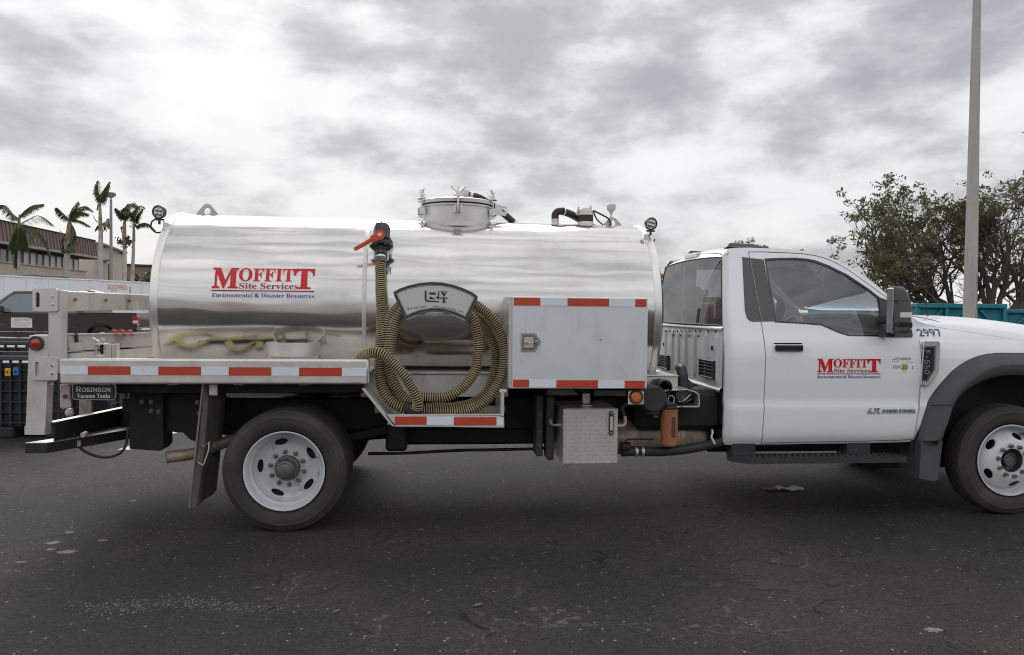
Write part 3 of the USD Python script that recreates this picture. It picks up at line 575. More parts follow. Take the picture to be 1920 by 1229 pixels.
a = lt(226, 382); obj(LT, 'key_lock', disc_cyl((a[0], BY - 0.007, a[1]), 0.011, 0.01, 'y', 16), 'chrome')
a = lt(635, 364); obj(TB, 'stud', disc_cyl((a[0], BY - 0.002, a[1]), 0.006, 0.006, 'y', 12), 'chrome')
for z in np.linspace(bz0 + 0.05, bz1 - 0.05, 5): obj(TB, 'rivet', disc_cyl((bx0 - 0.021, BY + 0.06, z), 0.006, 0.006, 'x', 8), 'bright_steel')
obj(TB, 'box_bracket', cbox(bx1 - 0.02, bx1 + 0.035, -1.0, -0.75, bz0 + 0.05, bz0 + 0.09, 0.004), 'brushed_aluminium')

# ---- rear frame: posts, gussets, cross bar, tail lamp
PY = SY + 0.0
q = lambda px, py: at(px, py, PY)
def plate_px(pts, y0, y1, r=0.006): return prism(Polygon([q(a, b) for a, b in pts]).buffer(-r).buffer(r), y0, y1)
RF = obj(TR, 'rear_frame', plate_px([(89.5, 545), (115, 545), (113.5, 700), (89.5, 700)], PY + 0.010, PY + 0.09, 0.004), 'brushed_aluminium', label='upright aluminium post of the rear frame')
obj(RF, 'post', cbox(q(90, 600)[0], q(114, 600)[0], 1.05, 1.13, q(90, 700)[1], q(90, 545)[1], 0.006), 'brushed_aluminium')
for k, pts in enumerate(([(61.5, 541.5), (108.5, 541.5), (108.5, 584), (61.5, 584)], [(61, 670.5), (108, 671), (108, 713.5), (60.5, 713)])):
    pl = Polygon([q(a, b) for a, b in pts]).buffer(-0.012).buffer(0.012); cx_, cy_ = (71, 562) if k == 0 else (70, 692)
    s0, s1 = q(cx_, cy_ - 10), q(cx_, cy_ + 11); slot = LineString([s0, s1]).buffer(0.012)
    G = obj(RF, 'gusset_plate', prism(pl.difference(slot), PY - 0.004, PY + 0.008), 'brushed_aluminium')
    obj(RF, 'slot_back', prism(slot.buffer(0.004), PY + 0.02, PY + 0.024), 'chassis_black')
    for b in ((98.5, cy_ - 6), (98.5, cy_ + 9)):
        s = q(*b); obj(RF, 'rivet', disc_cyl((s[0], PY - 0.007, s[1]), 0.0075, 0.008, 'y', 12), 'chrome')
a, b = at(113, 545, PY + 0.05), at(113, 583, PY + 0.05)
obj(RF, 'cross_bar', cbox(a[0] - 0.075, a[0], PY + 0.09, 1.05, b[1], a[1], 0.006), 'dirty_aluminium')
for y in (-0.95, -0.45, 0.0, 0.6): obj(RF, 'eye_bolt', disc_cyl((a[0] + 0.006, y, (a[1] + b[1]) / 2 + 0.01), 0.012, 0.02, 'x', 10), 'nut_steel')
LP = obj(RF, 'lower_post', plate_px([(53, 629), (90, 629), (87, 713), (82.5, 815), (46, 814)], PY + 0.012, PY + 0.10, 0.004), 'brushed_aluminium', label='wide lower post carrying the round red tail lamp')
s = q(67, 644)
TL = obj(LP, 'tail_lamp', lathe([(0.030, 0.004), (0.040, 0.0), (0.046, 0.004), (0.047, 0.02)], 32, 'y', (s[0], PY - 0.008, s[1])), 'black_plastic', 30)
obj(LP, 'lamp_lens', lathe([(0.0, -0.004), (0.022, -0.002), (0.031, 0.004), (0.033, 0.012)][::-1], 32, 'y', (s[0], PY - 0.008, s[1])), 'lens_red', 30)
obj(LP, 'post_foot', plate_px([(44.8, 800), (82.8, 800), (82.3, 816.5), (44.8, 816)], PY + 0.008, PY + 0.104, 0.003), 'brushed_aluminium')
zA0, zA1 = at(113, 628.5, -1.09)[1], at(113, 659, -1.09)[1]; zB0, zB1 = zA0 - 0.055, zA1 - 0.05
obj(RF, 'rear_beam', hull([(x, y, z) for x in (-1.45, -1.385) for y, z in ((-1.09, zA0), (-1.09, zA1), (1.05, zB0), (1.05, zB1))]), 'dirty_aluminium', label='weathered aluminium beam across the rear of the deck')
obj(RF, 'beam_lip', hull([(x, y, z) for x in (-1.455, -1.375) for y, z in ((-1.09, zA0 + 0.001), (-1.09, zA0 + 0.009), (1.05, zB0 + 0.001), (1.05, zB0 + 0.009))]), 'brushed_aluminium')
obj(RF, 'deck_end', hull([(x, y, z) for x in (-1.40, -1.34) for y, z in ((-1.09, zA1 - 0.015), (-1.09, 1.06), (1.05, zA1 - 0.06), (1.05, 1.06))]), 'brushed_aluminium')
obj(RF, 'inner_stay', cbox(q(88, 650)[0], q(95, 650)[0], PY + 0.1, PY + 0.16, q(90, 700)[1], q(90, 632)[1], 0.004), 'dirty_aluminium')
# bumper channel and lower beam, swung at an angle
def beam_px(nearL, nearR, top, bot, Y, az, length, name, look, thick=None):
    a, b = at(nearL, top, Y), at(nearR, bot, Y); dx, dy = math.sin(az), math.cos(az)
    c = np.array([[a[0], Y, b[1]], [b[0], Y, b[1]], [b[0], Y, a[1]], [a[0], Y, a[1]]]); e = c + np.array([dx, dy, 0]) * length
    return hull(np.vstack([c, e]))
a = at(85, 792, -1.12); w0 = at(103, 792, -1.12)[0] - a[0]; zt = a[1]; zb = at(100, 828, -1.12)[1]
dd = np.array([math.sin(0.20), math.cos(0.20), 0])
CHb = obj(TR, 'bumper_channel', hull(np.vstack([p := np.array([[a[0], -1.12, zt - 0.006], [a[0] + w0, -1.12, zt - 0.006], [a[0] + w0, -1.12, zt], [a[0], -1.12, zt]]), p + dd * 2.3])), 'galvanised_steel', label='folded steel channel of the rear bumper')
obj(CHb, 'channel_lip', hull(np.vstack([p := np.array([[a[0] + w0 - 0.010, -1.119, zb], [a[0] + w0 + 0.001, -1.119, zb], [a[0] + w0 + 0.001, -1.119, zt - 0.007], [a[0] + w0 - 0.010, -1.119, zt - 0.007]]), p + dd * 2.3])), 'chassis_black')
dd = np.array([math.sin(0.50), math.cos(0.50), 0]); a = at(47, 832, -1.18); b = at(88, 850, -1.18)
p = np.array([[a[0], -1.18, b[1]], [b[0], -1.18, b[1]], [b[0], -1.18, a[1]], [a[0], -1.18, a[1]]])
obj(TR, 'bumper_bar', hull(np.vstack([p, p + dd * 1.6])), 'chassis_black')
obj(TR, 'bumper_bar_top', hull(np.vstack([(r := p[2:] + (0, 0, 0.001)), r + dd * 1.5, r + (0, 0, 0.003), r + dd * 1.5 + (0, 0, 0.003)])), 'galvanised_steel')
# name plate and marker lamp below the rail
NY = -1.10; q = lambda px, py: at(px, py, NY)
NP = Polygon([q(a, b) for a, b in [(139, 719), (214, 720), (218, 725), (218, 746), (213, 751), (139, 750), (135, 746), (135, 723)]])
NPl = obj(TR, 'name_plate', prism(NP, NY, NY + 0.012), 'bright_steel')
obj(NPl, 'plate_face', prism(NP.buffer(-0.007), NY - 0.003, NY + 0.002), 'black_plastic')
a, b = q(143.5, 735.3), q(207.5, 726.2)
R0, R1 = fit(glyphs('R', 'sans', 600), a[0], a[0] + 0.030, a[1], b[1] + 0.004), fit(glyphs('OBINSON', 'sans', 600), a[0] + 0.035, b[0], a[1], b[1] - 0.002)
flat(NPl, 'plate_words', unary_union([R0, R1]), NY - 0.003, 'decal_white', 0.002)
a, b = q(145, 746.5), q(207, 738.5)
flat(NPl, 'plate_words', fit(glyphs('Vacuum Tanks', 'serif'), a[0], b[0], a[1], b[1]), NY - 0.003, 'decal_white', 0.002)
q = lambda px, py: at(px, py, -1.08)
a, b = q(111, 720), q(132, 767)
MB = obj(TR, 'lamp_bracket', cbox(a[0], b[0], -1.08, -1.04, b[1], a[1], 0.01), 'brushed_aluminium')
s = q(123, 743.5); obj(MB, 'marker_lamp', disc_cyl((s[0], -1.083, s[1]), 0.015, 0.014, 'y', 16), 'lens_red')
s = q(124, 776); obj(MB, 'hitch_ball', trimesh.creation.icosphere(2, 0.028).apply_translation((s[0], -1.03, s[1])), 'dirty_aluminium', True)

# ---- chassis
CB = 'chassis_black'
q = lambda px, py: at(px, py, -0.42)
for s in (-1, 1):
    v = join([cbox(-1.30, 5.9, -0.43, -0.415, 0.56, 0.80, 0.003), cbox(-1.30, 5.9, -0.43, -0.355, 0.56, 0.57, 0.003), cbox(-1.30, 5.9, -0.43, -0.355, 0.79, 0.80, 0.003)])
    obj(TR, 'chassis_rail', v if s < 0 else flip(v), CB)
for x in (-1.2, 0.9, 2.2, 3.6, 5.0): obj(TR, 'cross_member', cbox(x - 0.05, x + 0.05, -0.415, 0.415, 0.60, 0.76, 0.01), CB)
q = lambda px, py: at(px, py, -0.80)
obj(TR, 'hitch_plate', prism(Polygon([q(*p) for p in [(243, 733), (306, 733), (306, 838), (300, 846), (243, 842)]]), -0.80, -0.60), CB, label='black rear hitch plate with bolt heads')
obj(TR, 'hitch_frame', prism(Polygon([q(*p) for p in [(300, 733), (396, 733), (392, 836), (376, 838), (350, 826), (338, 814), (310, 812), (300, 816)]]), -0.74, -0.60), CB)
for p in ((266.5, 753.5), (284, 754), (284.5, 771), (298, 772), (371, 755), (374, 775), (379, 789)):
    s = q(*p); obj(TR, 'bolt', join([disc_cyl((s[0], -0.806, s[1]), 0.019, 0.008, 'y', 16), disc_cyl((s[0], -0.815, s[1]), 0.012, 0.016, 'y', 6)]), 'nut_steel')
obj(TR, 'hitch_tube', cbox(-1.62, -1.15, -0.10, 0.10, 0.50, 0.62, 0.01), CB)
obj(TR, 'rear_cross_frame', join([cbox(-1.36, -1.28, -0.85, 0.85, 0.86, 0.99, 0.006), cbox(-1.42, -1.30, -0.42, 0.42, 0.52, 0.66, 0.006)]), CB)
st = q(160, 800)
obj(TR, 'hitch_stay', cbox(*[at(148, 800, -0.62)[0], at(172, 800, -0.62)[0]], -0.62, -0.58, at(150, 838, -0.62)[1], at(150, 745, -0.62)[1], 0.004), 'dirty_aluminium')
obj(TR, 'air_line', tube(spline([(*[at(138, 815, -1.0)[0], -1.0], at(138, 815, -1.0)[1]), *[(at(a, b, -0.95)[0], -0.95, at(a, b, -0.95)[1]) for a, b in ((146, 835), (165, 850), (195, 858), (222, 852), (236, 835), (240, 805))]], 8), 0.009, 8), 'hose_black', True)
obj(TR, 'air_fitting', join([disc_cyl((at(158, 815, -0.98)[0], -0.98, at(158, 815, -0.98)[1]), 0.018, 0.05, 'y', 12), disc_cyl((at(148, 832, -0.98)[0], -0.98, at(148, 832, -0.98)[1]), 0.014, 0.04, 'z', 12)]), 'dirty_aluminium')
# under-deck black skirts that close the view below the rail
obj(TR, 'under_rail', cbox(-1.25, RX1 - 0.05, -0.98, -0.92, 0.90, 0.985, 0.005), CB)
obj(TR, 'spring_pack', join([bar((-0.70, -0.50, 0.62), (0.0, -0.50, 0.44), 0.09, 0.06), bar((0.0, -0.50, 0.44), (0.70, -0.50, 0.60), 0.09, 0.06), cbox(0.62, 0.78, -0.56, -0.44, 0.42, 0.78, 0.02), cbox(-0.78, -0.62, -0.56, -0.44, 0.55, 0.78, 0.02)]), CB)
obj(TR, 'spring_pack', flip(join([bar((-0.70, -0.50, 0.62), (0.0, -0.50, 0.44), 0.09, 0.06), bar((0.0, -0.50, 0.44), (0.70, -0.50, 0.60), 0.09, 0.06)])), CB)
obj(TR, 'rear_axle', join([tube([(0, -0.95, 0.405), (0, 0.95, 0.405)], 0.075, 16), trimesh.creation.icosphere(2, 0.22).apply_scale((0.9, 1, 1)).apply_translation((0, 0, 0.405))]), CB, True)
obj(TR, 'drive_shaft', tube([(0.2, 0, 0.45), (2.2, 0, 0.58), (3.4, 0, 0.62)], 0.05, 12), CB, True)
obj(TR, 'front_axle', tube([(5.207, -0.85, 0.40), (5.207, -0.5, 0.33), (5.207, 0.5, 0.33), (5.207, 0.85, 0.40)], 0.06, 12), CB, True)
obj(TR, 'brake_pipe', tube(spline([(at(a, b, -0.55)[0], -0.55, at(a, b, -0.55)[1]) for a, b in ((690, 851), (760, 850), (860, 845), (1000, 842), (1030, 838))], 6), 0.012, 8), CB, True)
obj(TR, 'lower_tank', cbox(0.75, 1.9, -0.40, 0.35, 0.44, 0.60, 0.02), CB, label='black box low between the frame rails')
ep = [(at(312, 858, -0.95)[0], -0.95, at(312, 858, -0.95)[1]), (at(375, 848, -0.86)[0], -0.86, at(375, 848, -0.86)[1]), (-0.35, -0.70, 0.56), (0.3, -0.62, 0.60)]
v, f = tube(spline(ep, 8), 0.040, 20, caps=False); v2, f2 = tube(spline(ep, 8), 0.037, 20, caps=False)
obj(TR, 'exhaust_pipe', join([(v, f), (v2, f2[:, ::-1])]), 'exhaust_rust', True)
# mud flap: thin wavy rubber sheet standing across the truck
def flap_fn(u, w):
    z = 0.165 + (0.985 - 0.165) * w; y = -1.16 + 0.56 * u
    x = -0.515 - 0.085 * (1 - w) ** 1.3 + 0.012 * np.sin(9 * u + 1.5 * w) * (0.4 + 0.6 * (1 - w)) - 0.02 * (u < 0.06)
    return np.stack([x, y, z - 0.02 * np.sin(3 * u) * (1 - w)], -1)
a = grid(flap_fn, np.linspace(0, 1, 24), np.linspace(0, 1, 20)); vb = a[0].copy(); vb[:, 0] += 0.012
obj(TR, 'mud_flap', join([a, (vb, a[1][:, ::-1]), bar((-0.608, -1.16, 0.165), (-0.52, -1.16, 0.985), 0.012, 0.012, (0, 1, 0))]), 'flap_rubber', True)
obj(TR, 'flap_clip', cbox(*[at(392, 730, -1.14)[0], at(408, 730, -1.14)[0]], -1.15, -1.13, at(400, 742, -1.14)[1], at(400, 720, -1.14)[1], 0.006), 'dirty_aluminium')
hp_ = [(at(a, b, -1.17)[0], -1.17 + dy, at(a, b, -1.17)[1]) for a, b, dy in ((371, 836, 0.05), (382, 838, 0), (392, 829, 0), (391, 845, 0), (384, 866, 0), (381, 873, 0), (374, 869, 0), (362, 866, 0.05))]
obj(TR, 'flap_hook', tube(hp_, 0.005, 8), 'galvanised_steel', True)

# ---- wheels
def disc_body(prof, holes, hole_r, n=72):
    cs = m3.CrossSection([prof], m3.FillRule.EvenOdd); M = m3.Manifold.revolve(cs, n)
    for k in range(holes):
        a = 2 * math.pi * k / holes + 0.31
        M = M - m3.Manifold.cylinder(0.6, 1.0, 1.0, 28, True).scale((0.021, 0.045, 1)).rotate((0, 0, math.degrees(a))).translate((hole_r * math.cos(a), hole_r * math.sin(a), 0)); continue
        pts = [m3.Manifold.cylinder(0.6, 0.021, 0.021, 16, True).scale((1, 1.0, 1)).translate((hole_r * math.cos(a + s), hole_r * math.sin(a + s), 0)) for s in (-0.13, 0, 0.13)]
        M = M - m3.Manifold.batch_hull([pts[0], pts[1]]) - m3.Manifold.batch_hull([pts[1], pts[2]])
    return arr(M)
def place_wheel(m, x, yo, z, near=True, spin=0.0):
    """local: z axis of the lathe points outward"""
    v, f = arr(m); c, s = math.cos(spin), math.sin(spin); v = np.stack([c * v[:, 0] - s * v[:, 1], s * v[:, 0] + c * v[:, 1], v[:, 2]], 1)
    if near: return np.stack([v[:, 0] + x, yo - v[:, 2], v[:, 1] + z], 1), f
    return np.stack([v[:, 0] + x, -yo + v[:, 2], v[:, 1] + z], 1), f[:, ::-1]
WR, WT = 0.405, 0.215
tyre_prof = [(0.252, -0.035), (0.262, -0.02), (0.275, -0.004), (0.30, 0.010), (0.325, 0.014), (0.345, 0.011), (0.352, 0.013), (0.358, 0.009), (0.378, -0.001), (0.391, -0.012), (0.3945, -0.016), (0.398, -0.021), (0.4045, -0.038)]
for g in (0.055, 0.085, 0.115, 0.145): tyre_prof += [(0.405, -g), (0.396, -g - 0.002), (0.396, -g - 0.008), (0.405, -g - 0.010)]
tyre_prof += [(0.4045, -0.172), (0.392, -0.198), (0.36, -0.212), (0.30, -0.215), (0.26, -0.19), (0.252, -0.175)]
rim_barrel = [(0.262, -0.004), (0.2635, 0.003), (0.259, 0.006), (0.2535, 0.001), (0.2515, -0.010), (0.243, -0.028), (0.238, -0.06), (0.222, -0.075), (0.222, -0.13), (0.238, -0.15), (0.25, -0.18)]
def make_wheel(x, yo, kind, near=True, spin=0.0):
    W = xpart(TR, 'wheel'); pl = lambda m: place_wheel(m, x, yo, WR, near, spin)
    t = lathe(tyre_prof, 96, 'z'); v, fc = t; low = v[:, 1] < -WR + 0.012; v = v.copy(); v[low, 1] = np.maximum(v[low, 1], -WR + 0.004)
    obj(W, 'tyre', place_wheel((v, fc), x, yo, WR, near, 0), 'tyre_rubber', 30)
    for rr_, hh_ in ((0.3535, 0.0125), (0.393, -0.0135)): obj(W, 'sidewall_rib', pl(lathe([(rr_ - 0.0016, hh_ - 0.001), (rr_, hh_ + 0.0014), (rr_ + 0.0016, hh_ - 0.001)], 96, 'z')), 'tyre_dust', 30)
    obj(W, 'rim', pl(lathe(rim_barrel[::-1], 96, 'z')), 'wheel_white', 30)
    if kind == 'rear':
        prof = [(0.085, -0.118), (0.135, -0.118), (0.15, -0.122), (0.175, -0.135), (0.205, -0.128), (0.225, -0.105), (0.236, -0.085), (0.236, -0.095), (0.222, -0.118), (0.20, -0.142), (0.172, -0.148), (0.148, -0.132), (0.085, -0.128)]
        obj(W, 'wheel_disc', pl(disc_body(prof, 5, 0.180)), 'wheel_white', 28); zn, rn, hr = -0.118, 0.112, 0.018
        obj(W, 'hub', pl(lathe([(0.083, -0.13), (0.081, -0.09), (0.072, -0.085), (0.06, -0.05), (0.06, -0.034), (0.048, -0.028), (0.046, -0.012), (0.03, -0.006), (0, -0.006)], 40, 'z')), 'hub_iron', 25)
        for k in range(8):
            a = 2 * math.pi * k / 8; v, fc = disc_cyl((0.068 * math.cos(a), 0.068 * math.sin(a), -0.078), 0.0085, 0.02, 'z', 6); obj(W, 'hub_bolt', pl((v, fc)), 'nut_steel')
    else:
        prof = [(0.088, 0.012), (0.125, 0.012), (0.145, 0.008), (0.165, -0.006), (0.195, -0.030), (0.215, -0.055), (0.226, -0.085), (0.23, -0.11), (0.223, -0.11), (0.216, -0.085), (0.206, -0.062), (0.188, -0.040), (0.16, -0.016), (0.143, -0.002), (0.088, 0.002)]
        obj(W, 'wheel_disc', pl(disc_body(prof, 5, 0.183)), 'wheel_white', 28); zn, rn, hr = 0.012, 0.112, 0.018
        obj(W, 'hub', pl(lathe([(0.087, 0.006), (0.083, -0.05), (0.052, -0.055), (0.050, -0.006), (0.044, -0.002), (0.040, -0.012), (0, -0.012)], 40, 'z')), 'hub_iron', 25)
    for k in range(10):
        a = 2 * math.pi * (k + 0.3) / 10
        v, fc = lathe([(0, 0.034), (0.008, 0.033), (0.012, 0.025), (0.0125, 0.012), (0.017, 0.010), (0.017, 0.0)][::-1], 8, 'z', (rn * math.cos(a), rn * math.sin(a), zn)); obj(W, 'wheel_nut', pl((v, fc)), 'nut_steel', 25)
    obj(W, 'brake_drum', pl(lathe([(0, -0.165), (0.215, -0.165), (0.215, -0.20), (0, -0.20)][::-1], 32, 'z')), 'chassis_black')
    v, fc = tube([(0.21, 0.03, -0.06), (0.225, 0.035, 0.0)], 0.005, 6); obj(W, 'valve_stem', pl((v, fc)), 'ink_black')
    return W
def inner_tyre(x, yo, near):
    W = xpart(TR, 'wheel'); pl = lambda m: place_wheel(m, x, yo, WR, near)
    obj(W, 'tyre', pl(lathe(tyre_prof, 72, 'z')), 'tyre_rubber', 30); obj(W, 'rim', pl(lathe(rim_barrel[::-1], 48, 'z')), 'wheel_white', 30)
make_wheel(0, -1.175, 'rear', True, 0.25); inner_tyre(0, -0.88, True); make_wheel(0, -1.175, 'rear', False); inner_tyre(0, -0.88, False)
make_wheel(5.207, -1.04, 'front', True, 0.9); make_wheel(5.207, -1.04, 'front', False)

# ---- hydraulic tank of diamond plate, fittings
HYd = -1.06; q = lambda px, py: at(px, py, HYd)
hx0, hz1 = q(1056.5, 767); hx1, hz0 = q(1158, 870.5)
HT = obj(TR, 'hydraulic_tank', cbox(hx0, hx1, HYd, HYd + 0.48, hz0, hz1, 0.006), 'plate_aluminium', label='square reservoir faced with diamond plate')
tr = []
stp = 0.0285
for i, x in enumerate(np.arange(hx0 + 0.014, hx1 - 0.008, stp)):
    for j, z in enumerate(np.arange(hz0 + 0.014, hz1 - 0.008, stp)):
        s = 1 if (i + j) % 2 else -1; u = np.array([math.cos(0.78), s * math.sin(0.78)]) * 0.0145; w = np.array([-u[1], u[0]]) * 0.22
        c = np.array([x, z]); b = [c + u, c + w, c - u, c - w]
        V = [(p[0], HYd - 0.0002, p[1]) for p in b] + [(c[0] + 0.5 * u[0], HYd - 0.006, c[1] + 0.5 * u[1]), (c[0] - 0.5 * u[0], HYd - 0.006, c[1] - 0.5 * u[1])]
        tr.append((np.array(V), np.array([(0, 4, 1), (1, 4, 5), (1, 5, 2), (2, 5, 3), (3, 5, 4), (3, 4, 0)])))
tg = obj(HT, 'tread_pattern', join(tr), 'satin_aluminium', False); tag(tg, kind='stuff')  # tread brighter than its plate: dark of the grooves put into the colours
obj(HT, 'tank_rim', join([cbox(hx0, hx1, HYd - 0.003, HYd + 0.004, hz1 - 0.006, hz1 + 0.002, 0.001), cbox(hx0 - 0.002, hx0 + 0.005, HYd - 0.003, HYd + 0.004, hz0, hz1, 0.001)]), 'galvanised_steel')
g = lambda a, b: q(1030 + a / 8.19, 730 + b / 8.19)
a, b = g(948, 365), g(945, 675)
SGl = obj(HT, 'sight_gauge', prism(LineString([a, b]).buffer(0.0155), HYd - 0.012, HYd + 0.001), 'black_plastic')
a2, b2 = g(948, 430), g(945, 615); obj(SGl, 'gauge_glass', prism(LineString([a2, b2]).buffer(0.008), HYd - 0.015, HYd - 0.011), 'lens_clear')
for s in (a, b): obj(SGl, 'gauge_bolt', disc_cyl((s[0], HYd - 0.014, s[1]), 0.010, 0.008, 'y', 12), 'bright_steel')
s = g(625, 200); obj(HT, 'filler_cap', join([disc_cyl((s[0], HYd + 0.15, hz1 + 0.012), 0.052, 0.02, 'z', 24), disc_cyl((s[0], HYd + 0.15, hz1 + 0.06), 0.036, 0.075, 'z', 24)]), 'bright_steel', 30)
obj(HT, 'return_filter', join([cbox(s[0] - 0.07, s[0] + 0.045, HYd + 0.16, HYd + 0.24, hz1 + 0.09, hz1 + 0.16, 0.01)]), CB)
obj(HT, 'side_fitting', join([disc_cyl((hx0 - 0.015, HYd + 0.12, g(0, 590)[1]), 0.014, 0.03, 'x', 12), tube(spline([(hx0 - 0.02, HYd + 0.12, g(0, 590)[1]), (hx0 - 0.05, HYd + 0.12, g(0, 592)[1]), (hx0 - 0.07, HYd + 0.12, g(0, 560)[1]), (hx0 - 0.072, HYd + 0.12, g(0, 500)[1])], 6), 0.009, 8)]), 'galvanised_steel', True)
obj(HT, 'side_fitting', join([disc_cyl((hx1 + 0.02, HYd + 0.1, g(0, 598)[1]), 0.016, 0.05, 'x', 6), tube(spline([(hx1 + 0.03, HYd + 0.1, g(0, 598)[1]), (hx1 + 0.065, HYd + 0.1, g(0, 590)[1]), (hx1 + 0.075, HYd + 0.1, g(0, 540)[1]), (hx1 + 0.07, HYd + 0.1, g(0, 440)[1])], 6), 0.013, 10)]), 'galvanised_steel', True)
obj(HT, 'return_line', tube(spline([(hx1 + 0.07, HYd + 0.1, g(0, 450)[1]), (hx1 + 0.055, HYd + 0.11, g(0, 330)[1]), (hx1 + 0.09, HYd + 0.12, g(0, 270)[1]), (hx1 + 0.2, HYd + 0.16, g(0, 250)[1])], 6), 0.014, 10), 'hose_black', True)
obj(HT, 'tank_strap', join([cbox(hx0 - 0.155, hx0 - 0.105, -0.80, -0.60, 0.42, 0.86, 0.006), cbox(hx0 - 0.085, hx0 - 0.03, -0.85, -0.70, 0.40, 0.86, 0.012)]), 'flare_plastic')
for z in (0.72, 0.60, 0.5): obj(HT, 'strap_bolt', disc_cyl((hx0 - 0.13, -0.803, z), 0.012, 0.01, 'y', 8), 'nut_steel')
# amber lamp
s = at(1193, 745, -1.19)
AM = obj(TR, 'amber_lamp', cbox(s[0] - 0.055, s[0] + 0.055, -1.188, -1.17, s[1] - 0.055, s[1] + 0.045, 0.01), 'brushed_aluminium')
obj(AM, 'lamp_bezel', lathe([(0.036, -0.006), (0.045, -0.012), (0.05, -0.004), (0.05, 0.0)], 32, 'y', (s[0], -1.188, s[1])), 'black_plastic', 30)
obj(AM, 'lamp_lens', lathe([(0.0, -0.014), (0.028, -0.012), (0.038, -0.004)][::-1], 32, 'y', (s[0], -1.188, s[1])), 'lens_amber', 30)
# ---- vacuum pump corner between tool box and cab
k = lambda a, b, Y=-0.95: at(1180 + a / 6.468, 690 + b / 6.468, Y)
p3 = lambda a, b, Y=-0.95: (k(a, b, Y)[0], Y, k(a, b, Y)[1])
a, b = k(205, 95, -0.85), k(590, 240, -0.85)
PB = obj(TR, 'pump_shelf', cbox(a[0], b[0], -0.85, -0.45, b[1], a[1], 0.004), 'brushed_aluminium')
obj(PB, 'shelf_edge', cbox(a[0], b[0] + 0.004, -0.856, -0.844, a[1] - 0.008, a[1] + 0.003, 0.002), 'bright_steel')
box_o = Polygon([k(420, 270), k(690, 258), k(790, 290), k(825, 320), k(835, 420), k(825, 465), k(440, 465), k(432, 330)])
EB = obj(TR, 'wiring_box', join([prism(box_o.buffer(0.004).difference(box_o.buffer(-0.004)), -0.98, -0.80), prism(box_o, -0.80, -0.795)]), 'brushed_aluminium', label='open aluminium box with loose wires')
c = p3(610, 330, -0.90)
obj(EB, 'solenoid', disc_cyl(c, 0.052, 0.14, 'y', 20), 'black_plastic'); obj(EB, 'solenoid_band', disc_cyl((c[0], -0.90, c[2]), 0.054, 0.02, 'y', 20), 'galvanised_steel')
obj(EB, 'wire', tube([p3(508 + 38 * math.cos(t), 385 + 48 * math.sin(t), -0.985) for t in np.linspace(0, 2 * math.pi, 24)], 0.003, 6), 'wire_white', True)
obj(EB, 'wire', tube(spline([p3(x, y, -0.97) for x, y in ((585, 410), (630, 412), (655, 385), (650, 350))], 6), 0.003, 6), 'wire_pink', True)
obj(EB, 'wire', tube(spline([p3(x, y, -0.98) for x, y in ((660, 400), (700, 365), (742, 325))], 6), 0.004, 6), 'wire_white', True)
obj(EB, 'wire', tube(spline([p3(x, y, -0.96) for x, y in ((640, 410), (700, 410), (740, 385), (745, 370))], 6), 0.003, 6), 'wire_pink', True)
obj(EB, 'wire', tube(spline([p3(x, y, -0.985) for x, y in ((470, 400), (500, 470), (560, 490), (630, 475), (690, 410))], 6), 0.003, 6), 'ink_black', True)
VP = obj(TR, 'vacuum_pump', join([disc_cyl(p3(265, 365, -0.93), 0.098, 0.16, 'y', 28), cbox(p3(195, 0)[0], p3(350, 0)[0], -1.0, -0.85, p3(0, 460)[2], p3(0, 285)[2], 0.03), cbox(p3(350, 0)[0], p3(440, 0)[0], -0.95, -0.7, p3(0, 470)[2], p3(0, 270)[2], 0.02)]), 'black_plastic')
for i in range(6): obj(VP, 'cooling_fin', cbox(p3(352 + i * 14, 0)[0], p3(357 + i * 14, 0)[0], -0.965, -0.7, p3(0, 465)[2], p3(0, 275)[2], 0.002), 'black_plastic')
obj(VP, 'pump_flange', join([disc_cyl(p3(340, 400, -0.95), 0.02, 0.1, 'z', 12), cbox(p3(335, 0)[0], p3(352, 0)[0], -1.005, -0.99, p3(0, 490)[2], p3(0, 290)[2], 0.003)]), 'dirty_aluminium')
obj(VP, 'drain_hose', tube([p3(325, 500), p3(322, 600)], 0.02, 12), 'green_stick' if False else 'flap_rubber', True)
obj(VP, 'pump_foot', join([disc_cyl(p3(285, 490), 0.055, 0.09, 'z', 20)]), CB)
obj(VP, 'pump_elbow', tube(spline([p3(290, 215, -0.88), p3(360, 200, -0.9), p3(420, 215, -0.95), p3(425, 240, -1.0)], 6), 0.042, 14, caps=False), 'black_plastic', True)
obj(VP, 'pump_port', lathe([(0.045, 0), (0.052, 0.004), (0.052, 0.05), (0.04, 0.05), (0.036, 0.0)], 24, 'y', (p3(415, 225)[0], -1.0, p3(415, 225)[2])), 'black_plastic', 25)
obj(VP, 'suction_pipe', tube(spline([p3(650, 330, -0.80), p3(655, 200, -0.80), p3(645, 80, -0.80), p3(630, 20, -0.75), p3(610, 0, -0.6)], 8), 0.038, 14), 'black_plastic', True)
obj(VP, 'pipe_tee', tube(spline([p3(655, 180, -0.78), p3(700, 190, -0.78), p3(740, 250, -0.78)], 6), 0.032, 12), 'black_plastic', True)
a, b = p3(500, 505, -0.98), p3(500, 955, -0.98); rF = 0.061
FIl = obj(TR, 'oil_filter', lathe([(0, b[2]), (rF - 0.012, b[2]), (rF, b[2] + 0.012), (rF, a[2] - 0.012), (rF + 0.003, a[2] - 0.010), (rF + 0.003, a[2]), (0, a[2])], 40, 'z', (a[0], -0.95, 0)), 'filter_orange', 30)
obj(FIl, 'filter_head', join([disc_cyl((a[0], -0.95, a[2] + 0.012), 0.058, 0.024, 'z', 24), cbox(a[0] - 0.04, a[0] + 0.04, -1.0, -0.9, a[2] + 0.02, a[2] + 0.05, 0.008)]), 'black_plastic')
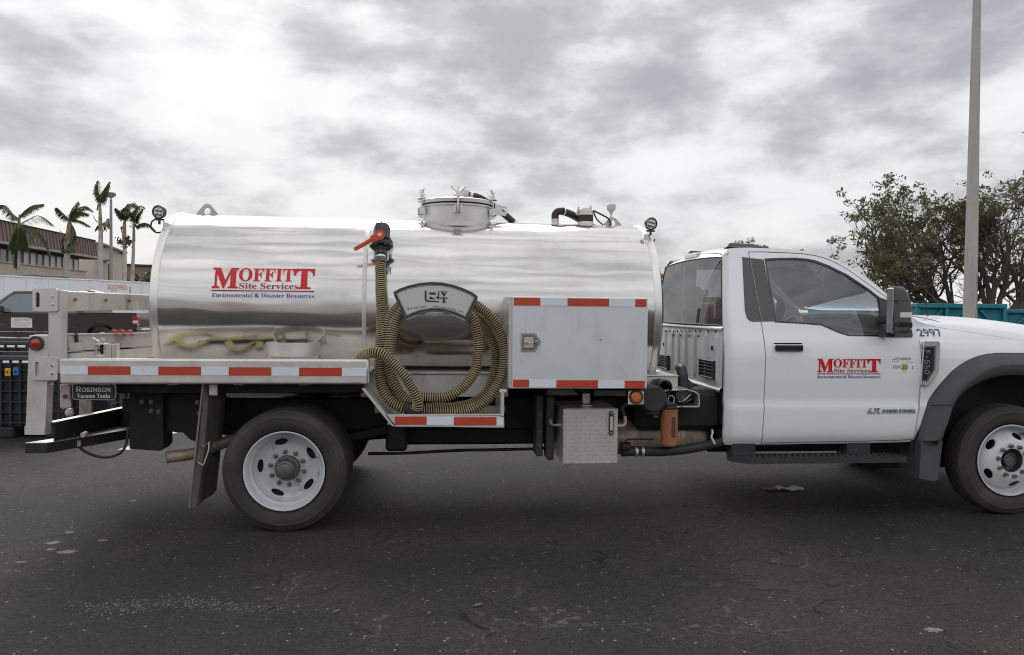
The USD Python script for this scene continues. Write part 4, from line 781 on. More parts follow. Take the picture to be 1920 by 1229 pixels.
fy = lambda x, z: -0.95 - np.sqrt(np.maximum(1e-6, rF ** 2 - (x - a[0]) ** 2))
l0, l1 = k(505, 840, -1.0), k(556, 600, -1.0)
lab = sbox(l0[0], l0[1], l1[0], l1[1]); LBl = obj(FIl, 'filter_label', panel(lab, fy, 0.015, 0, -0.0012), 'ink_black', True)
gl = affinity.rotate(glyphs('Donaldson', 'sans', 700), -90, origin=(0, 0)); gl = fit(gl, l0[0] + 0.007, l1[0] - 0.008, l0[1] + 0.012, l1[1] - 0.012)
obj(LBl, 'label_words', panel(gl, fy, 0.015, 0, -0.002), 'filter_orange', True)
# silencer and low hose behind
obj(TR, 'silencer', lathe([(0, 1.9), (0.10, 1.9), (0.13, 1.93), (0.13, 2.25), (0.135, 2.26), (0.135, 2.28), (0.13, 2.29), (0.13, 2.80), (0.136, 2.81), (0.136, 2.84), (0.13, 2.85), (0.115, 3.0), (0.05, 3.05), (0.05, 3.6), (0, 3.6)], 32, 'x', (0, -0.62, 0.53)), 'exhaust_rust', 30)
obj(TR, 'fuel_tank', cbox(2.45, 3.1, -0.80, -0.45, 0.60, 0.90, 0.04), CB)
obj(TR, 'fuel_tank', cbox(3.0, 4.2, -0.72, -0.45, 0.42, 0.56, 0.04), CB)
sp3 = [(at(a, b, -0.88)[0], -0.88, at(a, b, -0.88)[1]) for a, b in ((1165, 848), (1195, 846), (1240, 847), (1290, 842), (1335, 833), (1365, 825))]
obj(TR, 'return_hose', tube(spline(sp3, 6), 0.034, 12), 'hose_black', True)
for t_ in (1190, 1202): obj(TR, 'hose_clamp', tube([(at(t_, 847, -0.88)[0], -0.88, at(t_, 847, -0.88)[1]), (at(t_ + 5, 847, -0.88)[0], -0.88, at(t_ + 5, 847, -0.88)[1])], 0.037, 14), 'galvanised_steel')
obj(TR, 'ball_valve', join([disc_cyl((at(1172, 838, -0.9)[0], -0.9, at(1172, 838, -0.9)[1]), 0.035, 0.07, 'x', 12), tube([(at(1167, 832, -0.93)[0], -0.93, at(1167, 832, -0.93)[1]), (at(1177, 824, -0.93)[0], -0.93, at(1177, 824, -0.93)[1]), (at(1225, 824, -0.93)[0], -0.93, at(1225, 824, -0.93)[1])], 0.006, 8)]), CB)
obj(TR, 'tie_strap', tube(spline([(at(a, b, -0.93)[0], -0.93, at(a, b, -0.93)[1]) for a, b in ((1335, 806), (1336, 812), (1334, 820), (1338, 828), (1340, 833))], 5), 0.008, 6), 'liner_grey')
# ================================================================ CAB
ZK = np.array([0.40, 0.50, 0.535, 0.58, 0.66, 0.80, 0.812, 0.822, 0.84, 1.0, 1.15, 1.24, 1.29, 1.33, 1.40, 1.95, 2.05])
YK = np.array([-0.88, -0.915, -0.950, -0.985, -0.997, -1.003, -0.999, -0.990, -0.991, -1.004, -1.005, -0.993, -0.978, -0.962, -0.943, -0.770, -0.73])
XR = at(1357, 600, -0.92)[0]                                       # rear wall
def xr_of(z): return XR + 0.05 * np.clip((np.asarray(z) - 1.30) / 0.62, 0, 1.2) ** 1.5
CR = 0.075
def cab_y(x, z):
    y = np.interp(z, ZK, YK); dx = np.clip(xr_of(z) + CR - x, 0, CR)
    return y + CR - np.sqrt(np.maximum(0, CR ** 2 - dx ** 2))
def side_y(x, z): return np.interp(z, ZK, YK)
def S(pts): return [on(a, b, side_y) for a, b in pts]
def cr(pts): return [(1220 + a / 2.615, 430 + b / 2.615) for a, b in pts]
door_rear = cr([(480, 112), (497, 205), (520, 330), (545, 470), (562, 600), (562, 700), (556, 860), (547, 1000), (541, 1050)])
door_bot = [(1500, 829.5), (1600, 828), (1680, 826), (1706, 824.5)]
door_front = cr([(1284, 1028), (1300, 970), (1312, 850), (1325, 730), (1325, 600), (1310, 520), (1285, 440), (1265, 400)])
door_top = cr([(1170, 345), (1080, 280), (1020, 236), (960, 195), (910, 167), (860, 145), (810, 131), (750, 122), (680, 117), (600, 114), (540, 112)])
roofline = [(1361.5, 468.6), (1384, 465), (1419, 465.2), (1464.7, 466.6), (1510.6, 470.8), (1545, 478.4), (1583.3, 493.8), (1604, 506), (1625.4, 520.6), (1667.4, 555), (1704, 582)]
door_poly = Polygon(S(door_rear + door_bot + door_front + door_top)).buffer(0)
win = cr([(565, 152), (630, 149), (700, 148), (760, 152), (800, 160), (870, 185), (960, 230), (1060, 295), (1115, 340), (1125, 400), (1130, 519), (1050, 519), (975, 517), (920, 500), (880, 482), (840, 465), (740, 457), (615, 450)])
win_poly = Polygon(S(win)).buffer(0)
frame_poly = Polygon(S(cr([(556, 143), (630, 140), (700, 139), (762, 143), (805, 151), (875, 177), (965, 222), (1065, 288), (1122, 333), (1165, 352), (1180, 410), (1182, 470), (1180, 530), (1050, 527), (970, 526), (915, 509), (875, 491), (836, 474), (740, 466), (606, 459)]))).buffer(0)
pillar_poly = Polygon(S(cr([(447, 135), (556, 147), (612, 455), (500, 456), (482, 450), (470, 436), (460, 400)]))).buffer(0)
sail_poly = Polygon(S(cr([(1118, 333), (1172, 352), (1215, 385), (1262, 408), (1284, 520), (1280, 531), (1180, 531), (1130, 520)]))).buffer(0)
cab_out = Polygon([(XR + 0.004, on(1356, 742, side_y)[1]), (XR + 0.004, 1.30)] + [(float(xr_of(z)) + 0.004, z) for z in (1.45, 1.6, 1.75, 1.86, 1.90)] + [(float(xr_of(1.93)) + 0.03, 1.942)] + S(roofline[1:]) + S([(1712, 600), (1724, 640), (1729.5, 660), (1729, 709), (1723, 757), (1718, 803), (1709, 829), (1600, 831.5), (1500, 833), (1430, 834), (1361, 835)]) + [(XR + 0.012, on(1355, 833, side_y)[1]), (XR + 0.004, on(1352, 815, side_y)[1])]).buffer(0)
CAB = obj(TR, 'cab_side', panel(cab_out.difference(door_poly.buffer(0.0035)).difference(pillar_poly.buffer(-0.002)), cab_y, 0.03, 0.03), 'white_paint', 40, label='white cab rear quarter with roof rail and windscreen pillar')
DR = obj(TR, 'door', panel(door_poly.buffer(-0.0025).difference(frame_poly.buffer(-0.001)), cab_y, 0.03, 0.03, -0.001), 'white_paint', 40, label='white passenger door with name lettering')
obj(DR, 'window_frame', panel(frame_poly.buffer(-0.001).difference(win_poly), cab_y, 0.03, 0.02, -0.0005), 'black_gloss', 40)
obj(DR, 'window_glass', panel(win_poly.buffer(0.004), cab_y, 0.04, 0, 0.010), 'side_glass', True)
pp = pillar_poly.buffer(-0.003); dl = LineString(S(door_rear[:5])).buffer(0.004)
for g in getattr(pp.difference(dl), 'geoms', [pp]): obj(TR, 'pillar_trim', panel(g, cab_y, 0.03, 0.012, -0.002), 'grey_trim', 40)
obj(DR, 'mirror_sail', panel(sail_poly.buffer(-0.001), cab_y, 0.03, 0.02, -0.006), 'black_plastic', 40)
# door handle
hd = [on(a, b, side_y) for a, b in cr([(601, 558), (744, 558), (744, 622), (601, 622)])]; hp_ = Polygon(hd).buffer(-0.012).buffer(0.012)
yh = float(side_y(0, hd[0][1]))
obj(DR, 'handle_recess', prism(hp_, yh - 0.003, yh + 0.01), 'black_gloss')
obj(DR, 'door_handle', cbox(hd[0][0] + 0.006, hd[1][0] - 0.02, yh - 0.035, yh - 0.008, (hd[0][1] + hd[3][1]) / 2 - 0.012, hd[0][1] - 0.012, 0.009), 'black_gloss', 30)
obj(DR, 'handle_key_cover', cbox(hd[1][0] - 0.019, hd[1][0] - 0.004, yh - 0.03, yh - 0.008, (hd[0][1] + hd[3][1]) / 2 - 0.012, hd[0][1] - 0.012, 0.006), 'black_gloss', 30)
# door lettering
a, b = on(1532.4, 673, side_y), on(1650.2, 709, side_y)
decal_words(DR, side_y, (a[0], b[0], b[1], a[1]), 0.003, 0.0022)
a, b = on(1652, 767.5, side_y), on(1716, 773, side_y)
g = glyphs('POWER STROKE', 'sans', 900)
obj(DR, 'badge_letters', panel(unary_union([fit(g, a[0] + 0.01, b[0] - 0.004, b[1], a[1] - 0.002), sbox(a[0], b[1] - 0.007, b[0], b[1] - 0.003)]), side_y, 0.03, 0, -0.006), 'number_blue', True)
a, b = on(1627, 766, side_y), on(1650, 776, side_y)
g = affinity.skew(glyphs('6.7L', 'sans', 800), 18)
obj(DR, 'badge_letters', panel(fit(g, a[0], b[0], b[1], a[1]), side_y, 0.03, 0, -0.006), 'galvanised_steel', True)
obj(DR, 'badge_letters', panel(fit(g, a[0], b[0], b[1], a[1]).buffer(0.0018), side_y, 0.03, 0, -0.003), 'number_blue', True)
w = lambda a, b: on(1500 + a / 6.857, 650 + b / 6.857, side_y)
a, b = w(1175, 125), w(1465, 335)
ST = obj(DR, 'permit_sticker', panel(sbox(a[0], b[1], b[0], a[1]), side_y, 0.03, 0, -0.0022), 'decal_white', True)
c = w(1340, 268); obj(ST, 'sticker_dot', panel(Point(*c).buffer(0.0295), side_y, 0.03, 0, -0.0034), 'yellow_strap', True)
for s, x0, y0, x1, y1, wt in (('22', 1310, 245, 1368, 288, 700), ('1', 1433, 250, 1452, 290, 700), ('069', 1195, 242, 1280, 282, 500)):
    A, B = w(x0, y1), w(x1, y0); obj(ST, 'sticker_figures', panel(fit(glyphs(s, 'sans', wt), A[0], B[0], A[1], B[1]), side_y, 0.03, 0, -0.0044), 'ink_black', True)
for s, x0, y0, x1, y1 in (('CITY OF HOUSTON', 1215, 140, 1420, 158), ('WASTE TRANSPORT', 1185, 160, 1420, 176), ('Truck No', 1185, 186, 1270, 200), ('Permit No', 1365, 194, 1450, 207)):
    A, B = w(x0, y1), w(x1, y0); obj(ST, 'sticker_words', panel(fit(glyphs(s, 'sans', 500), A[0], B[0], A[1], B[1]), side_y, 0.03, 0, -0.0044), 'ink_black', True)
# far side of the cab
obj(TR, 'cab_side', flip(panel(cab_out.difference(door_poly.buffer(0.0035)), cab_y, 0.05, 0.03)), 'white_paint', 40)
D2 = obj(TR, 'door', flip(panel(door_poly.buffer(-0.0025).difference(frame_poly), cab_y, 0.05, 0.03)), 'white_paint', 40)
obj(D2, 'window_frame', flip(panel(frame_poly.difference(win_poly), cab_y, 0.05, 0.02)), 'black_gloss', 40)
obj(D2, 'window_glass', flip(panel(win_poly.buffer(0.004), cab_y, 0.06, 0, 0.01)), 'side_glass', True)
# roof: from the rear header to the windscreen header, crowned
rl = np.array(S(roofline)); ZS = lambda x: np.interp(x, rl[:, 0], rl[:, 1])
x_rear, x_head = float(xr_of(1.93)) + 0.012, rl[5][0] - 0.02
yw = lambda z: -np.interp(z, ZK, YK)
def roof_fn(u, t):
    x = x_rear + (x_head - x_rear) * u + (0.10 * u) * (1 - t ** 2); zs = ZS(np.clip(x, rl[0][0], None)); hw = yw(zs)
    k = np.sign(t) * np.abs(t) ** 0.8
    return np.stack([x, hw * k, zs - 0.004 + 0.040 * (1 - np.abs(k) ** 2.6) - 0.03 * np.exp(-(x - x_rear) / 0.05)], -1)
RF2 = obj(TR, 'cab_roof', grid(roof_fn, np.linspace(0, 1, 24), np.linspace(-1, 1, 25)), 'white_paint', True)
obj(RF2, 'headliner', (lambda m: (m[0] - (0, 0, 0.045), m[1][:, ::-1]))(grid(roof_fn, np.linspace(0.06, 1, 8), np.linspace(-0.97, 0.97, 9))), 'liner_grey', True)
# windscreen between the pillars
xc, zc_ = rl[-1][0] + 0.03, rl[-1][1] - 0.02
def screen_fn(u, t):
    x = x_head + (xc - x_head) * u; z = ZS(x) - 0.002; hw = yw(z) - 0.012
    return np.stack([x + (0.10 + 0.05 * u) * (1 - t ** 2), hw * t, z + 0.036 * (1 - u) * (1 - np.abs(t) ** 2.6)], -1)
obj(TR, 'windscreen', grid(screen_fn, np.linspace(0, 1, 14), np.linspace(-1, 1, 17)), 'screen_glass', True)
# rear wall: window and pressed panel
XW = XR + 0.004
def rw(px, py, dx=0.0):
    y, z = atx(px, py, XW); return y, z
zb_w = rw(1300, 609.3)[1]
hwid = 0.90
wall_z0 = on(1356, 742, side_y)[1] + 0.005
def rear_fn(y, z):
    return np.stack([xr_of(z) + 0.0 * y, y, z], -1)
ridge = lambda y, z: 0
ys_ = np.linspace(-hwid, hwid, 145)
rib_c = [rw(1190 + a / 3.84, 400 + 1000 / 3.84)[0] for a in (225, 275, 320, 372, 437, 520, 600)]
def wall_fn(Y, Zz):
    x = xr_of(Zz) + 0.002; m = np.clip((zb_w - 0.05 - Zz) / 0.03, 0, 1) * np.clip((Zz - wall_z0 - 0.06) / 0.03, 0, 1)
    for c in rib_c: x = x - 0.014 * m * np.exp(-((Y - c) / 0.020) ** 4)
    x = x - 0.012 * np.exp(-((Zz - (zb_w - 0.018)) / 0.012) ** 4) - 0.02 * np.exp(-((Zz - (wall_z0 + 0.02)) / 0.015) ** 4)
    return np.stack([x, Y, Zz], -1)
RWl = obj(TR, 'rear_wall', grid(wall_fn, ys_, np.linspace(wall_z0, zb_w, 60)), 'white_paint', 45)
for px_, py_ in ((262, 850), (290, 850), (318, 850), (346, 850), (380, 850), (408, 850), (448, 850), (484, 850), (538, 852), (594, 852), (230, 848)):
    y, z = rw(1190 + px_ / 3.84, 400 + py_ / 3.84); obj(RWl, 'pressed_hole', disc_cyl((XW - 0.013, y, z), 0.012, 0.004, 'x', 10), 'chassis_black')
for px_, py_ in ((284, 876), (340, 880), (402, 884), (468, 885), (566, 970), (218, 942)):
    y, z = rw(1190 + px_ / 3.84, 400 + py_ / 3.84); obj(RWl, 'slot', cbox(XW - 0.016, XW - 0.006, y - 0.009, y + 0.009, z - 0.018 if py_ > 900 else z - 0.008, z + 0.014 if py_ > 900 else z + 0.006, 0.002), 'chassis_black')
for box4 in ((485, 1045, 590, 1200), (185, 1012, 256, 1130)):
    (y0, z1), (y1, z0) = rw(1190 + box4[0] / 3.84, 400 + box4[1] / 3.84), rw(1190 + box4[2] / 3.84, 400 + box4[3] / 3.84)
    y0, y1 = min(y0, y1), max(y0, y1); z0, z1 = min(z0, z1), max(z0, z1)
    V = obj(RWl, 'vent', join([cbox(XW - 0.028, XW - 0.01, y0, y1, z, z + 0.012, 0.003) for z in (z0, z1 - 0.012)] + [cbox(XW - 0.028, XW - 0.01, y, y + 0.014, z0, z1, 0.003) for y in (y0, y1 - 0.014)] + [cbox(XW - 0.014, XW - 0.008, y0, y1, z0, z1, 0.001)]), 'black_plastic')
    for z in np.linspace(z0 + 0.035, z1 - 0.03, 4):
        obj(RWl, 'vent_slat', bar((XW - 0.02, y0 + 0.014, z), (XW - 0.02, y1 - 0.014, z), 0.004, 0.024, (-0.75, 0, 0.66), 0.001), 'flare_plastic')
# rear glass
def zt_of(y): return 1.875 + 0.03 * (1 - (np.abs(y) / 0.8) ** 2)
wy = np.linspace(-0.80, 0.80, 30)
def halfw(z): return 0.872 - 0.170 * np.clip((z - zb_w) / 0.6, 0, 1) ** 1.2
def rglass(U, Wv):
    z = zb_w + 0.006 + (1.885 + 0.022 * (1 - U ** 2) - zb_w - 0.006) * Wv; return np.stack([xr_of(z) + 0.004 - 0.010 * (1 - U ** 2), U * halfw(z), z], -1)
RG = obj(TR, 'rear_window', grid(rglass, np.linspace(1, -1, 30), np.linspace(0, 1, 14)), 'tinted_glass', True)
def surround(U, Wv, sgn): pass
pz = np.linspace(0, 1, 20)
for s in (-1, 1):                                                   # painted frame beside the glass
    def side_fr(U, Wv, s=s):
        z = zb_w + (1.93 - zb_w) * Wv; y0 = halfw(z) + 0.004; y1 = -np.interp(z, ZK, YK) - CR + 0.004
        y1 = np.maximum(y1, y0 + 0.006); return np.stack([xr_of(z) + 0.003, s * (y0 + (y1 - y0) * U), z], -1)
    obj(RG, 'window_surround', grid(side_fr, np.linspace(0, 1, 5), pz), 'white_paint', True)
def top_fr(U, Wv):
    yb = 0.715 * U; z0 = 1.887 + 0.022 * (1 - U ** 2); z1 = ZS(x_rear) - 0.004 - 0.03 + 0.040 * (1 - np.abs(U) ** 2.6)
    z1 = np.maximum(z1, z0 + 0.004); z = z0 + (z1 - z0) * Wv; return np.stack([xr_of(z0) + 0.003 - 0.01 * (1 - U ** 2) + (x_rear - xr_of(z0) + 0.008) * Wv, yb * (1 + 0.03 * Wv), z], -1)
obj(RG, 'window_surround', grid(top_fr, np.linspace(-1, 1, 30), np.linspace(0, 1, 5)), 'white_paint', True)
obj(RG, 'window_seal', tube(np.array([rglass(np.array(u), np.array(w_)) for u, w_ in [(t, 0.0) for t in np.linspace(-1, 1, 20)] + [(1.0, t) for t in np.linspace(0.1, 1, 10)] + [(t, 1.0) for t in np.linspace(0.9, -1, 20)] + [(-1.0, t) for t in np.linspace(0.9, 0, 10)]]), 0.006, 6), 'ink_black', True)
# roof lamps
def roofz(x, y): return float(ZS(x)) + 0.036 * (1 - (abs(y) / 0.78) ** 2.6)
obj(TR, 'stop_lamp', cbox(x_rear - 0.02, x_rear + 0.03, -0.17, 0.17, 1.915, 1.965, 0.012), 'lens_clear', 30)
for y in (-0.55, 0.40): obj(TR, 'clearance_lamp', hull([(x_rear + a + 0.02, y + b, roofz(x_rear + 0.2, y) + c) for a, b, c in ((0.05, -0.05, -0.005), (0.05, 0.05, -0.005), (0.40, -0.03, -0.005), (0.40, 0.03, -0.005), (0.08, -0.035, 0.028), (0.08, 0.035, 0.028), (0.26, -0.025, 0.026), (0.26, 0.025, 0.026))]), 'grey_trim', 30)
# interior
IN = obj(TR, 'dashboard', hull([(4.30, s * 0.84, z) for s in (-1, 1) for z in (1.02, 1.26)] + [(4.95, s * 0.86, z) for s in (-1, 1) for z in (0.95, 1.25)] + [(4.45, s * 0.84, 1.31) for s in (-1, 1)]), 'seat_grey', 30)
obj(TR, 'cab_floor', cbox(XR + 0.02, 4.44, -0.92, 0.92, 0.605, 0.66, 0.01), 'seat_grey')
for y in (-0.45, 0.45):
    SE = obj(TR, 'seat', join([hull([(3.45 + a, y + b, c) for a in (0, 0.5) for b in (-0.26, 0.26) for c in (0.85, 1.02)]), bar((3.46, y, 0.98), (3.32, y, 1.50), 0.50, 0.13, (1, 0, 0), 0.05)]), 'seat_grey', 30)
    obj(SE, 'headrest', cbox(3.24, 3.34, y - 0.13, y + 0.13, 1.53, 1.70, 0.04), 'seat_grey', 30)
ang = np.linspace(0, 2 * math.pi, 40); sw = np.stack([4.12 + 0.10 * np.sin(ang), 0.42 + 0.19 * np.cos(ang), 1.27 + 0.165 * np.sin(ang)], 1)
SWh = obj(TR, 'steering_wheel', tube(sw, 0.016, 10, caps=False), 'black_plastic', True)
obj(SWh, 'wheel_spoke', join([bar((4.14, 0.42, 1.26), (4.12, 0.42 + s * 0.18, 1.28), 0.03, 0.02) for s in (-1, 1)] + [disc_cyl((4.14, 0.42, 1.26), 0.06, 0.05, 'x', 16)]), 'black_plastic')
mx_, mz_ = at(1526, 530, 0.0)
obj(TR, 'rear_view_mirror', join([cbox(mx_ - 0.02, mx_ + 0.02, -0.12, 0.12, mz_ - 0.035, mz_ + 0.035, 0.012), tube([(mx_, 0, mz_), (mx_ + 0.05, 0, mz_ + 0.10)], 0.008, 6)]), 'black_plastic')
# ---- near door mirror
MYc = -1.13; q = lambda px, py: at(1560 + px / 5.586, 480 + py / 5.586, MYc)
prof = [q(a, b) for a, b in ((612, 335), (640, 320), (680, 318), (720, 328), (752, 360), (782, 420), (800, 490), (806, 570), (806, 640), (804, 740), (795, 790), (770, 815), (640, 818), (615, 800), (610, 600))]
mp_ = Polygon(prof); lay = []
for dy, ins in ((-0.060, 0.030), (-0.050, 0.012), (-0.03, 0.0), (0.03, 0.0), (0.045, 0.012), (0.05, 0.03)):
    g = mp_.buffer(-ins) if ins else mp_; c = np.array(shapely.segmentize(g.exterior, 0.02).coords)[:, :2]; lay.append(np.stack([c[:, 0], np.full(len(c), MYc + dy), c[:, 1]], 1))
MI = obj(TR, 'door_mirror', hull(np.vstack(lay)), 'grey_trim', 30)
a, b = q(660, 590), q(780, 655); obj(MI, 'turn_lamp', cbox(a[0], b[0] + 0.004, MYc - 0.066, MYc + 0.03, b[1], a[1], 0.008), 'lens_clear', 30)
a, b = q(622, 668), q(806, 770); obj(MI, 'mirror_skirt', cbox(a[0], b[0] + 0.004, MYc - 0.064, MYc + 0.03, b[1], a[1], 0.02), 'black_gloss', 30)
a = q(612, 470); obj(MI, 'mirror_seam', cbox(q(612, 0)[0] + 0.002, q(800, 0)[0], MYc - 0.0615, MYc, a[1] - 0.003, a[1] + 0.002, 0.0008), 'ink_black')
a, b = q(618, 345), q(618, 800); obj(MI, 'mirror_glass', cbox(a[0] - 0.006, a[0] - 0.002, MYc - 0.04, MYc + 0.04, b[1], a[1], 0.001), 'chrome')
s = q(600, 640); obj(MI, 'mirror_arm', join([bar((s[0] + 0.05, MYc + 0.05, s[1]), (s[0] + 0.02, -0.96, s[1] - 0.03), 0.09, 0.05, c=0.01), bar((s[0] + 0.05, MYc + 0.05, s[1] - 0.13), (s[0] + 0.04, -0.97, s[1] - 0.12), 0.08, 0.04, c=0.01)]), 'black_plastic', 30)
obj(TR, 'door_mirror', flip(hull(np.vstack(lay))), 'grey_trim', 30)
# ---- fender, flare, hood
def r8(pts): return [(1640 + a / 2.926, 560 + b / 2.926) for a, b in pts]
XF = 6.25
flare_out = [(1722, 826)] + r8([(262, 680), (290, 585), (318, 532), (350, 485), (388, 438), (430, 395), (474, 362), (520, 335), (568, 317), (620, 305), (670, 300), (720, 300), (770, 305), (819, 315)])
ridge_px = [(1759, 826)] + r8([(400, 690), (430, 583), (452, 540), (480, 500), (518, 463), (560, 430), (605, 404), (650, 385), (695, 373), (740, 368), (780, 370), (819, 376)])
flare_in = [(1757, 836)] + r8([(374, 770), (398, 690), (420, 620), (438, 580), (460, 545), (498, 508), (540, 480), (590, 453), (640, 435), (690, 424), (740, 420), (780, 424), (819, 432)])
def ext(pts, Y):                                                   # mirror the arch about the wheel to finish it outside the frame
    p = np.array(P2(pts, Y)); c = 5.207; q_ = p[p[:, 0] < c - 0.01]; return np.vstack([q_, np.stack([2 * c - q_[:, 0], q_[:, 1]], 1)[::-1]])
fo, fr, fi = ext(flare_out, -1.01), ext(ridge_px, -1.075), ext(flare_in, -1.06)
def rs(p, n): d_ = np.r_[0, np.cumsum(np.linalg.norm(np.diff(p, axis=0), axis=1))]; t = np.linspace(0, d_[-1], n); return np.stack([np.interp(t, d_, p[:, 0]), np.interp(t, d_, p[:, 1])], 1)
n = 70; fo, fr, fi = rs(fo, n), rs(fr, n), rs(fi, n)
to3 = lambda p, y: np.stack([p[:, 0], np.full(len(p), y), p[:, 1]], 1)
rows = [to3(fo, -0.990), to3(fo * 0.96 + fr * 0.04, -1.022), to3(fo * 0.6 + fr * 0.4, -1.060), to3(fo * 0.15 + fr * 0.85, -1.078), to3(fr, -1.078), to3(fr * 0.7 + fi * 0.3, -1.070), to3(fi, -1.058), to3(fi, -1.02), to3(fi * 0.6 + fo * 0.4, -0.99)]
FLR = obj(TR, 'wheel_flare', grid(lambda U, Wv: np.stack(rows)[Wv.astype(int), U.astype(int)], np.arange(n), np.arange(len(rows))), 'flare_plastic', 35)
obj(FLR, 'flare_seam', tube([(on(1739, 760, side_y)[0] + 0.004, -1.03, on(1739, 760, side_y)[1]), (*[at(1762, 759.5, -1.07)[0], -1.069], at(1762, 759.5, -1.07)[1]), (at(1786, 759, -1.075)[0], -1.0795, at(1786, 759, -1.075)[1])], 0.003, 6), 'ink_black')
obj(TR, 'wheel_flare', flip(grid(lambda U, Wv: np.stack(rows)[Wv.astype(int), U.astype(int)], np.arange(n), np.arange(len(rows)))), 'flare_plastic', 35)
hood_edge = [(1706, 593), (1742, 608), (1790, 618), (1850, 628), (1920, 639)]
he = np.array(S(hood_edge)); sl_ = (he[-1][1] - he[1][1]) / (he[-1][0] - he[1][0]); he = np.vstack([he, [XF, he[-1][1] + sl_ * (XF - he[-1][0]) - 0.02]])
front_edge = S([(1709, 829), (1718, 803), (1723.5, 757), (1729, 709), (1729.5, 660), (1724, 632), (1713, 600)])
arch = np.array(fo); arch = arch[arch[:, 1] > front_edge[0][1] - 0.02]
fen = Polygon(front_edge + [tuple(p) for p in he] + [(XF, 0.75), (arch[-1][0] + 0.02, 0.62)] + [tuple(p) for p in arch[::-1]]).buffer(0)
FK_Z = np.array([0.40, 0.54, 0.66, 0.80, 0.84, 1.0, 1.15, 1.22, 1.27, 1.31, 1.345, 1.37]); FK_Y = np.array([-0.90, -0.955, -0.997, -1.003, -0.993, -1.004, -1.003, -0.992, -0.975, -0.95, -0.915, -0.88])
def fen_y(x, z): return np.interp(z, FK_Z, FK_Y) - 0.03 * np.clip((x - 4.55) / 0.6, 0, 1) ** 2 * np.clip((1.25 - z) / 0.3, 0, 1)
FE = obj(TR, 'front_fender', panel(fen.buffer(-0.0015), fen_y, 0.015, 0.03, -0.001), 'white_paint', 40)
obj(TR, 'front_fender', flip(panel(fen.buffer(-0.0015), fen_y, 0.06, 0.03)), 'white_paint', 40)
hz = lambda x: np.interp(x, he[:, 0], he[:, 1])
topx = [at(a, b, -0.45) for a, b in ((1727, 593), (1760, 594.5), (1802, 598.5), (1834, 602.5), (1875, 608.5), (1920, 616.5))]; tx_ = np.array(topx)
def hood_fn(U, t):
    x = he[0][0] + 0.03 + (XF - he[0][0] - 0.03) * U; ze = hz(x); zt = np.interp(x, tx_[:, 0], tx_[:, 1]) - np.clip(x - tx_[-1][0], 0, 9) * 0.10
    zt = np.maximum(zt, ze + 0.01); a = np.abs(t); y = -np.interp(ze, FK_Z, FK_Y) * t
    return np.stack([x, y, ze + (zt - ze) * np.clip((1 - a) / 0.30, 0, 1) ** 0.55 + 0.01 * (1 - a ** 2)], -1)
HO = obj(TR, 'hood', grid(hood_fn, np.linspace(0, 1, 30), np.linspace(-1, 1, 61)), 'white_paint', True)
sm = [(at(a, b, -0.62)[0], at(a, b, -0.62)[1]) for a, b in ((1762, 595.5), (1797, 612.5))]
ss = []
for u in np.linspace(0, 1, 8):
    x = 4.62 + 0.16 * u; t = -0.70 - 0.22 * u; p_ = hood_fn(np.array((x - he[0][0] - 0.03) / (XF - he[0][0] - 0.03)), np.array(t)); ss.append(p_ + (0, 0, 0.001))
obj(HO, 'hood_seam', tube(np.array(ss), 0.003, 6), 'ink_black')
obj(TR, 'front_grille', cbox(XF - 0.05, XF + 0.06, -0.85, 0.85, 0.75, 1.15, 0.03), 'black_plastic')
obj(TR, 'front_bumper', cbox(XF - 0.08, XF + 0.14, -0.98, 0.98, 0.50, 0.74, 0.04), 'white_paint', 30)
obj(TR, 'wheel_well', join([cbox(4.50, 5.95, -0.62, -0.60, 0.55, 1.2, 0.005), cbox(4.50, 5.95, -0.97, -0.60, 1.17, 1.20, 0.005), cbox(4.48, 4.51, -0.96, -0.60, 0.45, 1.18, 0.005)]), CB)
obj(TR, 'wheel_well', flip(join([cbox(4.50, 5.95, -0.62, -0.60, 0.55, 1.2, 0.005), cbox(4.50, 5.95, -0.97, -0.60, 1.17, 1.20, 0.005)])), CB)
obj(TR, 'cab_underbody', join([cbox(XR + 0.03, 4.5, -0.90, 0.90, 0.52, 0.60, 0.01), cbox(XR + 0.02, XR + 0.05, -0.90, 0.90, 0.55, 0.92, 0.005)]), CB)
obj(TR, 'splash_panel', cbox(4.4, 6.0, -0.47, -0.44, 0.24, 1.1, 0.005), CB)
# fender number and side badge
a, b = on(1724.5, 630.5, fen_y), on(1758, 617, fen_y)
obj(FE, 'fleet_number', panel(fit(glyphs('2997', 'sans', 650), a[0], b[0], a[1], b[1]), fen_y, 0.015, 0, -0.006), 'number_blue', True)
w = lambda a, b: on(1640 + a / 2.926, 560 + b / 2.926, fen_y)
bo = Polygon([w(*p) for p in ((253, 237), (325, 237), (335, 245), (340, 395), (330, 415), (297, 465), (285, 475), (252, 474), (249, 440))]).buffer(0.003)
bi = Polygon([w(*p) for p in ((256, 268), (311, 268), (313, 392), (280, 447), (253, 447))])
yb_ = float(fen_y(bo.centroid.x, bo.centroid.y))
BD = obj(FE, 'fender_badge', prism(bo.difference(bi), yb_ - 0.022, yb_ + 0.01), 'chrome'); obj(BD, 'badge_panel', prism(bi.buffer(0.002), yb_ - 0.012, yb_ + 0.008), 'black_gloss')
obj(BD, 'badge_rim', prism(bo.buffer(-0.004).difference(bi.buffer(0.012)), yb_ - 0.027, yb_ - 0.02), 'galvanised_steel')
A, B = w(263, 415), w(292, 283)
g = fit(affinity.rotate(glyphs('F-550', 'sans', 700), -90, origin=(0, 0)), A[0], B[0], A[1], B[1]); obj(BD, 'badge_words', prism(g.simplify(0.0002), yb_ - 0.017, yb_ - 0.011), 'bright_steel')
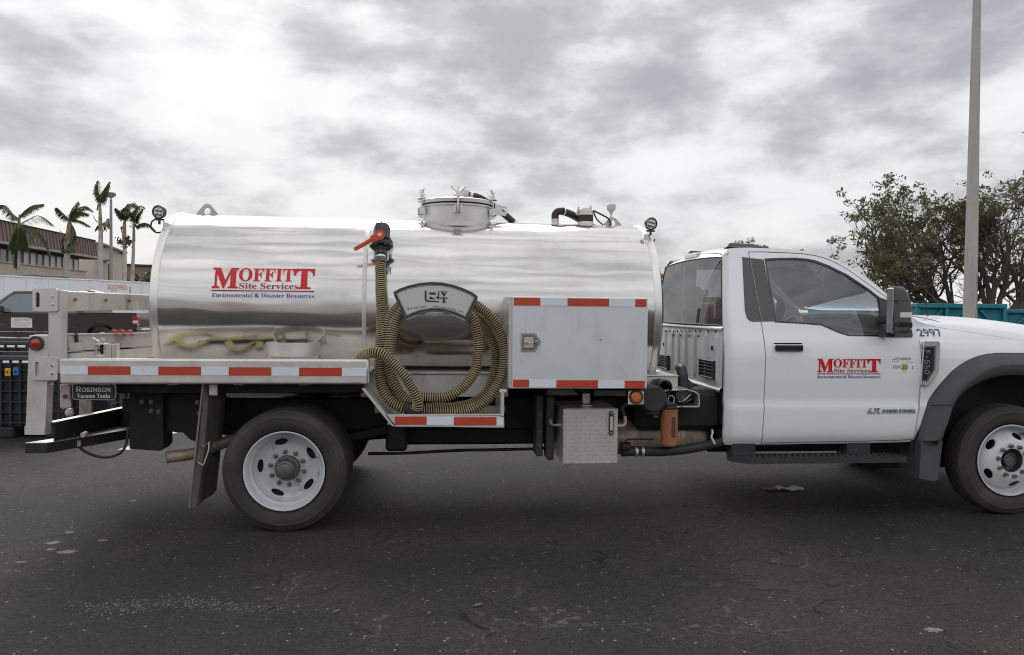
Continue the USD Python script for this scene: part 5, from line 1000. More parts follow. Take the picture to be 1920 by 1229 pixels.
# antenna
a, b = at(1739, 594, -0.62), at(1729, 405, -0.62)
AN = obj(TR, 'antenna', tube([(a[0], -0.62, a[1] - 0.02), (b[0], -0.62, b[1])], [0.0035, 0.0018], 6), 'ink_black')
obj(AN, 'antenna_base', lathe([(0.016, 0), (0.012, 0.02), (0.005, 0.03), (0.004, 0.06), (0, 0.06)], 12, 'z', (a[0], -0.62, a[1] - 0.012)), 'black_plastic')
# running board and front mud flap
q = lambda px, py: at(1360 + px / 4.571, 800 + py / 4.571, -1.08)
x0, x1 = q(95, 0)[0], q(1585, 0)[0]; zt = 0.445
rb = Polygon([(x0, -0.90), (x0, -0.98), (x0 + 0.10, -1.08), (x1 - 0.03, -1.08), (x1, -1.05), (x1, -0.90)])
RB = obj(TR, 'running_board', join([prism_z(rb, zt - 0.042, zt - 0.004), prism_z(rb.buffer(-0.008), zt - 0.005, zt)]), 'black_plastic')
for x in np.linspace(x0 + 0.17, x1 - 0.12, 24): obj(RB, 'tread_bar', bar((x - 0.025, -1.045, zt + 0.003), (x + 0.02, -0.915, zt + 0.003), 0.012, 0.008, c=0.002), 'grey_trim')
for px_ in (230, 1240): x = q(px_, 0)[0]; obj(RB, 'board_bracket', cbox(x - 0.09, x + 0.09, -0.94, -0.80, zt - 0.02, 0.58, 0.01), 'black_plastic')
mfp = Polygon([at(a, b, -1.02) for a, b in ((1726, 822), (1766, 826), (1757, 900), (1748, 902.5), (1722, 897))])
obj(TR, 'mud_flap', prism(mfp, -1.03, -0.78), 'flare_plastic')
# ================================================================ SUCTION HOSE
def c4(pts): return [(620 + a / 2.926, 400 + b / 2.926) for a, b in pts]
def hose_path(pts, Y):
    y = np.interp(np.linspace(0, 1, len(pts)), np.linspace(0, 1, len(Y)), Y)
    return spline([(at(a, b, v)[0], v, at(a, b, v)[1]) for (a, b), v in zip(c4(pts), y)], 10)
HO_T = thing('suction_hose', 'ribbed yellow and black suction hose coiled over the hook plate beside the tool box', 'hose', (0.9, -1.05, 0.75))
def hose(path, r=0.038, pitch=0.0158):
    p, s = resample(path, 0.01); obj(HO_T, 'hose_tube', tube(p, r - 0.008, 12), 'hose_black', True)
    p2, s2 = resample(path, pitch / 11); t, a, b = frames(p2); ph = 2 * math.pi * s2 / pitch
    h = p2 + r * 0.91 * (np.cos(ph)[:, None] * a + np.sin(ph)[:, None] * b)
    obj(HO_T, 'hose_rib', tube(h, 0.0040, 5), 'hose_yellow', True)
tipc = q0 + dn * 0.15
P0 = hose_path([(268, 380), (275, 450), (280, 540), (278, 640), (272, 740), (270, 850), (280, 950), (318, 1020), (375, 1060), (432, 1078)], (-0.82, -0.86, -0.90, -0.95, -1.0, -1.06, -1.10, -1.12, -1.12))
tipc = np.array(tipc); P0 = spline(np.vstack([[tipc - dn * 0.03, tipc + dn * 0.03], P0[10::10]]), 8)
hose(P0)
hose(hose_path([(158, 812), (172, 785), (205, 768), (255, 765), (310, 790), (370, 850), (420, 915), (460, 985), (478, 1040), (468, 1075)], (-1.06, -1.10, -1.17, -1.20, -1.205, -1.19, -1.16)), 0.038)
hose(hose_path([(440, 1040), (395, 1000), (350, 930), (322, 820), (325, 720), (345, 625), (390, 545), (470, 500), (580, 480), (690, 500), (770, 570), (800, 650), (810, 750), (790, 870), (720, 960), (620, 1010), (520, 1005), (470, 1000)], (-1.12, -1.09, -1.05, -1.05, -1.05, -1.05, -1.12, -1.13)))
hose(hose_path([(430, 1080), (380, 1030), (335, 950), (308, 860), (305, 760), (308, 650), (328, 575), (375, 510), (470, 455), (590, 435), (720, 465), (812, 512), (872, 565), (925, 645), (953, 735), (953, 830), (924, 930), (868, 1012), (800, 1065), (720, 1087), (600, 1088), (490, 1086)], (-1.02, -0.97, -0.96, -0.96, -0.96, -1.0, -1.05, -1.08, -1.08)))
hose(hose_path([(770, 555), (800, 575), (845, 612), (885, 690), (905, 770), (900, 860), (875, 950), (830, 1010), (760, 1050), (660, 1068), (520, 1072)], (-0.95, -0.90, -0.88, -0.90, -0.95)))
cuff = hose_path([(408, 1052), (440, 1072), (492, 1078)], (-1.12, -1.14))
obj(HO_T, 'hose_cuff', tube(cuff, 0.046, 14), 'hose_black', 40, label='smooth dark rubber cuff joining the hose ends')
# ================================================================ SURROUNDINGS
def struct(name, m, look, smooth=False):
    n_ = obj(None, name, m, look, smooth); return tag(n_, kind='structure')
# ground: old asphalt with stone grains, worn patches and cracks
AS = {'g': ('geometry', {}),
    'big': ('noise_texture', {'scale': 0.45, 'detail': 4.0, 'roughness': 0.6}), 'bigr': ('rgb_ramp', {'ramp': [(0.40, (0.023, 0.0235, 0.0242)), (0.5, (0.0325, 0.0295, 0.0292)), (0.60, (0.048, 0.0388, 0.037))]}),
    'gr': ('voronoi_texture', {'scale': 110.0, 'feature': 'f1'}), 'grs': ('separate_color', {}), 'grr': ('map_range', {'from_min': 0.0, 'from_max': 1.0, 'to_min': 0.4, 'to_max': 1.6, 'clamp': True}),
    'mul': ('mix', {'mix_type': 'multiply', 'fac': 1.0}), 'cmb': ('combine_xyz', {}),
    'sp': ('voronoi_texture', {'scale': 38.0, 'feature': 'f1'}), 'sps': ('separate_color', {}), 'spt': ('math', {'math_type': 'greater_than', 'value2': 0.94}),
    'spd': ('math', {'math_type': 'less_than', 'value2': 0.24}), 'spm': ('math', {'math_type': 'multiply'}), 'mixs': ('mix', {'mix_type': 'mix', 'color2': (0.32, 0.29, 0.27)}),
    'wn': ('noise_texture', {'scale': 2.2, 'detail': 3.0, 'roughness': 0.55}), 'wv': ('mix', {'mix_type': 'mix', 'fac': 0.24}), 'cr': ('voronoi_texture', {'scale': 0.80, 'feature': 'distance_to_edge'}),
    'crl': ('map_range', {'from_min': 0.0015, 'from_max': 0.0042, 'to_min': 1.0, 'to_max': 0.0, 'clamp': True}), 'cm': ('noise_texture', {'scale': 0.9, 'detail': 3.0}),
    'cmr': ('map_range', {'from_min': 0.41, 'from_max': 0.50, 'clamp': True}), 'fine': ('noise_texture', {'scale': 22.0, 'detail': 2.0}), 'finer': ('map_range', {'from_min': 0.45, 'from_max': 0.55, 'clamp': True}),
    'c1': ('math', {'math_type': 'multiply'}), 'c2': ('math', {'math_type': 'multiply'}), 'crc': ('rgb_ramp', {'ramp': [(0.50, (0.015, 0.015, 0.015)), (0.60, (0.105, 0.094, 0.09))]}), 'mixc': ('mix', {'mix_type': 'mix'}),
    'cq': ('voronoi_texture', {'scale': 2.3, 'feature': 'distance_to_edge'}), 'cql': ('map_range', {'from_min': 0.006, 'from_max': 0.016, 'to_min': 1.0, 'to_max': 0.0, 'clamp': True}), 'cqn': ('noise_texture', {'scale': 1.9, 'detail': 4.0, 'roughness': 0.6}), 'cqm': ('map_range', {'from_min': 0.55, 'from_max': 0.60, 'clamp': True}), 'cqx': ('math', {'math_type': 'multiply'}), 'mixq': ('mix', {'mix_type': 'mix', 'color2': (0.008, 0.008, 0.008)}),
    'b': ('bump', {'strength': 1.0, 'distance': 0.0045}), 'p': ('principled_bsdf', {'roughness': 0.8, 'specular_ior_level': 0.3})}
LOOK['asphalt'] = usdkit.material(stage, '/World/Looks/asphalt', AS, [
    ('g.position', 'big.vector'), ('big.fac', 'bigr.fac'), ('g.position', 'gr.vector'), ('gr.color', 'grs.color'), ('grs.r', 'grr.value'), ('grr.result', 'cmb.x'), ('grr.result', 'cmb.y'), ('grr.result', 'cmb.z'),
    ('bigr.color', 'mul.color1'), ('cmb.vector', 'mul.color2'), ('g.position', 'sp.vector'), ('sp.color', 'sps.color'), ('sps.g', 'spt.value1'), ('sp.distance', 'spd.value1'), ('spt.value', 'spm.value1'), ('spd.value', 'spm.value2'),
    ('mul.color', 'mixs.color1'), ('spm.value', 'mixs.fac'),
    ('g.position', 'wn.vector'), ('g.position', 'wv.color1'), ('wn.color', 'wv.color2'), ('wv.color', 'cr.vector'), ('cr.distance', 'crl.value'), ('g.position', 'cm.vector'), ('cm.fac', 'cmr.value'), ('g.position', 'fine.vector'), ('fine.fac', 'finer.value'),
    ('crl.result', 'c1.value1'), ('cmr.result', 'c1.value2'), ('c1.value', 'c2.value1'), ('finer.result', 'c2.value2'), ('cm.fac', 'crc.fac'), ('mixs.color', 'mixc.color1'), ('crc.color', 'mixc.color2'), ('c2.value', 'mixc.fac'),
    ('wv.color', 'cq.vector'), ('cq.distance', 'cql.value'), ('g.position', 'cqn.vector'), ('cqn.fac', 'cqm.value'), ('cql.result', 'cqx.value1'), ('cqm.result', 'cqx.value2'), ('mixc.color', 'mixq.color1'), ('cqx.value', 'mixq.fac'), ('mixq.color', 'p.base_color'), ('gr.distance', 'b.height'), ('b.normal', 'p.normal')], surface='p.BSDF')
struct('ground', (np.array([(-700, -300, 0), (900, -300, 0), (900, 1500, 0), (-700, 1500, 0)], float), np.array([(0, 1, 2, 3)])), 'asphalt')
mat('road_paint', (0.62, 0.60, 0.58), 0.7, var=0.1, vscale=8, dirt=(0.2, 0.19, 0.185), dscale=6, dlo=0.5, dhi=0.75)
mat('pale_stain', (0.20, 0.185, 0.178), 0.8, var=0.3, vscale=40)
def ground_px(pts): return [atz(a, b, 0) for a, b in pts]
def line(pts, name='parking_line'): struct(name, prism_z(Polygon(ground_px(pts)), 0.0005, 0.004), 'road_paint')
a, b = atz(735, 846, 0), atz(330, 818, 0)
for k in range(-3, 4):
    c = np.array(atz(735, 850, 0)) + np.array([2.75 * k, 0.3]); u = np.array([0.10, 1.0]); u /= np.linalg.norm(u); n2 = np.array([u[1], -u[0]]) * 0.06
    struct('parking_line', prism_z(Polygon([c - n2, c + n2, c + n2 + u * 5.2, c - n2 + u * 5.2]), 0.0005, 0.004), 'road_paint')
def splash(px, py, r, seed):
    g = np.random.default_rng(seed); c = np.array(atz(px, py, 0)); t = np.linspace(0, 2 * math.pi, 22, endpoint=False); rr = r * (0.55 + 0.6 * g.random(22)); p = c + np.stack([rr * np.cos(t) * 1.5, rr * np.sin(t)], 1)
    struct('paint_stain', prism_z(Polygon(p).buffer(0), 0.0003, 0.003), 'pale_stain')
for k, (a, b, r) in enumerate(((100, 1019, 0.035), (125, 1036, 0.04), (130, 999, 0.025), (192, 1014, 0.02), (1750, 1182, 0.028), (40, 1055, 0.02), (250, 940, 0.02), (95, 1031, 0.02))): splash(a, b, r, k)

# ---- loose things on the asphalt
mat('dry_leaf', (0.24, 0.18, 0.11), 0.7, var=0.35, vscale=90); mat('paper', (0.86, 0.85, 0.83), 0.7, var=0.06, vscale=60); mat('red_print', (0.35, 0.05, 0.04), 0.6)
LEAF = {0: 'dry curled brown leaf', 1: 'small tan leaf', 2: 'pale thin leaf', 3: 'yellowish leaf tip'}
def leaf(px, py, L, rz, label):
    L *= 0.75; c = atz(px, py, 0); t = thing('fallen_leaf', label, 'leaf', (c[0], c[1], 0), 'leaves and scraps on the asphalt'); u = np.linspace(-1, 1, 9)
    w = 0.34 * np.sqrt(np.maximum(0, 1 - u ** 2)) * (1 - 0.25 * u); ca, sa = math.cos(rz), math.sin(rz); V = []
    for k, s in enumerate((-1, 0, 1)):
        x, y = u * L / 2, s * w * L / 2; V.append(np.stack([c[0] + ca * x - sa * y, c[1] + sa * x + ca * y, 0.006 + abs(s) * 0.25 * L * (0.5 + 0.3 * u) + 0.05 * L * u ** 2], 1))
    i = np.arange(8); f = np.vstack([np.stack([i + 9 * k, i + 1 + 9 * k, i + 10 + 9 * k, i + 9 + 9 * k], 1) for k in (0, 1)]); obj(t, 'leaf_blade', (np.vstack(V), f), 'dry_leaf', True)
    p = np.vstack([V[1][0], V[1][0] + (V[1][0] - V[1][1]) * 1.5]); obj(t, 'leaf_stalk', tube(p, 0.0015, 5), 'dry_leaf')
for a in ((897, 1138, 0.065, 0.2, 'dry brown leaf lying alone on the asphalt below the middle of the truck'), (1451, 1056, 0.05, 0.4, 'pale curled leaf on the asphalt in front of the cab'), (1645, 1013, 0.05, 0.1, 'orange brown leaf right of the pale leaf, before the front wheel'),
          (805, 1153, 0.04, 1.0, 'small upright tan leaf beside the dry brown leaf'), (1659, 950, 0.045, -0.4, 'bent yellow leaf just behind the front wheel'), (1635, 950, 0.035, 0.3, 'small dark leaf beside the bent yellow leaf'),
          (1855, 1012, 0.03, 0.8, 'small leaf under the front wheel rim'), (790, 996, 0.05, 0.1, 'thin pale leaf on the asphalt right of the rear wheel'), (483, 1105, 0.045, 0.0, 'thin leaf on the asphalt below the rear wheel'), (630, 1150, 0.05, 0.5, 'tan leaf on the asphalt below and right of the rear wheel'),
          (432, 1021, 0.04, 0.2, 'pale leaf on the asphalt left below the rear wheel'), (504, 1127, 0.045, -0.1, 'flat pale leaf beside the rubbed streak in the asphalt')): leaf(*a)
c = atz(1478, 919, 0); t = thing('paper_scrap', 'crumpled white and red paper scrap in the shade under the cab', 'litter', (c[0], c[1], 0))
g = np.random.default_rng(5); uu = np.linspace(0, 1, 12); 
obj(t, 'paper_sheet', grid(lambda U, W: np.stack([c[0] - 0.10 + 0.22 * U, c[1] - 0.05 + 0.11 * W + 0.03 * np.sin(9 * U), 0.006 + 0.018 * np.abs(np.sin(7 * U + 3 * W)) * np.abs(np.cos(5 * W + 2 * U))], -1), uu, np.linspace(0, 1, 8)), 'paper')
obj(t, 'printed_part', grid(lambda U, W: np.stack([c[0] - 0.22 + 0.12 * U, c[1] - 0.04 + 0.07 * W, 0.006 + 0.012 * np.abs(np.sin(8 * U + 2 * W))], -1), np.linspace(0, 1, 8), np.linspace(0, 1, 5)), 'red_print')

# ---- loose things on the deck
mat('strap_red', (0.40, 0.06, 0.035), 0.6, var=0.15, vscale=30)
t = thing('yellow_strap', 'crumpled yellow webbing strap lying on the deck beside the tank', 'strap', (-0.5, -0.85, FZ))
def ribbon(p, w, tilt):
    p = spline(p, 10); T_, A_, B_ = frames(p); n_ = len(p); s = np.sin(np.linspace(0, 14, n_) + tilt)[:, None]; d_ = np.stack([-T_[:, 1], T_[:, 0], 0.0 * T_[:, 0]], 1) + np.array([0, 0, 0.5]) * s; d_ /= np.linalg.norm(d_, axis=1, keepdims=True)
    V = np.vstack([p - d_ * w / 2, p + d_ * w / 2]); i = np.arange(n_ - 1); return V, np.stack([i, i + 1, i + 1 + n_, i + n_], 1)
gz = FZ + 0.02
obj(t, 'strap_web', ribbon([(-0.95, -0.95, gz), (-0.8, -0.75, gz + 0.02), (-0.6, -0.9, gz + 0.015), (-0.45, -0.72, gz + 0.02), (-0.25, -0.95, gz), (-0.1, -0.78, gz + 0.02), (0.05, -0.9, gz)], 0.05, 0), 'yellow_strap', True)
obj(t, 'strap_web', ribbon([(-0.98, -0.80, gz), (-0.9, -1.0, gz + 0.01), (-0.7, -1.02, gz), (-0.55, -0.86, gz + 0.02), (-0.35, -1.0, gz), (-0.3, -0.75, gz + 0.015)], 0.05, 2), 'yellow_strap', True)
t = thing('deck_pipe', 'dark plastic pipe lying on the deck behind the side rail', 'pipe', (-0.4, -0.85, FZ)); obj(t, 'pipe_tube', tube([(-0.75, -0.84, FZ + 0.022), (0.0, -0.87, FZ + 0.022)], 0.02, 12), 'hose_black', True); obj(t, 'pipe_collar', tube([(-0.02, -0.869, FZ + 0.026), (0.03, -0.871, FZ + 0.026)], 0.025, 12), 'grey_trim', True)
z_ = lambda px, py, Y=-1.0: (at(px, py, Y)[0], Y, at(px, py, Y)[1])
t = thing('green_stake', 'bright green stick poking above the side rail near the hose', 'stick', z_(605, 676)); obj(t, 'stake_shaft', tube([z_(566, 678), z_(622, 674, -0.9)], 0.008, 8), 'green_stick', True); obj(t, 'stake_grip', tube([z_(566, 678), z_(577, 677.2, -0.985)], 0.011, 8), 'black_plastic', True)
rc = at(544, 655, -0.92); 
t = thing('aluminium_stand', 'low round aluminium stand on the deck behind the side rail', 'stand', (rc[0], -0.80, FZ)); zt, zb = at(544, 644, -0.97)[1], at(544, 669, -0.97)[1]; rr = 0.185
obj(t, 'stand_band', lathe([(rr, zb), (rr, zt), (rr - 0.006, zt + 0.002), (rr - 0.008, zt - 0.01), (rr - 0.008, zb)], 48, 'z', (rc[0], -0.80, 0)), 'brushed_aluminium', 30)
for k in range(6):
    a = k * math.pi / 3 - 0.35; obj(t, 'stand_leg', cbox(rc[0] + (rr - 0.01) * math.cos(a) - 0.013, rc[0] + (rr - 0.01) * math.cos(a) + 0.013, -0.80 + (rr - 0.02) * math.sin(a) - 0.006, -0.80 + (rr - 0.02) * math.sin(a) + 0.006, FZ, zb + 0.005, 0.002), 'brushed_aluminium')
# winch latch at the back of the deck
w = lambda a, b, Y=-1.0: (at(110 + a / 9.6, 610 + b / 9.6, Y)[0], Y, at(110 + a / 9.6, 610 + b / 9.6, Y)[1])
Wn = xpart(TR, 'deck_latch'); bx = lambda x0, y0, x1, y1, Y, d: cbox(w(x0, y0, Y)[0], w(x1, y1, Y)[0], Y, Y + d, w(x1, y1, Y)[2], w(x0, y0, Y)[2], 0.004)
obj(Wn, 'latch_plate', bx(835, 335, 940, 600, -1.02, 0.012), 'galvanised_steel'); obj(Wn, 'latch_plate', bx(1010, 335, 1090, 600, -0.98, 0.012), 'brushed_aluminium')
obj(Wn, 'latch_frame', join([bx(640, 335, 830, 355, -1.02, 0.06), bx(640, 335, 700, 600, -1.0, 0.02), bx(800, 335, 832, 550, -1.02, 0.05), bx(660, 535, 830, 560, -1.02, 0.05)]), 'bright_steel')
obj(Wn, 'latch_drum', cbox(w(710, 0)[0], w(800, 0)[0], -0.99, -0.95, w(0, 520)[2], w(0, 350)[2], 0.01), 'ink_black')
obj(Wn, 'latch_handle', tube(spline([w(340, 300), w(500, 265), w(630, 245), w(720, 300), w(780, 290)], 5), 0.006, 8), 'bright_steel', True)
obj(Wn, 'handle_grip', tube([w(335, 310), w(300, 120), w(290, 20)], 0.012, 10), 'ink_black', True)
obj(Wn, 'latch_knob', disc_cyl(w(790, 275), 0.018, 0.02, 'z', 12), 'dirty_aluminium'); obj(Wn, 'latch_roller', tube([w(975, 600, -0.99), w(975, 350, -0.99)], 0.014, 10), 'galvanised_steel')
# red straps rolled on the far rail
for k, px_ in enumerate((214, 228, 243)):
    y__, z = atx(px_, 624.5, -1.40); x = -1.40; t = thing('strap_roll', ('red strap roll on the rear beam, nearest the crank handle', 'middle red strap roll on the rear beam', 'red strap roll on the rear beam, nearest the tank')[k], 'strap', (x, y__, z), 'red strap rolls on the rear beam')
    obj(t, 'rolled_web', lathe([(0, -0.03), (0.018, -0.03), (0.020, -0.02), (0.020, 0.02), (0.018, 0.03), (0, 0.03)], 20, 'y', (x, y__, z + 0.004)), 'strap_red', 30)
    obj(t, 'web_end', cbox(x - 0.03, x + 0.05, y__ - 0.026, y__ + 0.026, z - 0.020, z - 0.016, 0.001), 'strap_red')

# ---- plastic bulk crates at the left
mat('crate_plastic', (0.016, 0.016, 0.018), 0.42, var=0.2, vscale=10); mat('crate_edge', (0.05, 0.05, 0.052), 0.3); mat('tag_yellow', (0.62, 0.38, 0.02), 0.5); mat('tag_blue', (0.02, 0.16, 0.42), 0.5)
def crate(x0, x1, y0, y1, h, label, rows, cols, tags=()):
    t = thing('plastic_crate', label, 'crate', ((x0 + x1) / 2, y0, 0)); L = 'crate_plastic'
    obj(t, 'crate_core', join([cbox(x0 + 0.03, x1 - 0.03, y0 + 0.035, y1 - 0.035, 0.12, h - 0.08, 0.01)]), L)
    for z in np.linspace(0.16, h - 0.05, rows): obj(t, 'side_rib', cbox(x0, x1, y0 + 0.006, y0 + 0.035, z, z + 0.018, 0.003), L); 
    for x in np.linspace(x0 + 0.02, x1 - 0.02, cols): obj(t, 'side_slat', cbox(x - 0.011, x + 0.011, y0 + 0.002, y0 + 0.034, 0.14, h - 0.04, 0.003), L)
    for z in np.linspace(0.16, h - 0.05, rows): obj(t, 'side_rib', cbox(x1 - 0.035, x1 - 0.006, y0 + 0.036, y1, z, z + 0.018, 0.003), L)
    for y in np.linspace(y0 + 0.06, y1 - 0.02, max(3, cols // 2)): obj(t, 'side_slat', cbox(x1 - 0.034, x1 - 0.002, y - 0.011, y + 0.011, 0.14, h - 0.04, 0.003), L)
    for a_ in ((x0 - 0.01, x1 + 0.01, y0 - 0.01, y0 + 0.04), (x0 - 0.01, x1 + 0.01, y1 - 0.04, y1 + 0.01), (x0 - 0.01, x0 + 0.04, y0 + 0.041, y1 - 0.041), (x1 - 0.04, x1 + 0.01, y0 + 0.041, y1 - 0.041)): obj(t, 'top_rim', cbox(*a_, h - 0.05, h, 0.008), 'crate_edge')
    for x in (x0 + 0.08, (x0 + x1) / 2, x1 - 0.08): obj(t, 'skid_foot', cbox(x - 0.08, x + 0.08, y0, y1, 0.0, 0.12, 0.015), L)
    for px_, py_, lk in tags:
        x, z = at(px_, py_, y0); T_ = obj(t, 'latch_tag', cbox(x - 0.03, x + 0.03, y0 - 0.012, y0 + 0.004, z - 0.045, z + 0.045, 0.006), lk); obj(T_, 'tag_hole', disc_cyl((x, y0 - 0.013, z), 0.012, 0.004, 'y', 12), 'ink_black')
y_ = atz(50, 822, 0)[1]; xr__ = at(112, 760, y_)[0]
crate(xr__ - 1.15, xr__, y_, y_ + 1.0, at(40, 668, y_)[1], 'black slatted bulk crate with a yellow and a blue tag, behind the rear post', 7, 12, ((15, 698, 'tag_yellow'), (30, 697, 'tag_blue')))
y2 = y_ + 1.35; xr2 = at(52, 660, y2)[0]
crate(xr2 - 1.2, xr2, y2, y2 + 1.0, at(20, 640, y2)[1], 'second black crate standing behind the tagged crate', 5, 10)
crate(xr__ + 0.05, at(205, 770, y_ + 0.7)[0], y_ + 0.7, y_ + 1.6, 0.66, 'low black crate behind the rear bumper', 5, 8)

# ---- dark pickup behind on the left
mat('brown_paint', (0.030, 0.022, 0.020), 0.25, coat_weight=0.8, coat_roughness=0.05); mat('van_glass', (0.16, 0.19, 0.20), 0.08, coat_weight=1.0); mat('sign_white', (0.72, 0.71, 0.70), 0.5); mat('orange_ink', (0.62, 0.12, 0.04), 0.5); mat('grey_ink', (0.25, 0.24, 0.24), 0.5)
pf = np.array([*atz(-45, 655.5, 0), 0.0])
def project(p): d = np.asarray(p) - EYE; w_ = d @ _F; return 960 + FPX * (d @ _R) / w_, 614.5 - FPX * (d @ _U) / w_
best = min(np.linspace(-0.1, 0.5, 121), key=lambda th: abs(project(pf + 4.12 * np.array([math.cos(th), math.sin(th), 0.4 / 4.12]))[0] - 187) + 0.0)
PA = best; PC, PS = math.cos(PA), math.sin(PA)
def pick(m):                                                       # local x runs to the tail from the front axle, y away from us (0 = near side), z up
    v, f = arr(m); return np.stack([pf[0] + PC * v[:, 0] - PS * v[:, 1], pf[1] + PS * v[:, 0] + PC * v[:, 1], v[:, 2]], 1), f
PK = thing('pickup_truck', 'dark brown crew cab pickup parked before the long white trailer', 'pickup', tuple(pf))
body = Polygon([(-0.95, 0.45), (-0.98, 0.75), (-0.9, 1.02), (0.55, 1.14), (0.75, 1.20), (5.30, 1.22), (5.33, 1.0), (5.30, 0.55), (4.6, 0.5), (4.62, 0.42), (0.6, 0.38)])
for x in (0, 4.12): body = body.difference(Point(x, 0.40).buffer(0.50))
obj(PK, 'body', pick(join([prism(body, 0.0, 0.05), prism(body.buffer(-0.02), 0.05, 1.9), prism(body, 1.9, 1.95)])), 'brown_paint', 25)
gh = Polygon([(0.12, 1.15), (0.92, 1.80), (1.15, 1.93), (3.30, 1.96), (3.48, 1.84), (3.56, 1.20)])
obj(PK, 'cab_roof', pick(hull([(x, y + (0.03 if z < 1.3 else 0.20) * (1 if y == 0 else -1), z) for x, z in gh.exterior.coords[:-1] for y in (0, 1.95)])), 'brown_paint', 25)
for pts in ([(0.50, 1.24), (1.02, 1.74), (1.2, 1.83), (1.92, 1.85), (1.94, 1.24)], [(2.04, 1.24), (2.02, 1.85), (3.1, 1.86), (3.24, 1.78), (3.30, 1.24)]):
    v, f = prism(pts, 0, 0.01); v = v.copy(); v[:, 1] += 0.012 + (v[:, 2] - 1.17) * 0.243; obj(PK, 'side_window', pick((v, f)), 'van_glass')
v, f = hull([(0.16, 0.12, 1.19), (0.16, 1.83, 1.19), (0.90, 0.24, 1.77), (0.90, 1.71, 1.77), (0.14, 0.12, 1.21), (0.14, 1.83, 1.21), (0.88, 0.24, 1.79), (0.88, 1.71, 1.79)]).vertices, None
obj(PK, 'windscreen', pick(hull(v)), 'van_glass')
for x in (0, 4.12):
    for y in (0.03, 1.92):
        Wp = xpart(PK, 'wheel'); sgn = 1 if y < 1 else -1
        obj(Wp, 'tyre', pick(lathe([(0.24, 0.0), (0.36, -0.01), (0.40, 0.03), (0.40, 0.22), (0.36, 0.25), (0.24, 0.24)] if sgn > 0 else [(0.24, -0.24), (0.36, -0.25), (0.40, -0.22), (0.40, -0.03), (0.36, 0.01), (0.24, 0.0)], 32, 'y', (x, y, 0.40))), 'tyre_rubber', 30)
        obj(Wp, 'rim', pick(lathe([(0.0, 0.04), (0.10, 0.03), (0.20, 0.06), (0.23, 0.01), (0.245, 0.005)] if sgn > 0 else [(0.0, -0.04), (0.10, -0.03), (0.20, -0.06), (0.23, -0.01), (0.245, -0.005)], 24, 'y', (x, y, 0.40))), 'bright_steel', 30)
        for k in range(5): a_ = 2 * math.pi * k / 5; obj(Wp, 'spoke_gap', pick(disc_cyl((x + 0.15 * math.cos(a_), y + sgn * 0.038, 0.40 + 0.15 * math.sin(a_)), 0.035, 0.02, 'y', 10)), 'ink_black')
obj(PK, 'tail_lamp', pick(cbox(5.15, 5.34, -0.012, 0.14, 0.84, 1.14, 0.02)), 'lens_red'); obj(PK, 'lamp_insert', pick(cbox(5.18, 5.345, -0.018, 0.02, 0.90, 1.0, 0.01)), 'lens_clear')
obj(PK, 'rear_bumper', pick(join([cbox(5.1, 5.53, 0.0, 1.95, 0.50, 0.74, 0.04)])), 'chrome'); obj(PK, 'front_bumper', pick(cbox(-1.08, -0.75, 0.02, 1.93, 0.42, 0.68, 0.05)), 'brown_paint')
obj(PK, 'side_step', pick(cbox(0.62, 3.0, -0.03, 0.12, 0.36, 0.42, 0.02)), 'bright_steel'); obj(PK, 'chrome_strip', pick(cbox(0.6, 3.0, -0.008, 0.004, 0.585, 0.61, 0.004)), 'chrome')
obj(PK, 'door_mirror', pick(join([cbox(0.80, 1.0, -0.26, -0.06, 1.22, 1.45, 0.04), cbox(0.86, 0.94, -0.10, 0.06, 1.22, 1.28, 0.02)])), 'black_plastic')
for x in (1.75, 2.80): obj(PK, 'door_handle', pick(cbox(x, x + 0.2, -0.03, 0.004, 1.05, 1.085, 0.01)), 'brown_paint')
for x in (0.90, 1.98, 3.28, 3.40): obj(PK, 'door_gap', pick(cbox(x, x + 0.012, -0.002, 0.004, 0.55, 1.2, 0.0005)), 'ink_black')
obj(PK, 'fuel_flap', pick(disc_cyl((3.65, -0.001, 1.04), 0.08, 0.006, 'y', 20)), 'brown_paint')
DS = obj(PK, 'door_sign', pick(cbox(1.16, 1.86, -0.004, 0.001, 0.73, 1.06, 0.001)), 'sign_white')
obj(DS, 'sign_words', pick(prism(fit(glyphs('aggreko', 'sans', 400), 1.26, 1.76, 0.94, 1.04), -0.0055, -0.0045)), 'grey_ink')
obj(DS, 'sign_words', pick(prism(unary_union([fit(glyphs('Event Services 800', 'sans', 500), 1.22, 1.80, 0.86, 0.90), fit(glyphs('aggreko.com', 'sans', 500), 1.3, 1.72, 0.78, 0.825)]), -0.0055, -0.0045)), 'orange_ink')
obj(PK, 'badge_letters', pick(prism(fit(glyphs('HEAVY DUTY', 'sans', 700), 0.62, 1.0, 0.80, 0.85), -0.003, 0.001)), 'chrome')
obj(PK, 'bed_rail', pick(cbox(3.35, 5.31, 0.0, 0.10, 1.215, 1.25, 0.015)), 'black_plastic')
obj(PK, 'roof_lamp', pick(cbox(3.2, 3.4, 0.75, 1.2, 1.95, 1.99, 0.02)), 'lens_amber')

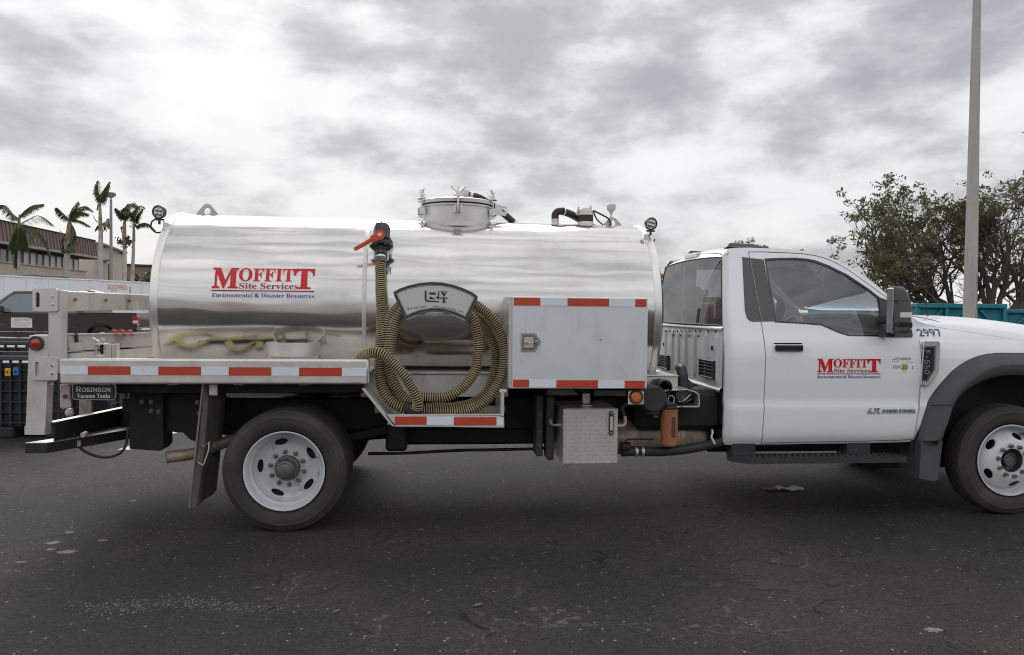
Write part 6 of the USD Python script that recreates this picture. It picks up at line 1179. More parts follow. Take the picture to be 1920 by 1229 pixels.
# ---- oriented frames for the far things
class Frame:
    def __init__(s, A, B): s.A = np.array([A[0], A[1], 0.0]); u = np.array([B[0] - A[0], B[1] - A[1], 0.0]); s.L = np.linalg.norm(u); s.u = u / s.L; s.n = np.array([-s.u[1], s.u[0], 0]); s.n *= np.sign(s.n @ (s.A - EYE) * 1.0) if abs(s.n @ (s.A - EYE)) > 1e-9 else 1
    def __call__(s, m): v, f = arr(m); w_ = s.A + v[:, :1] * s.u + v[:, 1:2] * s.n + v[:, 2:] * np.array([0, 0, 1]); return (w_, f if np.cross(s.u, s.n)[2] > 0 else f[:, ::-1])
    def hit(s, px, py, off=0.0):
        d = ray(px, py); o = s.A + s.n * off; t = ((o - EYE) @ s.n) / (d @ s.n); p = EYE + d * t; return (p - s.A) @ s.u, p[2]
# white trailer
mat('trailer_white', (0.74, 0.755, 0.775), 0.4, var=0.04, vscale=1.5, dirt=(0.5, 0.52, 0.55), dscale=1.2, dlo=0.55, dhi=0.8)
A, B = far(-40, 515, 36.8), far(330, 533, 49)
TF = Frame(A, B); TZ = TF.hit(140, 523.5)[1]
TL_ = thing('trailer', 'long white box trailer with small orange lettering behind the brown pickup', 'trailer', tuple(TF.A))
obj(TL_, 'trailer_box', TF(cbox(0, TF.L, 0, 2.5, 0.95, TZ, 0.03)), 'trailer_white')
for x in np.arange(1.2, TF.L, 1.25): obj(TL_, 'side_panel', TF(cbox(x - 1.2, x + 0.02, -0.012, 0.002, 1.0, TZ - 0.06, 0.006)), 'trailer_white')
obj(TL_, 'top_rail', TF(cbox(0, TF.L, -0.03, 0.05, TZ - 0.05, TZ + 0.02, 0.01)), 'trailer_white'); obj(TL_, 'trailer_frame', TF(cbox(0.2, TF.L - 0.2, 0.3, 2.2, 0.75, 0.94, 0.02)), 'chassis_black')
a0, z0 = TF.hit(202, 546.5, -0.013); a1, z1 = TF.hit(238, 532.5, -0.013)
obj(TL_, 'trailer_words', TF(prism(fit(glyphs('aggreko', 'sans', 350), a0, a1, z0, z1), -0.018, -0.012)), 'orange_ink')
for k in range(7): a0, z0 = TF.hit(242, 539 + k * 1.7, -0.013); obj(TL_, 'small_print', TF(cbox(a0, a0 + 0.14, -0.017, -0.012, z0 - 0.018, z0 + 0.012, 0.002)), 'grey_ink')
for x in (1.5, 2.8, TF.L - 3.2, TF.L - 1.9):
    Wt = xpart(TL_, 'wheel'); obj(Wt, 'tyre', TF(lathe([(0.25, 0.0), (0.45, 0.0), (0.48, 0.03), (0.48, 0.25), (0.25, 0.25)], 28, 'y', (x, 0.1, 0.48))), 'tyre_rubber', 30); obj(Wt, 'rim', TF(lathe([(0, 0.06), (0.22, 0.06), (0.25, 0.01)], 20, 'y', (x, 0.1, 0.48))), 'bright_steel', 30)
t = thing('roof_unit', 'dark grey cooling unit lying on top of the white trailer', 'unit', tuple(TF.A + TF.u * 3)); a0 = TF.hit(70, 515, 0.6)[0]; a1 = TF.hit(131, 519, 0.6)[0]; 
obj(t, 'unit_case', TF(cbox(a0, a1, 0.6, 1.6, TZ + 0.015, TZ + 0.17, 0.04)), 'grey_trim')
for k in range(8): x = a0 + (a1 - a0) * (k + 0.5) / 8; obj(t, 'unit_louvre', TF(cbox(x - 0.08, x + 0.08, 0.585, 0.602, TZ + 0.05, TZ + 0.13, 0.004)), 'hub_iron')

# ---- office building with a brown seamed roof
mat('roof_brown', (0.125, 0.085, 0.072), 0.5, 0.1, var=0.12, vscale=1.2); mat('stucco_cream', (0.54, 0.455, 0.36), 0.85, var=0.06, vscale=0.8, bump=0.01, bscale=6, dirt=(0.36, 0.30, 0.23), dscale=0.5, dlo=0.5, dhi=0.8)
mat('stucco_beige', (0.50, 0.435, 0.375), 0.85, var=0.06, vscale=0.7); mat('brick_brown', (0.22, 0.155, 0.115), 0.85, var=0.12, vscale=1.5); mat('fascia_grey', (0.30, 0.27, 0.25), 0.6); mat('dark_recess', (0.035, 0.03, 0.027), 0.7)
mat('blind_glass', (0.13, 0.115, 0.10), 0.12, var=0.3, vscale=0.35, coat_weight=1.0); mat('pale_blind', (0.42, 0.42, 0.42), 0.25, var=0.12, vscale=0.6, coat_weight=1.0)
A, B = far(0, 415, 60), far(178, 454, 78)
u = (B - A); u[2] = 0; u /= np.linalg.norm(u); A = A - u * 16; BF = Frame(A, B); RZ = 7.79
n_in = BF.n
EZ, SZ = 6.25, 4.72
OB = thing('office_building', 'two storey cream office block with a brown seamed metal roof', 'building', tuple(BF.A))
eo = -2.2                                                          # eave stands this far in front of the ridge
def solve_eave():
    return min(np.linspace(-5, -0.2, 97), key=lambda o: abs(BF.hit(60, 463.5, o)[1] - EZ))
eo = solve_eave()
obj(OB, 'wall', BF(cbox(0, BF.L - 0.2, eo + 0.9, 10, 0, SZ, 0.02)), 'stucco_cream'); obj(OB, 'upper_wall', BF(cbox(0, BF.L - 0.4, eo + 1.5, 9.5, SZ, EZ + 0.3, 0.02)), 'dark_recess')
obj(OB, 'sill_ledge', BF(cbox(-0.05, BF.L - 0.15, eo + 0.8, eo + 1.5, SZ + 0.002, SZ + 0.12, 0.02)), 'stucco_cream')
RB_ = obj(OB, 'roof', BF(hull([(x, y, z) for x in (-0.3, BF.L) for y, z in ((eo, EZ), (eo, EZ - 0.04), (0, RZ), (6, RZ), (6, EZ))] + [(BF.L + 1.2, eo, EZ), (BF.L + 1.2, eo, EZ - 0.04)])), 'roof_brown')
for x in np.arange(0.0, BF.L, 0.62): obj(RB_, 'roof_seam', BF(bar((x, eo - 0.01, EZ + 0.03), (x, -0.02, RZ + 0.03), 0.05, 0.07, c=0.01)), 'roof_brown')
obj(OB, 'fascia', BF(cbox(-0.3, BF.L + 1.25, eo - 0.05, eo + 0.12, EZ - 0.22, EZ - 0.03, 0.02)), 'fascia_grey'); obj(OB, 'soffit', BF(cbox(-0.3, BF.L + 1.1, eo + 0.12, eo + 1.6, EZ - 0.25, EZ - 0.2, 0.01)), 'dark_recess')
obj(OB, 'ridge_cap', BF(cbox(-0.3, BF.L, -0.12, 0.12, RZ, RZ + 0.07, 0.02)), 'roof_brown')
nb = 26; xs_ = np.linspace(1, BF.L - 0.6, nb + 1)
for k in range(nb):
    W_ = obj(OB, 'window', BF(cbox(xs_[k] + 0.06, xs_[k + 1] - 0.06, eo + 1.46, eo + 1.52, SZ + 0.14, EZ - 0.3, 0.01)), 'pale_blind' if k in (17, 18, 20, 21, 22, 23, 24, 25) else 'blind_glass')
    obj(OB, 'mullion', BF(cbox(xs_[k] - 0.05, xs_[k] + 0.05, eo + 1.38, eo + 1.54, SZ + 0.13, EZ - 0.25, 0.01)), 'fascia_grey')
def facing(pts, depth): return [far(a, b, depth) for a, b in pts]
def slab_px(pts, depth, thick):
    p = np.array(facing(pts, depth)); back = np.array([_F[0], _F[1], 0]); return p, p + back * thick / np.linalg.norm(back)
G1, G2 = far(178, 500, 82), far(234, 500, 84); GF = Frame(G1, G2); hp2 = lambda a, b: GF.hit(a, b)
GW = thing('gabled_wing', 'beige gabled wing right of the brown roof with a narrow dark doorway', 'building', tuple(GF.A))
gp = [hp2(176, 456), hp2(193, 459), hp2(233, 475)]; gp = [(gp[0][0], 0)] + gp + [(gp[-1][0], 0)]
obj(GW, 'wall', GF(prism(gp, 0, 9)), 'stucco_beige'); obj(GW, 'roof_coping', GF(join([bar((gp[2][0], -0.15, gp[2][1] + 0.05), (gp[3][0] + 0.2, -0.15, gp[3][1] + 0.02), 0.5, 0.16), bar((gp[1][0], -0.15, gp[1][1] + 0.05), (gp[2][0], -0.15, gp[2][1] + 0.05), 0.5, 0.16)])), 'fascia_grey')
for b4 in ((203, 496, 206, 522), (193.5, 462.5, 198, 465), (224, 474, 229, 476.5)):
    (x0, z1), (x1, z0) = hp2(b4[0], b4[1]), hp2(b4[2], b4[3]); obj(GW, 'door' if b4[0] == 203 else 'vent', GF(cbox(x0, x1, -0.03, 0.05, max(0.02, z0 if b4[0] != 203 else 0.02), z1, 0.01)), 'dark_recess')
obj(GW, 'canopy', GF(hull([(*[hp2(192, 490)[0], y], z) for y in (-2.2, 0) for z in (hp2(192, 490)[1], hp2(192, 488)[1])] + [(hp2(200, 490)[0], y, hp2(192, 490)[1]) for y in (-2.2, 0)])), 'roof_brown')
G1, G2 = far(206, 510, 96), far(330, 510, 100); KF = Frame(G1, G2); KZ = KF.hit(250, 499)[1]
KB = thing('brick_building', 'low brown flat roofed building beyond the palms', 'building', tuple(KF.A)); obj(KB, 'wall', KF(cbox(0, KF.L, 0, 10, 0, KZ, 0.02)), 'brick_brown'); obj(KB, 'coping', KF(cbox(-0.2, KF.L, -0.2, 10, KZ + 0.002, KZ + 0.22, 0.02)), 'dark_recess')
x0 = KF.hit(211, 500)[0]; obj(KB, 'recess', KF(cbox(x0, x0 + 0.5, -0.04, 0.02, 0.02, KZ - 0.1, 0.01)), 'dark_recess')
for px_, py_ in ((221, 509), (273.5, 513)): x, z = KF.hit(px_, py_); obj(KB, 'wall_lamp', KF(cbox(x - 0.12, x + 0.12, -0.15, 0.01, z - 0.1, z + 0.1, 0.04)), 'sign_white')

# ---- foliage
def leafmat(name, a, b, c, tr=0.25):
    LOOK[name] = usdkit.material(stage, '/World/Looks/' + name, {'g': ('geometry', {}), 'r': ('rgb_ramp', {'ramp': [(0.0, a), (0.45, b), (0.75, b), (0.95, c)]}), 'n': ('noise_texture', {'scale': 0.7, 'detail': 3.0}), 'm': ('mix_float', {'fac': 0.5}),
        'd': ('principled_bsdf', {'roughness': 0.55}), 't': ('translucent_bsdf', {}), 'x': ('mix_closure', {'fac': tr})},
        [('g.position', 'n.vector'), ('n.fac', 'm.a'), ('g.random_per_island', 'm.b'), ('m.result', 'r.fac'), ('r.color', 'd.base_color'), ('r.color', 't.color'), ('d.BSDF', 'x.closure1'), ('t.BSDF', 'x.closure2')], surface='x.closure')
leafmat('palm_leaf', (0.07, 0.10, 0.04), (0.15, 0.20, 0.075), (0.24, 0.28, 0.13), 0.4); leafmat('palm_dry', (0.16, 0.11, 0.05), (0.27, 0.20, 0.11), (0.36, 0.28, 0.17)); leafmat('tree_leaf', (0.065, 0.07, 0.035), (0.145, 0.148, 0.068), (0.26, 0.22, 0.115), 0.45); leafmat('tree_dead_leaf', (0.10, 0.06, 0.03), (0.20, 0.12, 0.06), (0.28, 0.18, 0.09)); leafmat('hedge_leaf', (0.02, 0.035, 0.010), (0.04, 0.065, 0.02), (0.07, 0.09, 0.035))
mat('palm_bark', (0.42, 0.40, 0.37), 0.8, var=0.12, vscale=3, dirt=(0.28, 0.26, 0.23), dscale=2, dlo=0.5, dhi=0.8); mat('palm_shaft', (0.26, 0.20, 0.11), 0.7, var=0.3, vscale=5, dirt=(0.10, 0.12, 0.05), dscale=1.5, dlo=0.5, dhi=0.7); mat('tree_bark', (0.11, 0.085, 0.066), 0.9, var=0.3, vscale=6); mat('seed_brown', (0.10, 0.055, 0.035), 0.8, var=0.3, vscale=8)
def frond(P, n, L, r, lush=1.0):
    """midrib along P with hanging leaflets"""
    p, s = resample(spline(P, 8), 0.5 * np.linalg.norm(np.diff(P, axis=0), axis=1).sum() / n); t, a, b = frames(p); V, Fc, k = [], [], 0
    S_ = s[-1]
    for i in range(2, len(p)):
        q_ = s[i] / S_; ll = L * (0.35 + 0.65 * math.sin(math.pi * min(1, 0.15 + 0.85 * q_)) ** 0.7) * (0.75 + 0.4 * r.random())
        for sd_ in (-1, 1):
            if r.random() > lush: continue
            side = np.cross(t[i], [0, 0, 1.0]); side = side / (np.linalg.norm(side) + 1e-9) * sd_
            d_ = side * (0.6 + 0.3 * r.random()) + t[i] * (0.35 + 0.3 * r.random()) + np.array([0, 0, -0.55 - 0.5 * r.random()]); d_ /= np.linalg.norm(d_)
            w_ = np.cross(d_, t[i]); w_ = w_ / (np.linalg.norm(w_) + 1e-9) * 0.016; w_ += t[i] * 0.018
            m_ = p[i] + d_ * ll * 0.5 + np.array([0, 0, 0.03]); e = p[i] + d_ * ll + np.array([0, 0, -0.12 * ll])
            V += [p[i] - w_ * 0.5, p[i] + w_ * 0.5, m_ + w_, m_ - w_, e]; Fc += [(k, k + 1, k + 2), (k, k + 2, k + 3), (k + 3, k + 2, k + 4)]; k += 5
    rib = tube(p, np.linspace(0.035, 0.008, len(p)), 5); return join([(np.array(V), np.array(Fc)), rib])
def palm(label, D, trunk, shaft, fronds, dry=(), seeds=(), seed=1):
    r = np.random.default_rng(seed); z5 = lambda a, b: (a / 5.12, 320 + b / 5.12); X = lambda a, b, dd=0.0: far(*z5(a, b), D) + np.array([_F[0], _F[1], 0]) * dd
    base = X(*trunk[0][:2]); t = thing('palm_tree', label, 'palm tree', (base[0], base[1], 0), 'storm worn palms by the office building')
    m_ = D / 1500 / 5.12; tp = [X(a, b) for a, b, w_ in trunk]; rad = [w_ * m_ / 2 for *_, w_ in trunk]
    tp = [np.array([tp[0][0], tp[0][1], 0.0])] + tp; rad = [rad[0] * 1.25] + rad; P = spline(tp, 6); R_ = np.interp(np.linspace(0, 1, len(P)), np.linspace(0, 1, len(rad)), rad)
    obj(t, 'trunk', tube(P, R_, 12), 'palm_bark', True)
    if shaft: obj(t, 'crown_shaft', tube(spline([X(a, b) for a, b, _ in shaft], 5), np.interp(np.linspace(0, 1, 5 * (len(shaft) - 1) + 1), np.linspace(0, 1, len(shaft)), [w_ * m_ / 2 for *_, w_ in shaft]), 10), 'palm_shaft', True)
    for pts, L, lush in fronds:
        dd = r.uniform(-1.2, 1.2); P = [X(a, b, dd * i / (len(pts) - 1)) for i, (a, b) in enumerate(pts)]; obj(t, 'frond', frond(P, 44, L * 1.1, r, lush), 'palm_leaf', False)
    for pts, L, lush in dry: P = [X(a, b) for a, b in pts]; obj(t, 'dead_frond', frond(P, 14, L, r, lush), 'palm_dry', False)
    for a, b, w_ in seeds:
        c_ = X(a, b); pts = c_ + r.normal(0, w_ * m_ * 0.28, (60, 3)); obj(t, 'seed_cluster', join([trimesh.creation.icosahedron().apply_scale(0.055).apply_translation(q_) for q_ in pts]), 'seed_brown').prim.SetCustomDataByKey('kind', 'stuff')
palm('shaggy palm at the far left with a hanging skirt of green fronds', 53, [(178, 1000, 26), (180, 700, 24), (183, 520, 22)], [(183, 560, 34), (185, 470, 22), (188, 420, 12)],
     [([(185, 470), (150, 420), (120, 355), (70, 350)], 0.55, 1), ([(190, 440), (220, 375), (265, 325), (335, 305)], 0.5, 1), ([(205, 510), (280, 475), (370, 440), (450, 460), (535, 522)], 0.6, 0.9), ([(215, 540), (320, 570), (400, 640), (440, 720), (445, 810)], 0.6, 1), ([(180, 520), (140, 600), (110, 700), (115, 790)], 0.7, 1), ([(190, 530), (180, 650), (160, 780), (140, 925)], 0.6, 1), ([(200, 540), (225, 640), (240, 750)], 0.7, 1), ([(175, 540), (150, 680), (145, 860)], 0.6, 1), ([(195, 540), (200, 660), (195, 790)], 0.6, 1), ([(188, 525), (130, 640), (140, 760)], 0.6, 1), ([(210, 545), (300, 600), (380, 700)], 0.5, 0.8)], seed=3)
palm('palm with wind bent top before the middle of the brown roof', 54, [(640, 1000, 54), (642, 860, 56), (648, 700, 46)], [(652, 760, 52), (660, 640, 58), (668, 540, 48), (668, 470, 26)],
     [([(665, 480), (655, 410), (700, 355), (765, 330), (805, 365)], 0.5, 1), ([(670, 470), (690, 380), (745, 300)], 0.45, 1), ([(668, 475), (650, 420), (640, 380)], 0.4, 1), ([(670, 460), (720, 390), (780, 400)], 0.5, 1), ([(680, 470), (740, 480), (775, 520)], 0.3, 0.7), ([(690, 520), (715, 600), (715, 700)], 0.35, 1), ([(640, 690), (600, 720), (590, 740)], 0.5, 1), ([(690, 680), (720, 740), (700, 770)], 0.5, 1), ([(650, 690), (640, 720), (620, 735)], 0.5, 1), ([(675, 680), (690, 720), (690, 770)], 0.5, 1)],
     [([(625, 670), (600, 620), (578, 575)], 0.15, 0.4), ([(620, 640), (600, 660), (590, 700)], 0.4, 1), ([(700, 640), (730, 660), (745, 710)], 0.4, 1)], seed=4)
palm('tall palm stripped to a single spear of leaves', 54, [(962, 1000, 50), (965, 760, 46), (968, 570, 36)], [(965, 580, 40), (962, 450, 32), (960, 330, 20), (962, 280, 12)],
     [([(962, 320), (965, 210), (995, 95)], 0.4, 1), ([(960, 310), (950, 220), (935, 170)], 0.35, 1), ([(962, 300), (970, 200), (1003, 120)], 0.35, 1), ([(960, 300), (958, 200), (968, 115)], 0.35, 1), ([(955, 520), (940, 535), (925, 545)], 0.4, 1)],
     [([(985, 510), (1020, 490), (1035, 460)], 0.5, 1), ([(985, 520), (1030, 510), (1055, 540)], 0.5, 1), ([(985, 520), (1000, 530), (1010, 560)], 0.4, 1), ([(935, 500), (910, 465), (892, 435)], 0.08, 0.3), ([(962, 345), (945, 330), (930, 380)], 0.2, 1)], seed=5)
palm('palm carrying brown seed clusters, left of the pair by the lamp post', 55, [(1195, 1045, 44), (1197, 900, 40), (1198, 740, 32)], [(1197, 750, 38), (1193, 620, 40), (1196, 500, 26), (1200, 440, 12)],
     [([(1198, 480), (1195, 400), (1240, 325), (1290, 325), (1312, 390)], 0.45, 1), ([(1200, 460), (1215, 380), (1265, 330)], 0.45, 1), ([(1198, 470), (1190, 410), (1180, 380)], 0.35, 1), ([(1205, 440), (1240, 400), (1255, 470)], 0.4, 1), ([(1200, 450), (1220, 400), (1240, 430)], 0.4, 1)],
     [([(1180, 560), (1170, 540), (1165, 590)], 0.25, 1)], ((1155, 685, 55), (1235, 690, 60), (1225, 650, 30)), seed=6)
palm('rightmost palm with open fronds, nearest the tank end', 56, [(1270, 1050, 38), (1280, 800, 30), (1285, 600, 24)], [(1285, 680, 28), (1285, 590, 26), (1284, 520, 12)],
     [([(1285, 540), (1288, 430), (1300, 350), (1270, 300)], 0.4, 1), ([(1288, 500), (1320, 400), (1380, 350), (1432, 365)], 0.45, 1), ([(1295, 545), (1350, 505), (1400, 510), (1445, 565)], 0.4, 1), ([(1290, 500), (1310, 430), (1350, 360)], 0.4, 1)],
     [([(1280, 550), (1260, 540), (1240, 535)], 0.08, 0.4)], seed=7)
# parking lot lamp far left
D = 56; p0, p1 = far(208.5, 560, D), far(215, 376, D)
mat('pole_grey', (0.34, 0.33, 0.33), 0.6, 0.2, var=0.08); mat('lamp_bronze', (0.16, 0.145, 0.12), 0.5)
t = thing('street_lamp', 'grey parking lot lamp post with a box head between the palms', 'street lamp', (p0[0], p0[1], 0)); top = np.array([p0[0], p0[1], p1[2]])
obj(t, 'lamp_post', tube([(p0[0], p0[1], 0), top], [0.14, 0.08], 12), 'pole_grey', True); obj(t, 'lamp_arm', lathe([(0.10, 0.0), (0.05, 0.10), (0.30, 0.30), (0, 0.30)], 16, 'z', top), 'lens_clear', 25)
obj(t, 'lamp_head', hull([(top[0] + a * 0.25, top[1] + b * 0.25, top[2] + 0.30) for a in (-1, 1) for b in (-1, 1)] + [(top[0] + a * 0.24, top[1] + b * 0.24, top[2] + 0.50) for a in (-1, 1) for b in (-1, 1)] + [(top[0] + a * 0.12, top[1] + b * 0.12, top[2] + 0.56) for a in (-1, 1) for b in (-1, 1)]), 'lamp_bronze')
obj(t, 'post_base', lathe([(0.3, 0), (0.3, 0.5), (0.22, 0.55), (0, 0.55)], 16, 'z', (p0[0], p0[1], 0)), 'pole_grey', 30)
# shrubs in front of the brick building
def clump(c, rx, ry, rz, n, s, r, look='hedge_leaf'):
    u_ = r.normal(size=(n, 3)); u_ /= np.linalg.norm(u_, axis=1, keepdims=True); p = np.array(c) + u_ * (0.55 + 0.45 * r.random((n, 1))) * (rx, ry, rz); d_ = r.normal(size=(n, 3)); d_ /= np.linalg.norm(d_, axis=1, keepdims=True); e = np.cross(d_, r.normal(size=(n, 3))); e /= np.linalg.norm(e, axis=1, keepdims=True)
    L = s * (0.6 + 0.8 * r.random((n, 1))); V = np.stack([p - d_ * L, p + e * L * 0.4, p + d_ * L, p - e * L * 0.4], 1).reshape(-1, 3); i = np.arange(n) * 4
    return V, np.vstack([np.stack([i, i + 1, i + 2], 1), np.stack([i, i + 2, i + 3], 1)])
r = np.random.default_rng(11)
for k, (px_, py_, w_) in enumerate(((255, 524, 7), (275, 520, 9), (222, 526, 6), (237, 527, 5))):
    c_ = far(px_, py_, 90); t = thing('shrub', ('green shrub between the last palms', 'taller green shrub beside the tank end', 'small shrub left of the seed bearing palm', 'small shrub between the two right palms')[k], 'shrub', (c_[0], c_[1], 0)); m_ = 90 / 1500
    obj(t, 'shrub_leaves', clump((c_[0], c_[1], c_[2] * 0.6), w_ * m_ * 1.2, w_ * m_, c_[2] * 0.6, 500, 0.16, r), 'hedge_leaf', False); obj(t, 'shrub_stem', tube([(c_[0], c_[1], 0), (c_[0] + 0.1, c_[1], c_[2] * 0.7)], 0.05, 6), 'tree_bark')

# ---- broken trees at the right
def tree(label, D, px_, limbs, depth, seed, leafy=0.6, leaf=0.13, spread=1.0, reach=1.0, group=None, name='tree', nleaf=16, low=0.8, trunk_r=0.22, hollow=0.0):
    r = np.random.default_rng(seed); b = far(px_, 600, D); b = np.array([b[0], b[1], 0.0]); t = thing(name, label, 'tree', tuple(b), group); tubes, tips = [], []
    def grow(p, d_, L, rad, lev):
        n = 5; P = [p]; dd = d_.copy()
        for i in range(n):
            dd = dd + r.normal(0, 0.16, 3) + np.array([0, 0, 0.06]); dd /= np.linalg.norm(dd); P.append(P[-1] + dd * L / n)
        P = np.array(P); tubes.append(tube(P, np.linspace(rad, rad * 0.55, n + 1), 7 if lev < 2 else 4 if lev < 3 else 3, caps=False))
        if lev >= depth - 1: tips.append((P[-1], P[3], lev))
        if lev < depth:
            for k in range(r.integers(3, 5) if lev < depth - 1 else 3):
                i = r.integers(2, n + 1); a_ = dd + r.normal(0, 0.55, 3); a_ /= np.linalg.norm(a_); grow(P[i], a_, L * (0.55 + 0.25 * r.random()), rad * 0.5, lev + 1)
    tubes.append(tube([b, b + (0, 0, low)], [trunk_r * 1.3, trunk_r], 10, caps=False))
    for az, el, L in limbs: grow(b + (0, 0, low * 0.95), np.array([math.cos(el) * math.cos(az), math.cos(el) * math.sin(az) * 0.8, math.sin(el)]), L * reach, trunk_r * 0.62, 0)
    obj(t, 'trunk', join(tubes), 'tree_bark', True)
    g, dd_ = [], []
    far_ = max(np.linalg.norm(p - b - (0, 0, 1.5)) for p, *_ in tips)
    import meshkit
    for p, p2, lev in tips:
        e = np.linalg.norm((p - b - (0, 0, 1.5)) * (1, 1, 1.15)) / far_; mass = meshkit.noise(p * 0.75 + seed, 3) + 0.35 * (e - 0.6); q_ = r.random()
        if e > hollow and mass > 0.60 - 0.35 * leafy:
            g.append(clump(p, 0.24 * spread, 0.24 * spread, 0.17 * spread, nleaf, leaf, r))
        elif q_ < 0.10 + 0.25 * max(0.0, 0.9 - p[2] / 4.5): dd_.append(clump(p, 0.24, 0.24, 0.16, 7, leaf * 0.9, r))
    if g: obj(t, 'crown', join(g), 'tree_leaf', False)
    if dd_: obj(t, 'dead_leaves', join(dd_), 'tree_dead_leaf', False)
rad_ = math.radians
tree('storm broken spreading tree with bare branches, left of the concrete pole', 36, 1800, [(rad_(a), rad_(e), L) for a, e, L in ((180, 13, 3.7), (176, 24, 3.5), (160, 33, 2.8), (186, 40, 2.7), (170, 52, 2.5), (150, 62, 2.4), (190, 72, 2.2), (10, 62, 2.0), (190, 18, 2.4), (205, 30, 2.5))], 4, 21, 0.42, name='tree', nleaf=15, leaf=0.085, hollow=0.46, reach=1.12)
tree('darker leafy tree right of the concrete pole', 34, 1868, [(rad_(a), rad_(e), L) for a, e, L in ((165, 44, 2.3), (150, 62, 2.3), (110, 72, 2.5), (60, 62, 2.5), (-20, 55, 2.6), (0, 12, 2.6), (20, 52, 2.5), (-10, 38, 2.6), (5, 24, 2.7), (40, 75, 2.5))], 4, 22, 0.45, name='tree', nleaf=15, leaf=0.09, hollow=0.42, reach=1.34)
tree('tree whose top just shows above the cab roof', 62, 1432, [(rad_(a), rad_(e), L) for a, e, L in ((180, 40, 2.4), (90, 65, 2.6), (0, 45, 2.5), (150, 70, 2.7), (30, 70, 2.6))], 3, 23, 1.2, leaf=0.14, spread=1.8, name='tree', nleaf=26)
# ---- concrete light pole
D = 12.5; mat('concrete', (0.40, 0.375, 0.35), 0.85, var=0.08, vscale=2, bump=0.002, bscale=60, dirt=(0.17, 0.145, 0.125), dscale=2.0, dlo=0.52, dhi=0.72, streak=(6.0, 6.0, 0.55))
b0 = far(1818.5, 600, D); hw0, hw1 = 9.6 * D / 1500, 5.4 * D / 1500; b0z = b0[2]; ztop = 12.0; zt_ = far(1830, 0, D)[2]
k_ = (hw1 - hw0) / (zt_ - b0z)
def oct_(z, rot=0.10):
    h = hw0 + k_ * (z - b0z); c_ = 0.22 * h; P = [(-h, -h + c_), (-h + c_, -h), (h - c_, -h), (h, -h + c_), (h, h - c_), (h - c_, h), (-h + c_, h), (-h, h - c_)]
    return [(b0[0] + math.cos(rot) * x - math.sin(rot) * y, b0[1] + math.sin(rot) * x + math.cos(rot) * y, z) for x, y in P]
t = thing('light_pole', 'tapered square concrete pole standing behind the hood', 'pole', (b0[0], b0[1], 0)); obj(t, 'pole_shaft', hull(oct_(0) + oct_(ztop)), 'concrete')
obj(t, 'pole_footing', lathe([(0.35, 0), (0.35, 0.25), (0.31, 0.29), (0, 0.29)], 24, 'z', (b0[0], b0[1], 0)), 'concrete', 30)
# ---- teal roll-off containers
mat('teal_paint', (0.008, 0.165, 0.205), 0.45, var=0.15, vscale=2.5, dirt=(0.02, 0.06, 0.07), dscale=2.2, dlo=0.55, dhi=0.8)
def container(label, px0, px1, py, D, name='steel_container'):
    A, B = far(px0, py, D), far(px1, py, D); CF = Frame(A, B); h = A[2]; L = CF.L; t = thing(name, label, 'container', tuple(CF.A), 'teal steel containers behind the hood'); M = 'teal_paint'
    obj(t, 'front_wall', CF(cbox(0.04, L - 0.04, 0.06, 0.10, 0.25, h - 0.1, 0.005)), M); obj(t, 'side_wall', CF(cbox(0.0, 0.05, 0.05, 5.2, 0.25, h - 0.1, 0.005)), M); obj(t, 'side_wall', CF(cbox(L - 0.05, L, 0.05, 5.2, 0.25, h - 0.1, 0.005)), M); obj(t, 'floor', CF(cbox(0, L, 0.05, 5.2, 0.18, 0.25, 0.005)), M)
    obj(t, 'back_wall', CF(cbox(0.04, L - 0.04, 5.15, 5.2, 0.25, h - 0.1, 0.005)), M)
    for z, hh in ((h - 0.12, 0.12),): obj(t, 'top_rail', CF(cbox(-0.05, L + 0.05, -0.05, 0.12, z, z + hh, 0.015)), M)
    obj(t, 'top_rail', CF(cbox(-0.05, 0.08, 0.12, 5.25, h - 0.12, h - 0.002, 0.015)), M); obj(t, 'top_rail', CF(cbox(L - 0.08, L + 0.05, 0.12, 5.25, h - 0.12, h - 0.002, 0.015)), M)
    for x in (0.0, L * 0.33, L * 0.62, L): obj(t, 'post', CF(cbox(x - 0.05, x + 0.05, -0.03, 0.058, 0.2, h - 0.125, 0.01)), M)
    for x0, x1 in ((0.05, 0.28 * L), (L - 0.05, L - 0.28 * L), (0.40 * L, 0.58 * L)): obj(t, 'brace', CF(bar((x0, 0.02, h - 0.75), (x1, 0.02, h - 0.16), 0.07, 0.06, (0, 1, 0))), M)
    for x in (0.2 * L, 0.8 * L): obj(t, 'roller', CF(disc_cyl((x, 0.1, 0.09), 0.09, 0.12, 'x', 16)), 'hub_iron')
container('large teal container with braced end, behind the pole and hood', 1722, 1884, 569, 21)
container('teal container at the right edge, lower than the braced one', 1886, 2030, 580, 24)
container('teal container partly hidden behind the door mirror', 1640, 1722, 574, 23)
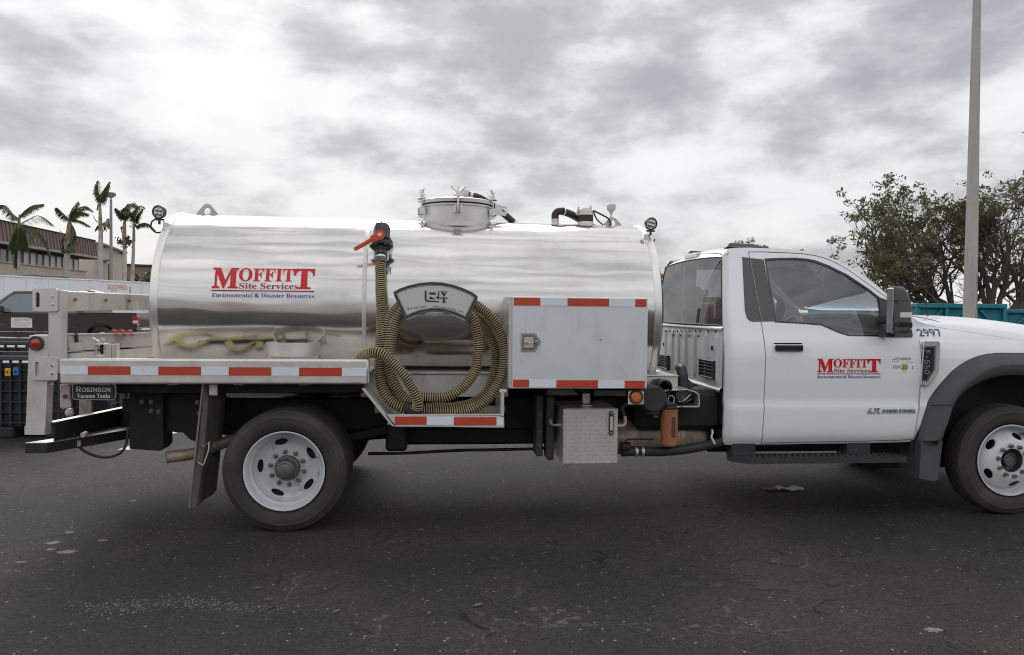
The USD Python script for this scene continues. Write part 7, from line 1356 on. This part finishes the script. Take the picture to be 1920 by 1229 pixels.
# ---- red cabin behind the gap between tank and cab
mat('box_red', (0.20, 0.028, 0.018), 0.4, var=0.1, vscale=3); mat('cabin_red', (0.48, 0.062, 0.025), 0.45, var=0.08, vscale=3); 
A, B = far(1186, 515, 14), far(1268, 515, 14); RFm = Frame(A, B); h = RFm.hit(1246, 516)[1]
t = thing('red_cabin', 'red portable cabin showing in the gap between tank and cab', 'cabin', tuple(RFm.A)); L = RFm.L
obj(t, 'cabin_wall', RFm(cbox(0, L, 0, 1.1, 0.15, h - 0.10, 0.03)), 'cabin_red'); obj(t, 'white_band', RFm(cbox(-0.02, L + 0.02, -0.02, 1.12, h - 0.10, h - 0.05, 0.01)), 'sign_white'); obj(t, 'cabin_roof', RFm(cbox(-0.04, L + 0.04, -0.04, 1.14, h - 0.05, h + 0.02, 0.02)), 'cabin_red'); obj(t, 'cabin_base', RFm(cbox(-0.02, L + 0.02, -0.02, 1.12, 0.0, 0.15, 0.02)), 'grey_trim')
for x in np.linspace(0.06, L - 0.06, 7): obj(t, 'wall_rib', RFm(cbox(x - 0.02, x + 0.02, -0.018, 0.002, 0.25, h - 0.15, 0.006)), 'cabin_red')

A, B = far(1262, 558, 15), far(1352, 560, 15); QF = Frame(A, B); h = QF.hit(1300, 557)[1]; L = QF.L
t = thing('red_reflection_box', 'dark red box with rounded top corners, placed to give the red reflection in the cab rear window', 'box', tuple(QF.A))  # box stands in for a red reflection in the rear window
obj(t, 'box_shell', QF(prism(sbox(0.06, 0.12, L - 0.06, h - 0.06).buffer(0.06), 0, 1.4)), 'box_red'); obj(t, 'box_trim', QF(prism(sbox(0.18, 0.3, L - 0.18, h - 0.18).buffer(0.08).difference(sbox(0.18, 0.3, L - 0.18, h - 0.18).buffer(0.05)), -0.012, 0.002)), 'sign_white'); obj(t, 'box_skid', QF(join([cbox(x - 0.06, x + 0.06, 0.05, 1.35, 0, 0.13, 0.01) for x in (0.15, L - 0.15)])), 'chassis_black')
# ---- unseen building and trees behind camera, darkening tank reflection and ground under the truck
mat('unseen_store_wall', (0.45, 0.42, 0.39), 0.8, var=0.08, vscale=0.6)
t = thing('unseen_storehouse', 'long low beige building out of view behind the camera, darkening the tank reflection and the ground under the truck', 'building', (0, -38, 0))
obj(t, 'wall', cbox(-26, 10, -50, -38, 0, 5.0, 0.05), 'unseen_store_wall'); obj(t, 'roof_edge', cbox(-26.3, 10.3, -50.3, -37.7, 5.002, 5.5, 0.05), 'fascia_grey')
for x in np.arange(-23, 9, 6.0): obj(t, 'roller_door', cbox(x, x + 3.6, -38.02, -37.9, 0.05, 3.6, 0.03), 'fascia_grey')
r = np.random.default_rng(31); belt = []
for x in np.arange(-75, 80, 4.5):
    h = r.uniform(6, 9.5); y = -58 - r.uniform(0, 6)
    for k in range(5): belt.append(clump((x + r.normal(0, 1.4), y + r.normal(0, 1), h * (0.25 + 0.14 * k)), 2.6, 2.2, h * 0.17, 260, 0.5, r))
tag(obj(None, 'unseen_tree_belt', join(belt), 'tree_leaf', False), 'leafy trees out of view behind the camera, darkening the tank reflection and the ground under the truck', 'trees', kind='stuff')

# pale grit and a rubbed streak on the asphalt
def chips(name, pts, lo, hi, seed):
    g = np.random.default_rng(seed); V, Fc, k = [], [], 0
    for x, y in pts:
        n_ = 5; t_ = np.sort(g.random(n_)) * 2 * math.pi; rr_ = g.uniform(lo, hi); h_ = rr_ * 0.4
        V += [(x + rr_ * math.cos(a_) * g.uniform(0.6, 1.2), y + rr_ * math.sin(a_) * g.uniform(0.6, 1.2), 0.001) for a_ in t_] + [(x, y, 0.001 + h_)]; Fc += [(k + i, k + (i + 1) % n_, k + n_) for i in range(n_)]; k += n_ + 1
    return tag(obj(None, name, (np.array(V), np.array(Fc)), 'pale_stain', False), 'pale grit scattered over the asphalt' if name == 'grit' else 'rubbed pale streak of grit left on the asphalt in the foreground', 'grit', kind='stuff')
r = np.random.default_rng(41)
pts = [atz(r.uniform(0, 1920), 860 + 369 * r.random() ** 0.8, 0) for _ in range(800)]; chips('grit', pts, 0.0018, 0.0055, 42)
pts = [atz(110 + 430 * u_, 1118 + 34 * v_ + 6 * math.sin(9 * u_), 0) for u_, v_ in zip(r.beta(1.6, 1.6, 900), np.clip(r.normal(0.5, 0.2, 900), 0, 1))]; chips('scuff_streak', pts, 0.002, 0.006, 43)

mat('oil_dark', (0.021, 0.0195, 0.0195), 0.6, var=0.3, vscale=30)
for k, (a, b, r_) in enumerate(((1265, 1082, 0.035), (1290, 1096, 0.05), (1318, 1083, 0.03), (1345, 1098, 0.04), (1400, 1090, 0.03), (1440, 1098, 0.07), (1475, 1104, 0.05), (1500, 1090, 0.03), (1405, 1078, 0.025), (1560, 1096, 0.03))):
    g = np.random.default_rng(70 + k); c = np.array(atz(a, b, 0)); t_ = np.linspace(0, 2 * math.pi, 24, endpoint=False); rr_ = r_ * (0.5 + 0.7 * g.random(24)); p = c + np.stack([rr_ * np.cos(t_) * 1.5, rr_ * np.sin(t_)], 1)
    struct('oil_stain', prism_z(Polygon(p).buffer(0), 0.0002, 0.0012 + 0.0003 * k), 'oil_dark')
